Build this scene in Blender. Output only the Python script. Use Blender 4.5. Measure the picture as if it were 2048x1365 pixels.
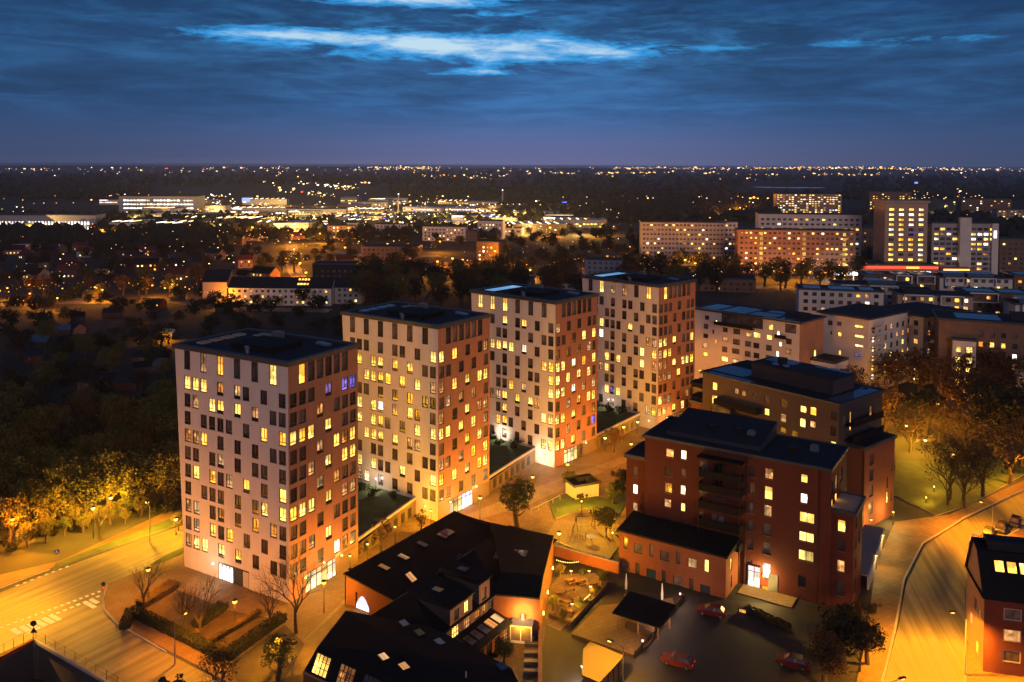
import bpy, math, random
from math import radians, sin, cos, pi, sqrt, atan2
from mathutils import Vector, Matrix

for o in list(bpy.data.objects): bpy.data.objects.remove(o)
SC = bpy.context.scene
COL = SC.collection

# ------------------------------------------------------------------ camera
cam_d = bpy.data.cameras.new('camera'); cam = bpy.data.objects.new('camera', cam_d); COL.objects.link(cam)
cam_d.sensor_width = 36.0; cam_d.lens = 1701.0/2048.0*36.0
cam_d.shift_x = 0.0; cam_d.shift_y = -(682.5-391.0)/2048.0
cam_d.clip_start = 1.0; cam_d.clip_end = 90000.0
cam.matrix_world = (Matrix.Translation((0, 0, 69.2)) @ Matrix.Rotation(radians(90-2.0), 4, 'X') @ Matrix.Rotation(radians(0.25), 4, 'Z'))
SC.camera = cam

# ------------------------------------------------------------------ world: dusk sky with broken cloud
SUN_AZ = radians(281.0)      # direction of the added soft sun, behind the camera, measured from +X counter-clockwise
SUN_EL = radians(15.0)
W = bpy.data.worlds.new('World'); SC.world = W; W.use_nodes = True
nt = W.node_tree; nt.nodes.clear()
def nd(tree, t, **kw):
    n = tree.nodes.new(t)
    for k, v in kw.items():
        if k.startswith('i_'): n.inputs[k[2:].replace('_', ' ')].default_value = v
        else: setattr(n, k, v)
    return n
class NT:
    """small helper to write node maths"""
    def __init__(s, tree): s.t = tree
    def put(s, sock, v):
        if hasattr(v, 'is_output'): s.t.links.new(v, sock)
        else: sock.default_value = v
    def m(s, op, a, b=0.0, c=None, clamp=False):
        n = s.t.nodes.new('ShaderNodeMath'); n.operation = op; n.use_clamp = clamp
        s.put(n.inputs[0], a); s.put(n.inputs[1], b)
        if c is not None: s.put(n.inputs[2], c)
        return n.outputs[0]
    def ss(s, v, a, b, lo=0.0, hi=1.0):
        n = s.t.nodes.new('ShaderNodeMapRange'); n.interpolation_type = 'SMOOTHSTEP'
        s.put(n.inputs[0], v); s.put(n.inputs[1], a); s.put(n.inputs[2], b); s.put(n.inputs[3], lo); s.put(n.inputs[4], hi)
        return n.outputs[0]
    def mix(s, f, a, b, typ='MIX'):
        n = s.t.nodes.new('ShaderNodeMix'); n.data_type = 'RGBA'; n.blend_type = typ
        s.put(n.inputs[0], f); s.put(n.inputs[6], a); s.put(n.inputs[7], b)
        return n.outputs[2]
    def comb(s, x, y, z):
        n = s.t.nodes.new('ShaderNodeCombineXYZ')
        s.put(n.inputs[0], x); s.put(n.inputs[1], y); s.put(n.inputs[2], z); return n.outputs[0]
    def noise(s, vec, scale, detail=4.0, rough=0.55, dist=0.0):
        n = s.t.nodes.new('ShaderNodeTexNoise')
        if vec is not None: s.t.links.new(vec, n.inputs['Vector'])
        n.inputs['Scale'].default_value = scale; n.inputs['Detail'].default_value = detail
        n.inputs['Roughness'].default_value = rough; n.inputs['Distortion'].default_value = dist
        return n.outputs[0]
q = NT(nt)
tc = nd(nt, 'ShaderNodeTexCoord')
sep = nd(nt, 'ShaderNodeSeparateXYZ'); nt.links.new(tc.outputs['Generated'], sep.inputs[0])
X, Y, Z = sep.outputs
Zp = q.m('MAXIMUM', Z, 0.0)
den = q.m('ADD', Zp, 0.045)
px = q.m('DIVIDE', X, den); py = q.m('DIVIDE', Y, den)          # a cloud deck seen from below
deck = q.comb(px, q.m('MULTIPLY', py, 0.8), 0.0)
hor = q.m('SQRT', q.m('ADD', q.m('MULTIPLY', X, X), q.m('MULTIPLY', Y, Y)))
el = q.m('DIVIDE', Zp, q.m('MAXIMUM', hor, 0.02))               # tan(elevation)
az = q.m('ARCTAN2', X, Y)                                       # 0 straight ahead
# cloud base colour, lighter towards the horizon over the city
low = q.ss(el, 0.0, 0.075); mid = q.ss(el, 0.05, 0.22)
ahead = q.m('EXPONENT', q.m('MULTIPLY', q.m('POWER', q.m('DIVIDE', q.m('SUBTRACT', az, 0.02), 0.34), 2.0), -1.0))
horc = q.mix(ahead, (0.045, 0.070, 0.150, 1), (0.125, 0.145, 0.300, 1))
midc = q.mix(ahead, (0.018, 0.072, 0.195, 1), (0.038, 0.145, 0.380, 1))
topc = (0.008, 0.052, 0.168, 1)
base = q.mix(low, horc, midc); base = q.mix(mid, base, topc)
# long streaks in the cloud
n1 = q.noise(q.comb(q.m('MULTIPLY', az, 4.2), q.m('MULTIPLY', el, 30.0), 9.0), 1.0, 8.0, 0.58, 0.8); n2 = q.noise(q.comb(q.m('MULTIPLY', az, 13.0), q.m('MULTIPLY', el, 85.0), 3.0), 1.0, 8.0, 0.62, 0.6)
st = q.m('ADD', q.m('MULTIPLY', n1, 0.62), q.m('MULTIPLY', n2, 0.38))
fade = q.ss(el, 0.02, 0.09)
dark = q.m('MULTIPLY', q.ss(st, 0.36, 0.62), fade)
base = q.mix(q.m('MULTIPLY', q.m('MULTIPLY', q.m('SUBTRACT', 1.0, q.ss(st, 0.36, 0.62)), fade), 0.55), base, (0.006, 0.024, 0.066, 1))
lit = q.m('MULTIPLY', q.ss(st, 0.50, 0.70), fade)
base = q.mix(q.m('MULTIPLY', lit, q.m('ADD', 0.16, q.m('MULTIPLY', ahead, 0.30))), base, (0.050, 0.230, 0.520, 1))
# the torn gap where the last light shows
def bump(a0, e0, wa, we):
    da = q.m('POWER', q.m('DIVIDE', q.m('SUBTRACT', az, a0), wa), 2.0); de = q.m('POWER', q.m('DIVIDE', q.m('SUBTRACT', el, e0), we), 2.0)
    return q.m('EXPONENT', q.m('MULTIPLY', q.m('ADD', da, de), -1.0))
def total(*t):
    v = t[0]
    for x in t[1:]: v = q.m('ADD', v, x)
    return v
sc = lambda v, k: q.m('MULTIPLY', v, k)
b = total(bump(-0.075, 0.1385, 0.14, 0.0185), sc(bump(-0.27, 0.146, 0.13, 0.0090), 0.82), sc(bump(0.08, 0.131, 0.095, 0.0165), 0.74), sc(bump(-0.13, 0.1935, 0.15, 0.0115), 0.92), sc(bump(-0.04, 0.1085, 0.08, 0.0050), 0.66), sc(bump(0.43, 0.135, 0.24, 0.0060), 0.40), sc(bump(0.02, 0.176, 0.10, 0.005), 0.4))
halo = total(bump(-0.06, 0.145, 0.34, 0.040), sc(bump(0.35, 0.135, 0.35, 0.020), 0.35))
n3 = q.noise(q.comb(q.m('MULTIPLY', az, 11.0), q.m('MULTIPLY', el, 62.0), 2.0), 1.0, 10.0, 0.60, 0.7)
n4 = q.noise(q.comb(q.m('MULTIPLY', az, 42.0), q.m('MULTIPLY', el, 190.0), 5.0), 1.0, 7.0, 0.62, 0.5)
tear = q.m('ADD', q.m('MULTIPLY', q.m('SUBTRACT', n3, 0.5), 1.9), q.m('MULTIPLY', q.m('SUBTRACT', n4, 0.5), 0.75))
gap = q.m('ADD', b, tear)
base = q.mix(q.m('MULTIPLY', halo, q.ss(tear, -0.20, 0.40, 0.05, 0.9)), base, (0.036, 0.215, 0.500, 1))
g1 = q.ss(gap, 0.26, 0.66); g2 = q.ss(gap, 0.55, 1.25)
g1 = q.m('MULTIPLY', g1, q.ss(b, 0.03, 0.35)); g2 = q.m('MULTIPLY', g2, q.ss(b, 0.10, 0.55))
col = q.mix(q.m('MULTIPLY', g1, 0.85), base, (0.030, 0.340, 0.800, 1))
col = q.mix(q.m('MULTIPLY', g2, 0.95), col, (0.540, 0.740, 0.880, 1))
sky = nd(nt, 'ShaderNodeTexSky'); sky.sky_type = 'NISHITA'; sky.sun_disc = False
sky.sun_elevation = radians(1.0); sky.sun_rotation = pi/2 - SUN_AZ
clear = nd(nt, 'ShaderNodeBackground'); nt.links.new(sky.outputs[0], clear.inputs[0]); clear.inputs[1].default_value = 0.006
cloud = nd(nt, 'ShaderNodeBackground'); nt.links.new(col, cloud.inputs[0]); cloud.inputs[1].default_value = 1.0
add = nd(nt, 'ShaderNodeAddShader'); nt.links.new(clear.outputs[0], add.inputs[0]); nt.links.new(cloud.outputs[0], add.inputs[1])
out = nd(nt, 'ShaderNodeOutputWorld'); nt.links.new(add.outputs[0], out.inputs[0])

# ------------------------------------------------------------------ the one sun: soft dusk-toned light added from behind to brighten camera-facing walls
sl = bpy.data.lights.new('sun', 'SUN'); sl.energy = 0.74; sl.color = (1.0, 0.76, 0.73); sl.angle = radians(28)
so = bpy.data.objects.new('sun', sl); COL.objects.link(so)
sd = Vector((cos(SUN_EL)*cos(SUN_AZ), cos(SUN_EL)*sin(SUN_AZ), sin(SUN_EL)))
so.rotation_euler = sd.to_track_quat('Z', 'Y').to_euler()

# ------------------------------------------------------------------ exposure and render settings
SC.view_settings.view_transform = 'Standard'; SC.view_settings.look = 'None'
SC.view_settings.exposure = 0.0; SC.view_settings.gamma = 1.0
SC.render.engine = 'CYCLES'
cy = SC.cycles
cy.use_denoising = True
try: cy.denoiser = 'OPENIMAGEDENOISE'
except Exception: pass
cy.use_light_tree = True; cy.max_bounces = 4; cy.diffuse_bounces = 2; cy.glossy_bounces = 2; cy.transmission_bounces = 2
cy.volume_bounces = 0; cy.transparent_max_bounces = 4
cy.sample_clamp_indirect = 3.0; cy.sample_clamp_direct = 12.0; cy.caustics_reflective = False; cy.caustics_refractive = False
SC.render.use_persistent_data = False
HAZE = 0.00006
LAMP = 5.6      # long exposure: every lamp burns brightly

# ------------------------------------------------------------------ materials
MATS = {}
def mat(name, col, rough=0.7, metal=0.0, spec=0.3, var=0.0, vscale=0.5, var2=None, bump=0.0, bscale=20.0, coords='Object', randv=0.0):
    m = bpy.data.materials.new(name); m.use_nodes = True; t = m.node_tree; t.nodes.clear(); k = NT(t)
    p = nd(t, 'ShaderNodeBsdfPrincipled'); o = nd(t, 'ShaderNodeOutputMaterial'); t.links.new(p.outputs[0], o.inputs[0])
    p.inputs['Roughness'].default_value = rough; p.inputs['Metallic'].default_value = metal
    p.inputs['Specular IOR Level'].default_value = spec
    c4 = (*col, 1.0); c = c4
    if var or bump or randv:
        tcn = nd(t, 'ShaderNodeTexCoord')
    if var:
        n = k.noise(tcn.outputs[coords], vscale, 6.0, 0.6, 0.2); f = k.ss(n, 0.3, 0.7)
        lo = tuple(x*(1-var) for x in col)+(1.0,) if var2 is None else (*var2, 1.0)
        hi = tuple(min(1, x*(1+var*0.6)) for x in col)+(1.0,)
        c = k.mix(f, lo, hi)
        n2 = k.noise(tcn.outputs[coords], vscale*9, 4.0, 0.6); c = k.mix(0.35, c, k.mix(n2, lo, hi))
    if randv:
        oi = nd(t, 'ShaderNodeObjectInfo'); v = k.ss(oi.outputs['Random'], 0.0, 1.0, 1-randv, 1+randv)
        hs = nd(t, 'ShaderNodeHueSaturation'); k.put(hs.inputs['Color'], c); k.put(hs.inputs['Value'], v); c = hs.outputs[0]
    k.put(p.inputs['Base Color'], c)
    if bump:
        bn = k.noise(tcn.outputs[coords], bscale, 5.0, 0.6); bp = nd(t, 'ShaderNodeBump'); bp.inputs['Strength'].default_value = bump
        bp.inputs['Distance'].default_value = 0.05; t.links.new(bn, bp.inputs['Height']); t.links.new(bp.outputs[0], p.inputs['Normal'])
    MATS[name] = m; return m
def emit(name, col, strength, var=0.0, sample=False, fold=False):
    """something that gives off light; windows vary with what hangs and stands behind the glass"""
    m = bpy.data.materials.new(name); m.use_nodes = True; t = m.node_tree; t.nodes.clear(); k = NT(t)
    e = nd(t, 'ShaderNodeEmission'); o = nd(t, 'ShaderNodeOutputMaterial')
    e.inputs[0].default_value = (*col, 1.0); e.inputs[1].default_value = strength
    if var:
        tcn = nd(t, 'ShaderNodeTexCoord'); oi = nd(t, 'ShaderNodeObjectInfo')
        sp = nd(t, 'ShaderNodeSeparateXYZ'); t.links.new(tcn.outputs['Object'], sp.inputs[0])
        r = oi.outputs['Random']; off = k.m('MULTIPLY', r, 37.0)
        v1 = k.noise(k.comb(k.m('ADD', sp.outputs[0], off), off, k.m('MULTIPLY', sp.outputs[2], 0.8)), 1.3, 3.0, 0.6)
        v2 = k.noise(k.comb(k.m('MULTIPLY', k.m('ADD', sp.outputs[0], off), 7.0), off, k.m('MULTIPLY', sp.outputs[2], 0.25)), 1.0, 2.0, 0.5)
        f = k.m('ADD', k.m('MULTIPLY', v1, 0.7), k.m('MULTIPLY', v2, 0.5))
        f = k.ss(f, 0.38, 0.82, 1.0-var, 1.0+var)
        f = k.m('MULTIPLY', f, k.ss(r, 0.0, 1.0, 0.7, 1.25))
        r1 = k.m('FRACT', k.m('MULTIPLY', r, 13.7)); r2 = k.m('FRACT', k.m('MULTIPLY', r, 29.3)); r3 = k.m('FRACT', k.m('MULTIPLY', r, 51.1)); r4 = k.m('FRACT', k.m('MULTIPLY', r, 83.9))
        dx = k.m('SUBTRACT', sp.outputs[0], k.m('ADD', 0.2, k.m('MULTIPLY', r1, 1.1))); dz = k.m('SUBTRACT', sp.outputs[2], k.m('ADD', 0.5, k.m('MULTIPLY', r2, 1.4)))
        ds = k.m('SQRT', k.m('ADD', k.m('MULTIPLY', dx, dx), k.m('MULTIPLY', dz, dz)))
        lampf = k.m('MULTIPLY', k.ss(ds, 0.42, 0.08), k.ss(r3, 0.35, 0.45))                     # bright spot drawn as a lamp near the glass
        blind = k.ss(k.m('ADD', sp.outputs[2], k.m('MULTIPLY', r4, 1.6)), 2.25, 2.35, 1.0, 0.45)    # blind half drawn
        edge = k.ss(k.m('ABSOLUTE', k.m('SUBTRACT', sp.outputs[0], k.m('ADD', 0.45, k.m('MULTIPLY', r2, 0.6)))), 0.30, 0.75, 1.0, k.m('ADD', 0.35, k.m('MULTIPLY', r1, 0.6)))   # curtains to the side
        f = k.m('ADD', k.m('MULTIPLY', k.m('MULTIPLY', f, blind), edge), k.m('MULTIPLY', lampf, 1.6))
        # lamp spot, blind and curtain dimming are all painted into the pane's glow
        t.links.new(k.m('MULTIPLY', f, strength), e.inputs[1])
        hue = k.mix(k.m('FRACT', k.m('MULTIPLY', r, 7.3)), (col[0], min(1.0, col[1]*1.18+0.03), col[2]*1.7+0.05, 1.0), (col[0], col[1]*0.70, col[2]*0.4, 1.0))
        t.links.new(hue, e.inputs[0])
        g = nd(t, 'ShaderNodeBsdfGlossy'); g.inputs['Roughness'].default_value = 0.08; g.inputs[0].default_value = (0.05, 0.05, 0.05, 1)
        a = nd(t, 'ShaderNodeAddShader'); t.links.new(e.outputs[0], a.inputs[0]); t.links.new(g.outputs[0], a.inputs[1]); t.links.new(a.outputs[0], o.inputs[0])
    else:
        t.links.new(e.outputs[0], o.inputs[0])
    try: m.cycles.emission_sampling = 'AUTO' if sample else 'NONE'
    except Exception: pass
    MATS[name] = m; return m
def brick(name, c1, c2, mortar, scale=1.0, rough=0.85):
    m = bpy.data.materials.new(name); m.use_nodes = True; t = m.node_tree; t.nodes.clear(); k = NT(t)
    p = nd(t, 'ShaderNodeBsdfPrincipled'); o = nd(t, 'ShaderNodeOutputMaterial'); t.links.new(p.outputs[0], o.inputs[0])
    tcn = nd(t, 'ShaderNodeTexCoord'); sp = nd(t, 'ShaderNodeSeparateXYZ'); t.links.new(tcn.outputs['Object'], sp.inputs[0])
    v = k.comb(k.m('ADD', sp.outputs[0], sp.outputs[1]), sp.outputs[2], 0.0)
    b_ = nd(t, 'ShaderNodeTexBrick'); t.links.new(v, b_.inputs['Vector'])
    b_.inputs['Color1'].default_value = (*c1, 1); b_.inputs['Color2'].default_value = (*c2, 1); b_.inputs['Mortar'].default_value = (*mortar, 1)
    b_.inputs['Scale'].default_value = scale; b_.inputs['Mortar Size'].default_value = 0.012; b_.inputs['Brick Width'].default_value = 0.25; b_.inputs['Row Height'].default_value = 0.077
    n = k.noise(tcn.outputs['Object'], 0.35, 6.0, 0.6); cc = k.mix(k.ss(n, 0.25, 0.75, 0.0, 0.55), b_.outputs[0], tuple(x*0.55 for x in c1)+(1,))
    t.links.new(cc, p.inputs['Base Color']); p.inputs['Roughness'].default_value = rough; p.inputs['Specular IOR Level'].default_value = 0.2
    MATS[name] = m; return m

def clad(name, c1, c2, pitch):
    """facade boards: narrow upright joints, a joint at every floor, faint weathering"""
    m = bpy.data.materials.new(name); m.use_nodes = True; t = m.node_tree; t.nodes.clear(); k = NT(t)
    p = nd(t, 'ShaderNodeBsdfPrincipled'); o = nd(t, 'ShaderNodeOutputMaterial'); t.links.new(p.outputs[0], o.inputs[0]); p.inputs['Roughness'].default_value = 0.8; p.inputs['Specular IOR Level'].default_value = 0.25
    tcn = nd(t, 'ShaderNodeTexCoord'); sp = nd(t, 'ShaderNodeSeparateXYZ'); t.links.new(tcn.outputs['Object'], sp.inputs[0])
    jx = k.ss(k.m('FRACT', k.m('DIVIDE', sp.outputs[0], pitch)), 0.0, 0.10); jz = k.ss(k.m('FRACT', k.m('DIVIDE', sp.outputs[2], 3.016)), 0.0, 0.02)
    w = nd(t, 'ShaderNodeTexWhiteNoise'); w.noise_dimensions = '2D'; t.links.new(k.comb(k.m('FLOOR', k.m('DIVIDE', sp.outputs[0], pitch)), k.m('FLOOR', k.m('DIVIDE', sp.outputs[2], 3.016)), 0.0), w.inputs[0])
    n = k.noise(k.comb(k.m('MULTIPLY', sp.outputs[0], 0.6), 0.0, k.m('MULTIPLY', sp.outputs[2], 0.12)), 1.0, 6.0, 0.65)
    c = k.mix(k.m('ADD', k.m('MULTIPLY', w.outputs[0], 0.35), k.ss(n, 0.3, 0.75, 0.0, 0.65)), (*c1, 1), (*c2, 1))
    c = k.mix(k.m('MULTIPLY', k.m('SUBTRACT', 1.0, k.m('MULTIPLY', jx, jz)), 0.30), c, tuple(x*0.45 for x in c2)+(1,))
    t.links.new(c, p.inputs['Base Color']); MATS[name] = m
def paved(name, c1, c2):
    m = bpy.data.materials.new(name); m.use_nodes = True; t = m.node_tree; t.nodes.clear(); k = NT(t)
    p = nd(t, 'ShaderNodeBsdfPrincipled'); o = nd(t, 'ShaderNodeOutputMaterial'); t.links.new(p.outputs[0], o.inputs[0]); p.inputs['Specular IOR Level'].default_value = 0.3
    tcn = nd(t, 'ShaderNodeTexCoord'); mp = nd(t, 'ShaderNodeMapping'); mp.inputs['Rotation'].default_value = (0, 0, radians(-33)); t.links.new(tcn.outputs['Object'], mp.inputs[0])
    b_ = nd(t, 'ShaderNodeTexBrick'); t.links.new(mp.outputs[0], b_.inputs['Vector']); b_.inputs['Scale'].default_value = 1.0; b_.inputs['Brick Width'].default_value = 0.9; b_.inputs['Row Height'].default_value = 0.9; b_.inputs['Mortar Size'].default_value = 0.03
    b_.inputs['Color1'].default_value = (*c1, 1); b_.inputs['Color2'].default_value = (*c2, 1); b_.inputs['Mortar'].default_value = tuple(x*0.5 for x in c2)+(1,)
    n = k.noise(tcn.outputs['Object'], 0.16, 6.0, 0.65, 0.4); c = k.mix(k.ss(n, 0.35, 0.7, 0.0, 0.65), b_.outputs[0], tuple(x*0.55 for x in c2)+(1,)); t.links.new(c, p.inputs['Base Color'])
    t.links.new(k.ss(n, 0.3, 0.7, 0.62, 0.85), p.inputs['Roughness']); MATS[name] = m
def road(name, col, ang):
    """asphalt with pale tracks standing in for light streaks along the traffic, tyre wear and repair patches"""
    m = bpy.data.materials.new(name); m.use_nodes = True; t = m.node_tree; t.nodes.clear(); k = NT(t)
    p = nd(t, 'ShaderNodeBsdfPrincipled'); o = nd(t, 'ShaderNodeOutputMaterial'); t.links.new(p.outputs[0], o.inputs[0]); p.inputs['Specular IOR Level'].default_value = 0.45
    tcn = nd(t, 'ShaderNodeTexCoord'); mp = nd(t, 'ShaderNodeMapping'); mp.inputs['Rotation'].default_value = (0, 0, radians(-ang)); t.links.new(tcn.outputs['Object'], mp.inputs[0])
    sp = nd(t, 'ShaderNodeSeparateXYZ'); t.links.new(mp.outputs[0], sp.inputs[0])
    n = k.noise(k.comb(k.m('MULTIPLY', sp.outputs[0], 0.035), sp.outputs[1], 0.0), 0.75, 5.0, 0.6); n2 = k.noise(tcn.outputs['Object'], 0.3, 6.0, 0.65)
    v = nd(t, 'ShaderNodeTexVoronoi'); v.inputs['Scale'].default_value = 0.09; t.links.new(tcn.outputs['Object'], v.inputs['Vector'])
    c = k.mix(k.ss(n, 0.35, 0.65), tuple(x*0.55 for x in col)+(1,), tuple(x*1.3 for x in col)+(1,)); c = k.mix(k.ss(n2, 0.35, 0.7, 0.0, 0.5), c, tuple(x*0.6 for x in col)+(1,)); c = k.mix(k.m('MULTIPLY', v.outputs['Color'], 0.22), c, tuple(x*0.5 for x in col)+(1,))  # tracks lighten the colour, imitating streaks of light on the road
    t.links.new(c, p.inputs['Base Color']); t.links.new(k.ss(n, 0.3, 0.7, 0.62, 0.34), p.inputs['Roughness']); MATS[name] = m
mat('ground', (0.030, 0.027, 0.018), 0.95, var=0.5, vscale=0.02)
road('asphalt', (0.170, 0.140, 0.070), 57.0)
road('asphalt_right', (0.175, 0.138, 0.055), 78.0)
mat('asphalt_dark', (0.030, 0.024, 0.022), 0.75, var=0.4, vscale=0.12, bump=0.25, bscale=6)
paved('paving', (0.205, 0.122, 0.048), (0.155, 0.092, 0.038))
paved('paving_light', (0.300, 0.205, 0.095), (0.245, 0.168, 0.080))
mat('kerb', (0.30, 0.28, 0.25), 0.8, var=0.2, vscale=1.0)
mat('paint', (0.80, 0.78, 0.70), 0.6, var=0.35, vscale=1.2)
mat('grass', (0.040, 0.058, 0.014), 0.9, var=0.5, vscale=0.4, bump=0.6, bscale=14)
mat('soil', (0.055, 0.035, 0.020), 0.95, var=0.5, vscale=0.5, bump=0.6, bscale=8)
clad('cream', (0.56, 0.49, 0.455), (0.48, 0.415, 0.385), 0.6)
clad('redface', (0.34, 0.145, 0.085), (0.26, 0.105, 0.064), 0.45)
mat('towerside', (0.40, 0.30, 0.26), 0.85, var=0.1, vscale=0.2)
mat('frame_dark', (0.022, 0.013, 0.010), 0.5, spec=0.4)
mat('frame_light', (0.42, 0.36, 0.30), 0.6)
mat('spandrel', (0.012, 0.010, 0.011), 0.25, spec=0.5)
mat('sill', (0.20, 0.15, 0.12), 0.6)
mat('glass_dark', (0.105, 0.080, 0.078), 0.12, spec=0.5, var=0.85, vscale=0.55, randv=0.6)
mat('glass_blue', (0.020, 0.035, 0.060), 0.06, spec=0.9)
mat('roof_navy', (0.018, 0.019, 0.024), 0.75, spec=0.15, var=0.35, vscale=0.12, bump=0.15, bscale=4)
mat('roof_edge', (0.032, 0.034, 0.044), 0.5, spec=0.4)
mat('roof_black', (0.0090, 0.0082, 0.0090), 0.75, spec=0.12, var=0.4, vscale=0.5, bump=0.4, bscale=5)
mat('roof_sheet', (0.16, 0.21, 0.30), 0.32, metal=0.3, spec=0.6, var=0.2, vscale=0.4)
mat('roof_wet', (0.07, 0.10, 0.16), 0.14, metal=0.2, spec=0.9, var=0.3, vscale=0.5)
mat('metal_grey', (0.20, 0.20, 0.20), 0.45, metal=0.6)
mat('metal_dark', (0.018, 0.017, 0.016), 0.5, metal=0.3)
mat('white_paint', (0.72, 0.69, 0.64), 0.7, var=0.08, vscale=0.3)
mat('white_wall', (0.58, 0.50, 0.44), 0.85, var=0.10, vscale=0.2)
mat('grey_wall', (0.30, 0.28, 0.28), 0.85, var=0.12, vscale=0.2)
mat('tan_wall', (0.36, 0.26, 0.19), 0.85, var=0.12, vscale=0.2)
mat('pink_wall', (0.33, 0.17, 0.115), 0.85, var=0.12, vscale=0.2)
mat('brown_wall', (0.16, 0.095, 0.065), 0.85, var=0.18, vscale=0.3)
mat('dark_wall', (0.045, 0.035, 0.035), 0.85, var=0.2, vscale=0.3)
mat('plaster_orange', (0.36, 0.165, 0.085), 0.85, var=0.15, vscale=0.4)
brick('brick_red', (0.135, 0.026, 0.013), (0.085, 0.020, 0.012), (0.060, 0.026, 0.019))
brick('brick_brown', (0.150, 0.088, 0.054), (0.110, 0.068, 0.044), (0.090, 0.066, 0.050))
brick('brick_orange', (0.260, 0.072, 0.024), (0.185, 0.055, 0.021), (0.120, 0.060, 0.036))
mat('balcony_dark', (0.010, 0.008, 0.008), 0.8, spec=0.08)
mat('panel_glass', (0.62, 0.72, 0.85), 0.05, metal=1.0)
mat('wood_dark', (0.060, 0.032, 0.018), 0.7, var=0.3, vscale=1.0)
mat('wood_plank', (0.230, 0.110, 0.045), 0.7, var=0.3, vscale=1.5)
mat('felt_moss', (0.30, 0.215, 0.075), 0.9, var=0.0, vscale=0.5, var2=None, bump=0.4, bscale=6)
mat('bark', (0.050, 0.032, 0.020), 0.95, var=0.3, vscale=2.0, bump=0.5, bscale=10)
mat('tyre', (0.012, 0.012, 0.012), 0.8)
mat('fabric_white', (0.70, 0.64, 0.55), 0.8)
mat('car_red', (0.20, 0.030, 0.018), 0.22, spec=0.6)
mat('car_dark', (0.020, 0.022, 0.026), 0.2, spec=0.6)
mat('car_silver', (0.45, 0.43, 0.40), 0.25, metal=0.5)
mat('car_maroon', (0.115, 0.010, 0.014), 0.2, spec=0.6)
mat('lake_water', (0.03, 0.04, 0.06), 0.05, spec=0.9)
def leafmat(name, cols):
    m = bpy.data.materials.new(name); m.use_nodes = True; t = m.node_tree; t.nodes.clear(); k = NT(t)
    p = nd(t, 'ShaderNodeBsdfPrincipled'); o = nd(t, 'ShaderNodeOutputMaterial'); t.links.new(p.outputs[0], o.inputs[0])
    tcn = nd(t, 'ShaderNodeTexCoord'); oi = nd(t, 'ShaderNodeObjectInfo')
    n = k.noise(tcn.outputs['Object'], 0.9, 4.0, 0.7)
    a = k.mix(k.ss(n, 0.3, 0.7), (*cols[0], 1), (*cols[1], 1)); bb = k.mix(k.ss(n, 0.3, 0.7), (*cols[2], 1), (*cols[0], 1))
    t.links.new(k.mix(oi.outputs['Random'], a, bb), p.inputs['Base Color'])
    p.inputs['Roughness'].default_value = 0.75; p.inputs['Specular IOR Level'].default_value = 0.2
    MATS[name] = m
leafmat('leaf_olive', ((0.070, 0.072, 0.014), (0.040, 0.050, 0.010), (0.110, 0.060, 0.014)))
leafmat('leaf_rust', ((0.085, 0.036, 0.010), (0.045, 0.026, 0.008), (0.070, 0.042, 0.010)))
leafmat('leaf_dark', ((0.018, 0.022, 0.008), (0.012, 0.014, 0.006), (0.030, 0.020, 0.008)))
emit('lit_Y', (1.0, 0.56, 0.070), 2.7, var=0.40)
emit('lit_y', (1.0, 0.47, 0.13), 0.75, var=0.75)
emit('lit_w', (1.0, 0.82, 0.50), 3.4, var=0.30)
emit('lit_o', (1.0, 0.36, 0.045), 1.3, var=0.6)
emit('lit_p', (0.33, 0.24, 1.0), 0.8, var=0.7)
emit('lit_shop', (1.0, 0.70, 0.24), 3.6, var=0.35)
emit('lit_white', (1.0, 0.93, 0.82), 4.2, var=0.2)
emit('far_warm', (1.0, 0.58, 0.18), 4.0)
emit('far_white', (1.0, 0.82, 0.60), 5.0)
emit('far_orange', (1.0, 0.42, 0.05), 4.0)
emit('far_pink', (1.0, 0.52, 0.55), 3.6)
emit('far_red', (1.0, 0.06, 0.05), 4.0)
emit('far_blue', (0.12, 0.16, 1.0), 4.0)
emit('lamp_sodium', (1.0, 0.47, 0.06), 3.6)
emit('lamp_warm', (1.0, 0.62, 0.16), 4.0)
emit('lamp_white', (1.0, 0.88, 0.70), 5.0)
emit('lamp_pink', (1.0, 0.55, 0.45), 3.0)
emit('sign_white', (1.0, 0.95, 0.95), 4.5)
emit('sign_red', (1.0, 0.11, 0.06), 1.3)
emit('sign_blue', (0.10, 0.14, 1.0), 2.6)
emit('car_lamp', (1.0, 0.85, 0.6), 1.0)
emit('tail_lamp', (1.0, 0.04, 0.02), 0.7)

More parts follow.
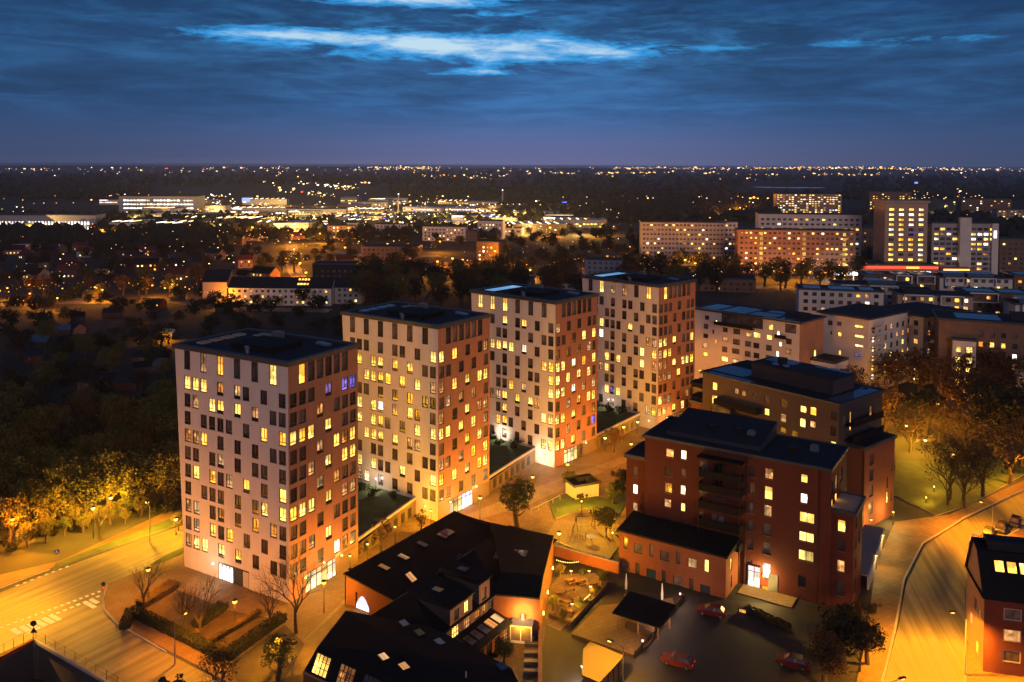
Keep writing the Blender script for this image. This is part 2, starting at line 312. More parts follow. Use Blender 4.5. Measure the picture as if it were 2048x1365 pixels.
# ------------------------------------------------------------------ mesh helpers
class MB:
    """collects shapes into one mesh"""
    def __init__(s): s.v = []; s.f = []; s.m = []
    def face(s, pts, m=0):
        i = len(s.v); s.v += [tuple(p) for p in pts]; s.f.append(tuple(range(i, i+len(pts)))); s.m.append(m); return s
    def box(s, x0, y0, z0, x1, y1, z1, m=0):
        i = len(s.v); s.v += [(x0, y0, z0), (x1, y0, z0), (x1, y1, z0), (x0, y1, z0), (x0, y0, z1), (x1, y0, z1), (x1, y1, z1), (x0, y1, z1)]
        for f in ((0, 3, 2, 1), (4, 5, 6, 7), (0, 1, 5, 4), (1, 2, 6, 5), (2, 3, 7, 6), (3, 0, 4, 7)):
            s.f.append(tuple(i+k for k in f)); s.m.append(m)
        return s
    def prism(s, poly, z0, z1, m=0, top=None, bottom=True):
        n = len(poly); i = len(s.v); zt = z1 if isinstance(z1, (list, tuple)) else [z1]*n
        a = sum(poly[k][0]*poly[(k+1) % n][1]-poly[(k+1) % n][0]*poly[k][1] for k in range(n))
        if a < 0: poly = poly[::-1]; zt = zt[::-1]
        s.v += [(p[0], p[1], z0) for p in poly]+[(p[0], p[1], zt[k]) for k, p in enumerate(poly)]
        for k in range(n):
            j = (k+1) % n; s.f.append((i+k, i+j, i+n+j, i+n+k)); s.m.append(m)
        s.f.append(tuple(range(i+n, i+2*n))); s.m.append(m if top is None else top)
        if bottom: s.f.append(tuple(range(i+n-1, i-1, -1))); s.m.append(m)
        return s
    def tube(s, p, r, r0, r1=None, n=6, m=0, cap=True):
        p = Vector(p); e = Vector(r); d = e-p
        if d.length < 1e-6: return s
        r1 = r0 if r1 is None else r1; qd = d.to_track_quat('Z', 'Y'); i = len(s.v)
        for c, rad in ((p, r0), (e, r1)):
            for k in range(n):
                a = 2*pi*k/n; s.v.append(tuple(c+qd @ Vector((rad*cos(a), rad*sin(a), 0))))
        for k in range(n):
            j = (k+1) % n; s.f.append((i+k, i+j, i+n+j, i+n+k)); s.m.append(m)
        if cap:
            s.f.append(tuple(range(i+n-1, i-1, -1))); s.m.append(m); s.f.append(tuple(range(i+n, i+2*n))); s.m.append(m)
        return s
    def ball(s, c, rx, ry=None, rz=None, n=8, k=5, m=0):
        ry = rx if ry is None else ry; rz = rx if rz is None else rz; i = len(s.v)
        s.v.append((c[0], c[1], c[2]-rz))
        for a in range(1, k):
            t = -pi/2+pi*a/k
            for b_ in range(n):
                u = 2*pi*b_/n; s.v.append((c[0]+rx*cos(t)*cos(u), c[1]+ry*cos(t)*sin(u), c[2]+rz*sin(t)))
        s.v.append((c[0], c[1], c[2]+rz)); e = len(s.v)-1
        for b_ in range(n):
            s.f.append((i, i+1+(b_+1) % n, i+1+b_)); s.m.append(m)
            for a in range(k-2):
                r0 = i+1+a*n; s.f.append((r0+b_, r0+(b_+1) % n, r0+n+(b_+1) % n, r0+n+b_)); s.m.append(m)
            r0 = i+1+(k-2)*n; s.f.append((r0+b_, r0+(b_+1) % n, e)); s.m.append(m)
        return s
    def mesh(s, name, mats):
        me = bpy.data.meshes.new(name); me.from_pydata(s.v, [], s.f)
        for x in (mats if isinstance(mats, (list, tuple)) else [mats]): me.materials.append(MATS[x])
        if len(me.materials) > 1: me.polygons.foreach_set('material_index', s.m)
        me.update(); return me
    def build(s, name, mats, parent=None, loc=None, rz=0.0):
        return link(name, s.mesh(name, mats), parent, loc, rz)
def link(name, data, parent=None, loc=None, rz=0.0, scale=None):
    o = bpy.data.objects.new(name, data); COL.objects.link(o); o.parent = parent
    if loc is not None: o.location = loc
    if rz: o.rotation_euler = (0, 0, rz)
    if scale is not None: o.scale = scale if isinstance(scale, (tuple, list)) else (scale,)*3
    return o
def empty(name, loc, rz=0.0):
    o = link(name, None, None, loc, rz); o.empty_display_size = 0.5; return o
LABELS = {}
def tag(o, label, cat, group=None, kind=None):
    n = LABELS.get(label, 0); LABELS[label] = n+1
    o['label'] = label; o['category'] = cat
    if group: o['group'] = group
    if kind: o['kind'] = kind
    return o
def structure(o, label=None):
    o['kind'] = 'structure'
    if label: o['label'] = label
    return o
def point(parent, loc, power, col, r=0.12):
    l = bpy.data.lights.new('lamp_light', 'POINT'); l.energy = power*LAMP; l.color = col; l.shadow_soft_size = r
    o = bpy.data.objects.new('lamp_light', l); COL.objects.link(o); o.parent = parent; o.location = loc; return o
SODIUM = (1.0, 0.32, 0.008); WARM = (1.0, 0.60, 0.15); COOLW = (1.0, 0.86, 0.62); PINKL = (1.0, 0.62, 0.42); YELLOW = (1.0, 0.46, 0.018)
ORD = ['first', 'second', 'third', 'fourth', 'fifth', 'sixth', 'seventh', 'eighth', 'ninth', 'tenth', 'eleventh', 'twelfth', 'thirteenth', 'fourteenth', 'fifteenth', 'sixteenth', 'seventeenth', 'eighteenth', 'nineteenth', 'twentieth']
def ordinal(i):
    if i >= 99: return 'hundredth' if i == 99 else 'hundred-and-'+ordinal(i-100)
    if i < 20: return ORD[i]
    t = ['twenty', 'thirty', 'forty', 'fifty', 'sixty', 'seventy', 'eighty', 'ninety'][(i+1)//10-2]; r = (i+1) % 10
    return (t[:-1]+'ieth') if r == 0 else t+'-'+ORD[r-1]

# ------------------------------------------------------------------ the setting: ground, roads, pavements
def sheet(name, poly, z, m, label=None):
    a = sum(poly[k][0]*poly[(k+1) % len(poly)][1]-poly[(k+1) % len(poly)][0]*poly[k][1] for k in range(len(poly)))
    if a < 0: poly = poly[::-1]
    return structure(MB().face([(p[0], p[1], z) for p in poly]).build(name, m), label)
def slab(name, poly, z, m, side='kerb', label=None):
    return structure(MB().prism(poly, -0.05, z, 0 if side else 1, top=1, bottom=False).build(name, [side, m]), label)

import bmesh
pit = [(-75.5, 108.4), (-69.06, 120.79), (-68.2, 120.79), (-43.34, 104.58), (-47.41, 87.39), (-63.18, 87.3)]
bm = bmesh.new()
def loop(pts):
    vs = [bm.verts.new((x, y, 0)) for x, y in pts]
    return [bm.edges.new((vs[i], vs[(i+1) % len(vs)])) for i in range(len(vs))]
ee = loop([(-29000, -50), (29000, -50), (29000, 33000), (-29000, 33000)])+loop(pit)
bmesh.ops.triangle_fill(bm, use_beauty=True, edges=ee)
bmesh.ops.recalc_face_normals(bm, faces=bm.faces)
if bm.faces[0].normal.z < 0: bmesh.ops.reverse_faces(bm, faces=bm.faces)
me = bpy.data.meshes.new('ground'); bm.to_mesh(me); bm.free(); me.materials.append(MATS['ground'])
structure(link('ground', me))
# sunken yard in the near corner, below street level
sheet('sunken_ground', pit, -5.5, 'soil')
w_ = MB()
for i in range(len(pit)):
    a, b_ = pit[i], pit[(i+1) % len(pit)]; w_.face([(a[0], a[1], -5.5), (b_[0], b_[1], -5.5), (b_[0], b_[1], 0.0), (a[0], a[1], 0.0)])
structure(w_.build('retaining_wall', 'dark_wall'))

road_far = [(-91.05, 105.24), (-87.35, 123.55), (-82.28, 134.8), (-77.43, 142.3), (-73.28, 147.71), (-63.2, 160.3), (-48.97, 178.22), (-26.73, 202.77)]
road_near = [(-22.54, 187.89), (-41.65, 165.89), (-57.89, 148.05), (-66.1, 137.23), (-66.22, 134.94), (-75.56, 123.65), (-81.7, 111.59), (-86.31, 99.65)]
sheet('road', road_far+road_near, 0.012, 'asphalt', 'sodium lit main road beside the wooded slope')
sheet('cycle_path', [(-93.57, 132.49), (-85.89, 140.81), (-78.52, 145.95), (-67.93, 168.54), (-66.19, 164.19), (-76.31, 146.73), (-83.25, 136.42), (-88.68, 125.47)], 0.016, 'paving')
slab('grass_verge', [(-77.94, 142.29), (-78.62, 144.83), (-66.1, 163.96), (-64.35, 163.74), (-63.55, 161.2), (-73.75, 148.67)], 0.10, 'grass')
slab('grass_verge', [(-62.26, 144.61), (-61.06, 148.02), (-59.1, 151.18), (-58.19, 148.82), (-59.53, 144.27), (-60.87, 143.35)], 0.10, 'grass')
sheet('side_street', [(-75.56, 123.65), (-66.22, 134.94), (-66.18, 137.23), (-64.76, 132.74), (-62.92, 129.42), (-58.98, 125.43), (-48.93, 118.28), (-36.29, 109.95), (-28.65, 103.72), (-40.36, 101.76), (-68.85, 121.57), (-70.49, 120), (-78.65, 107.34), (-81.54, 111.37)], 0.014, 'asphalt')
pav = [(-66.34, 137.56), (-58.04, 148.43), (-41.77, 166.37), (-14.06, 194.35), (18.09, 212.73), (44.68, 244.62), (52.33, 221.35), (29.64, 185.48), (21.79, 159.6), (8.19, 154.09), (6.49, 136.55), (4.65, 119.32), (4.17, 105.89), (-23.67, 103.75), (-35.63, 109.96), (-48.22, 118.29), (-58.61, 125.43), (-62.54, 129.42), (-64.44, 132.74)]
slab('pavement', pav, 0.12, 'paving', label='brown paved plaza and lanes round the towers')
# lane past the towers and between the towers and the courtyard buildings
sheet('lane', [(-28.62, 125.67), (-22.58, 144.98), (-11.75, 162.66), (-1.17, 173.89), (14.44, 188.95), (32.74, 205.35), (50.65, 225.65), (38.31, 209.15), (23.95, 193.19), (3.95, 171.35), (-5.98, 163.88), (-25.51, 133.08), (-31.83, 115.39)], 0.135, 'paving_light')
sheet('courtyard', [(5.29, 137.36), (7.04, 149.05), (18.49, 144.45), (17.93, 136.65), (35.12, 133.6), (52.85, 129.94), (51.65, 119.68), (43.41, 106.16), (4.17, 105.89)], 0.014, 'asphalt_dark', 'dark asphalt parking court behind the red brick block')
sheet('parking_apron', [(20.81, 111.78), (28.08, 123.39), (35.72, 132.82), (41.47, 128.38), (49.27, 120.93), (45.52, 108.21), (19.78, 106)], 0.018, 'asphalt_dark')
slab('terrace', [(9.05, 122.98), (14.09, 131.11), (25.92, 133.52), (25.74, 129.71), (19.84, 119.94), (17.36, 117.68)], 0.30, 'paving', 'wood_dark', label='raised terrace round the black roofed pavilion')
road_r = [(46.93, 106.18), (50.29, 111.99), (59.65, 127.81), (67.49, 142.2), (76.05, 153.72), (89.33, 164.88), (109.54, 179.2), (163.03, 214.69), (142.13, 186.81), (99.59, 162.66), (85.08, 151.78), (74.57, 137.15), (65.33, 119.78), (57.81, 106.26)]
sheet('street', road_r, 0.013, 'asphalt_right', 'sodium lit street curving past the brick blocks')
slab('street_pavement', [(43.41, 106.16), (51.46, 120.95), (63.67, 145.79), (74.98, 163.56), (87.61, 167.26), (113.55, 185.87), (170.89, 225.17), (165.47, 217.94), (110.39, 180.61), (89.84, 165.84), (76.27, 154.55), (67.23, 142.2), (59.35, 127.8), (50.02, 111.99), (46.61, 106.18)], 0.11, 'paving', label='pavement between the brick blocks and the curving street')
slab('street_pavement', [(58.13, 106.26), (65.69, 119.78), (74.98, 137.15), (85.09, 150.98), (98.77, 161.28), (140.78, 185), (83.42, 108.47)], 0.11, 'paving', label='pavement round the corner house')
slab('lawn', [(80.82, 177.49), (91.17, 199.03), (102.29, 195.8), (126, 206.57), (115.77, 189.55), (95.12, 172.86), (85.6, 167.24), (84.36, 166.74)], 0.12, 'grass', label='lamplit lawn under the park trees')
slab('playground', [(5.89, 154.07), (8.63, 162.87), (14.51, 169.44), (20.93, 164.17), (20.62, 154.21), (16.97, 146.28), (8.22, 154.72)], 0.14, 'paving_light', label='lamplit play area between the lane and the brick wall')
slab('planted_bed', [(7.63, 173.99), (13.64, 178.11), (20.09, 174.13), (24.66, 185.42), (23.58, 171.56), (20.63, 164.16), (15.02, 169.44), (8.69, 164.04)], 0.20, 'grass')
def ray(u, v):      # survey bearing and dip -> ground metres
    x = (u-1024)/1701.0; y = (391-v)/1701.0; c, s = cos(radians(0.25)), sin(radians(0.25)); a, b = x*c-y*s, x*s+y*c
    dy = cos(radians(2))+b*sin(radians(2)); dz = -sin(radians(2))+b*cos(radians(2)); k = -69.2/dz
    return (a*k, dy*k)
def strip(name, pts, w, z, m, h=0.0):
    """a kerb or painted line that follows a path"""
    b = MB()
    for i in range(len(pts)-1):
        a = Vector((*pts[i], 0)); c = Vector((*pts[i+1], 0)); n = Vector((-(c-a).y, (c-a).x, 0)).normalized()*w/2
        if h: b.prism([(a-n)[:2], (c-n)[:2], (c+n)[:2], (a+n)[:2]], z, z+h)
        else: b.face([(a-n)+Vector((0, 0, z)), (c-n)+Vector((0, 0, z)), (c+n)+Vector((0, 0, z)), (a+n)+Vector((0, 0, z))])
    return structure(b.build(name, m))
# road markings
mk = MB()
def dash(a, b_, w, z=0.024):
    a = Vector((a[0], a[1], 0)); b_ = Vector((b_[0], b_[1], 0)); d = b_-a; n = Vector((-d.y, d.x, 0)).normalized()*w/2
    return MB().face([(a-n)+Vector((0, 0, z)), (b_-n)+Vector((0, 0, z)), (b_+n)+Vector((0, 0, z)), (a+n)+Vector((0, 0, z))])
def dashes(p, r, n, fill, w):
    for i in range(n):
        t0 = i/n; t1 = (i+fill)/n
        structure(dash((p[0]+(r[0]-p[0])*t0, p[1]+(r[1]-p[1])*t0), (p[0]+(r[0]-p[0])*t1, p[1]+(r[1]-p[1])*t1), w).build('road_marking', 'paint'))
far_roads = [([(560,470),(584,490),(582,520),(590,545),(612,572)], 9), ([(-60,612),(120,606),(340,602),(470,618),(660,622)], 10), ([(380,470),(470,452),(600,448),(760,456),(900,462),(1120,476)], 22), ([(390,432),(560,428),(720,432),(980,446)], 24), ([(1420,446),(1470,432),(1520,424)], 26), ([(1380,568),(1480,572),(1600,578),(1720,572)], 16), ([(1030,560),(1150,548),(1250,552),(1330,566)], 12), ([(0,500),(160,492),(320,486),(520,482)], 12), ([(860,556),(940,552),(1040,556)], 14), ([(640,500),(760,516),(880,512)], 10)]
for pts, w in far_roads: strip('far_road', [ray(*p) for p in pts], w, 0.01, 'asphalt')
dashes((-76.59, 123.64), (-66.04, 135.75), 17, 0.5, 0.55)
dashes((-69.85, 128.48), (-65.51, 134.31), 7, 0.55, 0.55)
dashes((-80.94, 136.94), (-75.59, 144.49), 8, 0.42, 0.5)
for a, b_ in (((-74.11, 124.2), (-72.15, 122.87)), ((-73.17, 124.9), (-70.69, 123.15)), ((-72.37, 125.6), (-70.04, 124.1)), ((-71.8, 126.45), (-69.45, 124.93)), ((-71.21, 127.31), (-68.85, 125.77)), ((-70.62, 128.18), (-68.25, 126.62)), ((-67.14, 131.95), (-64.75, 130.3)), ((-66.57, 132.73), (-64.94, 131.66))):
    structure(dash(a, b_, 0.75).build('road_marking', 'paint'))
strip('kerb', [(-66.26, 137.4), (-64.83, 133.05), (-62.92, 129.57), (-58.91, 125.43), (-48.79, 118.28)], 0.3, 0.0, 'kerb', 0.16)
strip('kerb', [(50.02, 111.99), (57.62, 124.99), (66.08, 140.44), (75.79, 154.13), (89.09, 165.35), (110.39, 180.61)], 0.3, 0.0, 'kerb', 0.15)
strip('kerb', [(60.35, 110.42), (74.9, 137.15), (84.93, 151.18), (99.04, 161.74)], 0.3, 0.0, 'kerb', 0.15)
strip('road_edge_line', [(-88.87, 125.75), (-83.15, 136.26), (-78.57, 142.83)], 0.2, 0.025, 'paint')

# ------------------------------------------------------------------ facades with real openings, windows set back in them
def facade(w, h, ops, depth=0.22, x0=0.0):
    """wall sheet in the plane y=0 facing -y, with recessed openings; back of the recess left open for the window"""
    xs = sorted({round(v, 3) for v in [x0, w]+[v for o in ops for v in (o[0], o[2])]})
    zs = sorted({round(v, 3) for v in [0.0, h]+[v for o in ops for v in (o[1], o[3])]})
    b = MB()
    def inside(x, z): return any(o[0] < x < o[2] and o[1] < z < o[3] for o in ops)
    for j in range(len(zs)-1):
        run = None; zc = (zs[j]+zs[j+1])/2
        for i in range(len(xs)-1):
            hole = inside((xs[i]+xs[i+1])/2, zc)
            if not hole and run is None: run = xs[i]
            if run is not None and (hole or i == len(xs)-2):
                e = xs[i] if hole else xs[i+1]; b.face([(run, 0, zs[j]), (e, 0, zs[j]), (e, 0, zs[j+1]), (run, 0, zs[j+1])]); run = None
    for o in ops:
        a, c, d, e = o[0], o[1], o[2], o[3]
        b.face([(a, 0, c), (d, 0, c), (d, depth, c), (a, depth, c)]); b.face([(a, depth, e), (d, depth, e), (d, 0, e), (a, 0, e)])
        b.face([(a, 0, c), (a, depth, c), (a, depth, e), (a, 0, e)]); b.face([(d, depth, c), (d, 0, c), (d, 0, e), (d, depth, e)])
    return b
WM = {}
def window_meshes(w, h, style, fm):
    """frame (with bars, sill and solid lower panel) and its glass, origin at lower left of the opening"""
    key = (round(w, 2), round(h, 2), style, fm)
    if key in WM: return WM[key]
    t = min(0.10, w*0.07); f = MB(); g = MB(); y0, y1 = 0.06, 0.20
    f.box(0, y0, 0, t, y1, h); f.box(w-t, y0, 0, w, y1, h); f.box(t, y0, h-t, w-t, y1, h); f.box(t, y0, 0, w-t, y1, t)
    f.box(-0.03, -0.05, -0.06, w+0.03, y0, -0.005, 1)                        # sill
    lo = t
    if style in ('panel', 'low'):
        zb = h*0.24
        if style == 'panel': f.box(t, y0+0.03, t, w-t, y1, zb, 2); lo = zb
        else: f.box(t, y0, zb-0.05, w-t, y1, zb+0.05); g.box(t, 0.14, t, w-t, 0.17, zb-0.05); lo = zb+0.05
        c = w*0.5; f.box(c-0.05, y0, lo, c+0.05, y1, h-t)
        g.box(t, 0.14, lo, c-0.05, 0.17, h-t); g.box(c+0.05, 0.14, lo, w-t, 0.17, h-t)
    elif style == 'double':
        c = w*0.5; f.box(c-0.05, y0, t, c+0.05, y1, h-t); g.box(t, 0.14, t, c-0.05, 0.17, h-t); g.box(c+0.05, 0.14, t, w-t, 0.17, h-t)
    elif style == 'grid':
        nx = max(2, int(round(w/0.5))); nz = max(2, int(round(h/0.6)))
        for i in range(1, nx): f.box(w*i/nx-0.03, y0, t, w*i/nx+0.03, y1, h-t)
        for j in range(1, nz): f.box(t, y0+0.02, h*j/nz-0.03, w-t, y1-0.02, h*j/nz+0.03)
        g.box(t, 0.14, t, w-t, 0.17, h-t)
    else:
        g.box(t, 0.14, t, w-t, 0.17, h-t)
    WM[key] = (f.mesh('window', [fm, 'sill', 'spandrel']), g)
    return WM[key]
GM = {}; FAR = [False]
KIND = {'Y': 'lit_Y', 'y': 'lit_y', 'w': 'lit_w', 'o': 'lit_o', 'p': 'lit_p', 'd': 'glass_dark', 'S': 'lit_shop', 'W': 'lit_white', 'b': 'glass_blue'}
def window(parent, o, kind='d', style='plain', mx=None, fm='frame_dark', name='window'):
    """o = x0,z0,x1,z1 on the face whose frame is the matrix mx"""
    w, h = o[2]-o[0], o[3]-o[1]
    fme, g = window_meshes(w, h, style, fm)
    key = (round(w, 2), round(h, 2), style, kind)
    if key not in GM: GM[key] = g.mesh('pane', KIND[kind])
    if FAR[0]:
        kf = ('far',)+key
        if kf not in GM:
            b = MB(); t = 0.12; b.box(0, 0.05, 0, w, 0.12, t); b.box(0, 0.05, h-t, w, 0.12, h); b.box(0, 0.05, t, t, 0.12, h-t); b.box(w-t, 0.05, t, w, 0.12, h-t); b.box(t, 0.1, t, w-t, 0.14, h-t, 1)
            GM[kf] = b.mesh('window', [fm, KIND[kind]])
        f = link(name, GM[kf], parent); f.matrix_local = (mx or Matrix()) @ Matrix.Translation((o[0], 0, o[1])); return f
    f = link(name, fme, parent); f.matrix_local = (mx or Matrix()) @ Matrix.Translation((o[0], 0, o[1]))
    p = link('pane', GM[key], f)
    return f
def face_mx(w, d):
    return {'front': Matrix(), 'right': Matrix.Translation((w, 0, 0)) @ Matrix.Rotation(pi/2, 4, 'Z'),
            'back': Matrix.Translation((w, d, 0)) @ Matrix.Rotation(pi, 4, 'Z'), 'left': Matrix.Translation((0, d, 0)) @ Matrix.Rotation(-pi/2, 4, 'Z')}
def put(parent, name, me, mx):
    o = link(name, me, parent); o.matrix_local = mx; return o
def block(name, label, cat, org, ang, w, d, h, mats, ops=None, group=None, z0=0.0, roof='flat', roofm='roof_navy', over=0.35, edge='roof_edge', style='plain', fm='frame_dark', parent=None, rt=0.45):
    """a building of four walls with window openings; org is its front left corner on the ground, ang the bearing of its front"""
    ops = ops or {}
    if parent is None:
        t = empty(name, (org[0], org[1], z0), ang)
        if label: tag(t, label, cat, group)
        base = Matrix()
    else:
        t = parent; base = Matrix.Translation((org[0], org[1], z0)) @ Matrix.Rotation(ang, 4, 'Z')
    fx = face_mx(w, d)
    for i, s in enumerate(('front', 'right', 'back', 'left')):
        L = w if s in ('front', 'back') else d; oo = ops.get(s, [])
        put(t, 'wall', facade(L, h, oo).mesh('wall', mats[i] if isinstance(mats, (list, tuple)) else mats), base @ fx[s])
        for o in oo:
            window(t, o, o[4] if len(o) > 4 else 'd', o[5] if len(o) > 5 else style, base @ fx[s], fm)
    r = MB()
    if roof == 'flat':
        r.box(-over, -over, h, w+over, d+over, h+rt, 1); r.box(-over+0.3, -over+0.3, h+rt, w+over-0.3, d+over-0.3, h+rt+0.03, 0)
        for a in ((-over, -over, w+over, -over+0.25), (-over, d+over-0.25, w+over, d+over), (-over, -over+0.25, -over+0.25, d+over-0.25), (w+over-0.25, -over+0.25, w+over, d+over-0.25)):
            r.box(a[0], a[1], h+rt, a[2], a[3], h+rt+0.22, 1)
    elif roof == 'mono':      # falls to the front
        for y0_, y1_, za, zb in ((-over, d+over, h, h+d*0.13),):
            r.prism([(-over, y0_), (w+over, y0_), (w+over, y1_), (-over, y1_)], h-0.02, [za+0.3, za+0.3, zb+0.3, zb+0.3], 1, top=0)
    elif roof == 'gable':
        rh = d*0.36; e = over; tk = 0.18
        for sgn, ya, yb in ((1, -e, d/2), (-1, d+e, d/2)):
            zA = h-e*0.72*0.9
            pts = [(-e, ya, zA), (w+e, ya, zA), (w+e, yb, h+rh), (-e, yb, h+rh)]
            if sgn < 0: pts = pts[::-1]
            r.face(pts, 0); r.face([(p[0], p[1], p[2]-tk) for p in pts][::-1], 1)
            for i in range(4):
                a, c = pts[i], pts[(i+1) % 4]; r.face([(a[0], a[1], a[2]-tk), (c[0], c[1], c[2]-tk), c, a], 1)
        gm = mats[1] if isinstance(mats, (list, tuple)) else mats
        put(t, 'gable', MB().face([(w, 0, h), (w, d, h), (w, d/2, h+rh-0.15)]).mesh('gable', gm), base); put(t, 'gable', MB().face([(0, d, h), (0, 0, h), (0, d/2, h+rh-0.15)]).mesh('gable', gm), base)
    ro = put(t, 'roof', r.mesh('roof', [roofm, edge]), base)
    return t, base, ro

# ------------------------------------------------------------------ the four towers
TH, TW, TD, ST = 37.7, 26.5, 16.5, 3.016
CREAM = ['0 2 4 6 8 10', '0 1 2 4 6 7 9 11', '0 1 3 4 6 8 10 11', '0 2 3 4 5 7 9 11', '0 1 2 4 6 8 10 11', '0 1 3 4 6 8 9 11',
         '0 1 3 4 5 7 9 11', '0 2 3 4 6 8 9 11', '0 1 3 4 6 8 10 11', '0 1 3 4 5 7 9 11', '0 1 2 4 6 8 10 11']
REDA = ['1 2 3 4 5 6', '0 1 2 4 6 7', '0 1 3 5 6 7']; REDB = ['1 2 3 4 5 6', '0 2 4 6 7', '0 1 3 5 7']
LIT = {  # what is lit, window by window in the order above: cream face, then red face
 0: ['dyYddY', 'YYYyydddd'[:8], 'dyYYYydd', 'dddddd'+'YY', 'yyYddddd', 'dddydddd', 'dYYdyYdY', 'ddddddYY', 'yydyddyd', 'dyYdYddd', 'yYYYYddd',
     'Yddddd', 'dddppp', 'ddyddd', 'YYYYdd', 'ddyYyY', 'ddyYYY', 'ddyydd', 'YYYYyy', 'dddddd', 'ddyYdd', 'dddwyy'],
 1: ['dddddd', 'ddddddddY'[1:], 'YYYYYYdd', 'dYYYYYYy', 'dddddddd', 'YYYwyYdd', 'dYYYddYY', 'YYYYYyyd', 'dddddddd', 'yYYddYdY', 'dywddddd',
     'dddddd', 'YYddy', 'ddddd', 'yYYYY', 'dyyyd', 'ydYyy', 'YYYYy', 'ddYYd', 'yyyYY', 'YYYYY', 'ddddy'],
 2: ['YYYddd', 'YddYdYdd', 'dddddddd', 'dYYYYwdd', 'ddddddYY', 'dddddddY', 'dddddYydY'[1:], 'dyyYYYyd', 'dddYddYY', 'ddYYdddd', 'ddddddYY',
     'dddddd', 'ydddd', 'dddYY', 'ddyyd', 'YYwYY', 'YYYYd', 'YYwyy', 'dyYYY', 'YYYdd', 'dyddp', 'YYYdd'],
 3: ['dYyydY', 'dddddddd', 'dddddddd', 'dYdddYdd', 'ddwdddyy', 'ddddddYY', 'ddYdYdYy', 'dyYddddd', 'dddddddd', 'ddYpYddd', 'ddddddyY',
     'Yddddd', 'dddddd', 'dddddd', 'dddddd', 'YYYddY', 'yYYddd', 'yyYYYY', 'yyyYdd', 'dddddd', 'Yyydyd', 'YYYYdd']}
CP = 2.008
def zrow(k):
    if k == 0: return TH-1.106*ST, TH-0.12
    t = TH-ST*(1.477+k-1); return t-0.745*ST, t
def tower_ops(red):
    cr, rd = [], []
    for k, s in enumerate(CREAM):
        z0, z1 = zrow(k)
        for c in s.split(): x = 2.35+int(c)*CP; cr.append((x, z0, x+1.5, z1, k, int(c)))
    for k in range(11):
        z0, z1 = zrow(k); s = red[0] if k == 0 else red[1] if k % 2 else red[2]
        for c in s.split(): x = 0.35+int(c)*2.015; rd.append((x, z0, x+1.5, z1, k, int(c)))
    return cr, rd
ENTR = (10.4, 0.12, 17.6, 3.0); SHOP = (3.6, 0.12, 11.4, 3.3); SIDE = (12.3, 0.12, 13.6, 2.7)
TM = {}
def tower_meshes(red, key):
    cr, rd = tower_ops(red)
    f = facade(TW, TH, [o[:4] for o in cr]+[ENTR], 0.22, x0=2.0); f.face([(2.0, 0, 0), (2.0, 0, TH), (0.0, 0, TH)])
    r = facade(TD, TH, [o[:4] for o in rd]+[SHOP, SIDE], 0.22)
    s = MB(); s.face([(0, 0, TH), (2.0, 0, 0), (2.0, TD, 0), (0, TD, TH)][::-1]); s.face([(TW, TD, 0), (2.0, TD, 0), (0, TD, TH), (TW, TD, TH)])
    TM[key] = (f.mesh('cream_wall', 'cream'), r.mesh('red_wall', 'redface'), s.mesh('rear_wall', 'towerside'), cr, rd)
tower_meshes(REDA, 'A'); tower_meshes(REDB, 'B')
def roof_meshes():
    b = MB(); e = 0.32
    b.box(-e, -e, TH, TW+e, TD+e, TH+0.32, 1)
    for a in ((-e, -e, TW+e, -e+0.9), (-e, TD+e-0.9, TW+e, TD+e), (-e, -e+0.9, -e+0.9, TD+e-0.9), (TW+e-0.9, -e+0.9, TW+e, TD+e-0.9)):
        b.box(a[0], a[1], TH+0.32, a[2], a[3], TH+0.72, 1)
    b.box(-e+0.9, -e+0.9, TH+0.32, TW+e-0.9, TD+e-0.9, TH+0.36, 0)
    return b.mesh('roof', ['roof_navy', 'roof_edge'])
RM = roof_meshes()
TOWERS = [((-34.8, 131.6), -30.1, 'A', 'nearest of four cream and red apartment towers, standing at the road junction'),
          ((-14.1, 162.6), -35.6, 'B', 'second cream and red apartment tower from the road junction'),
          ((10.0, 192.3), -41.0, 'B', 'third cream and red apartment tower from the road junction, blue panel on its roof'),
          ((38.2, 219.6), -46.4, 'A', 'farthest of the four cream and red apartment towers')]
random.seed(3)
TROOT = []
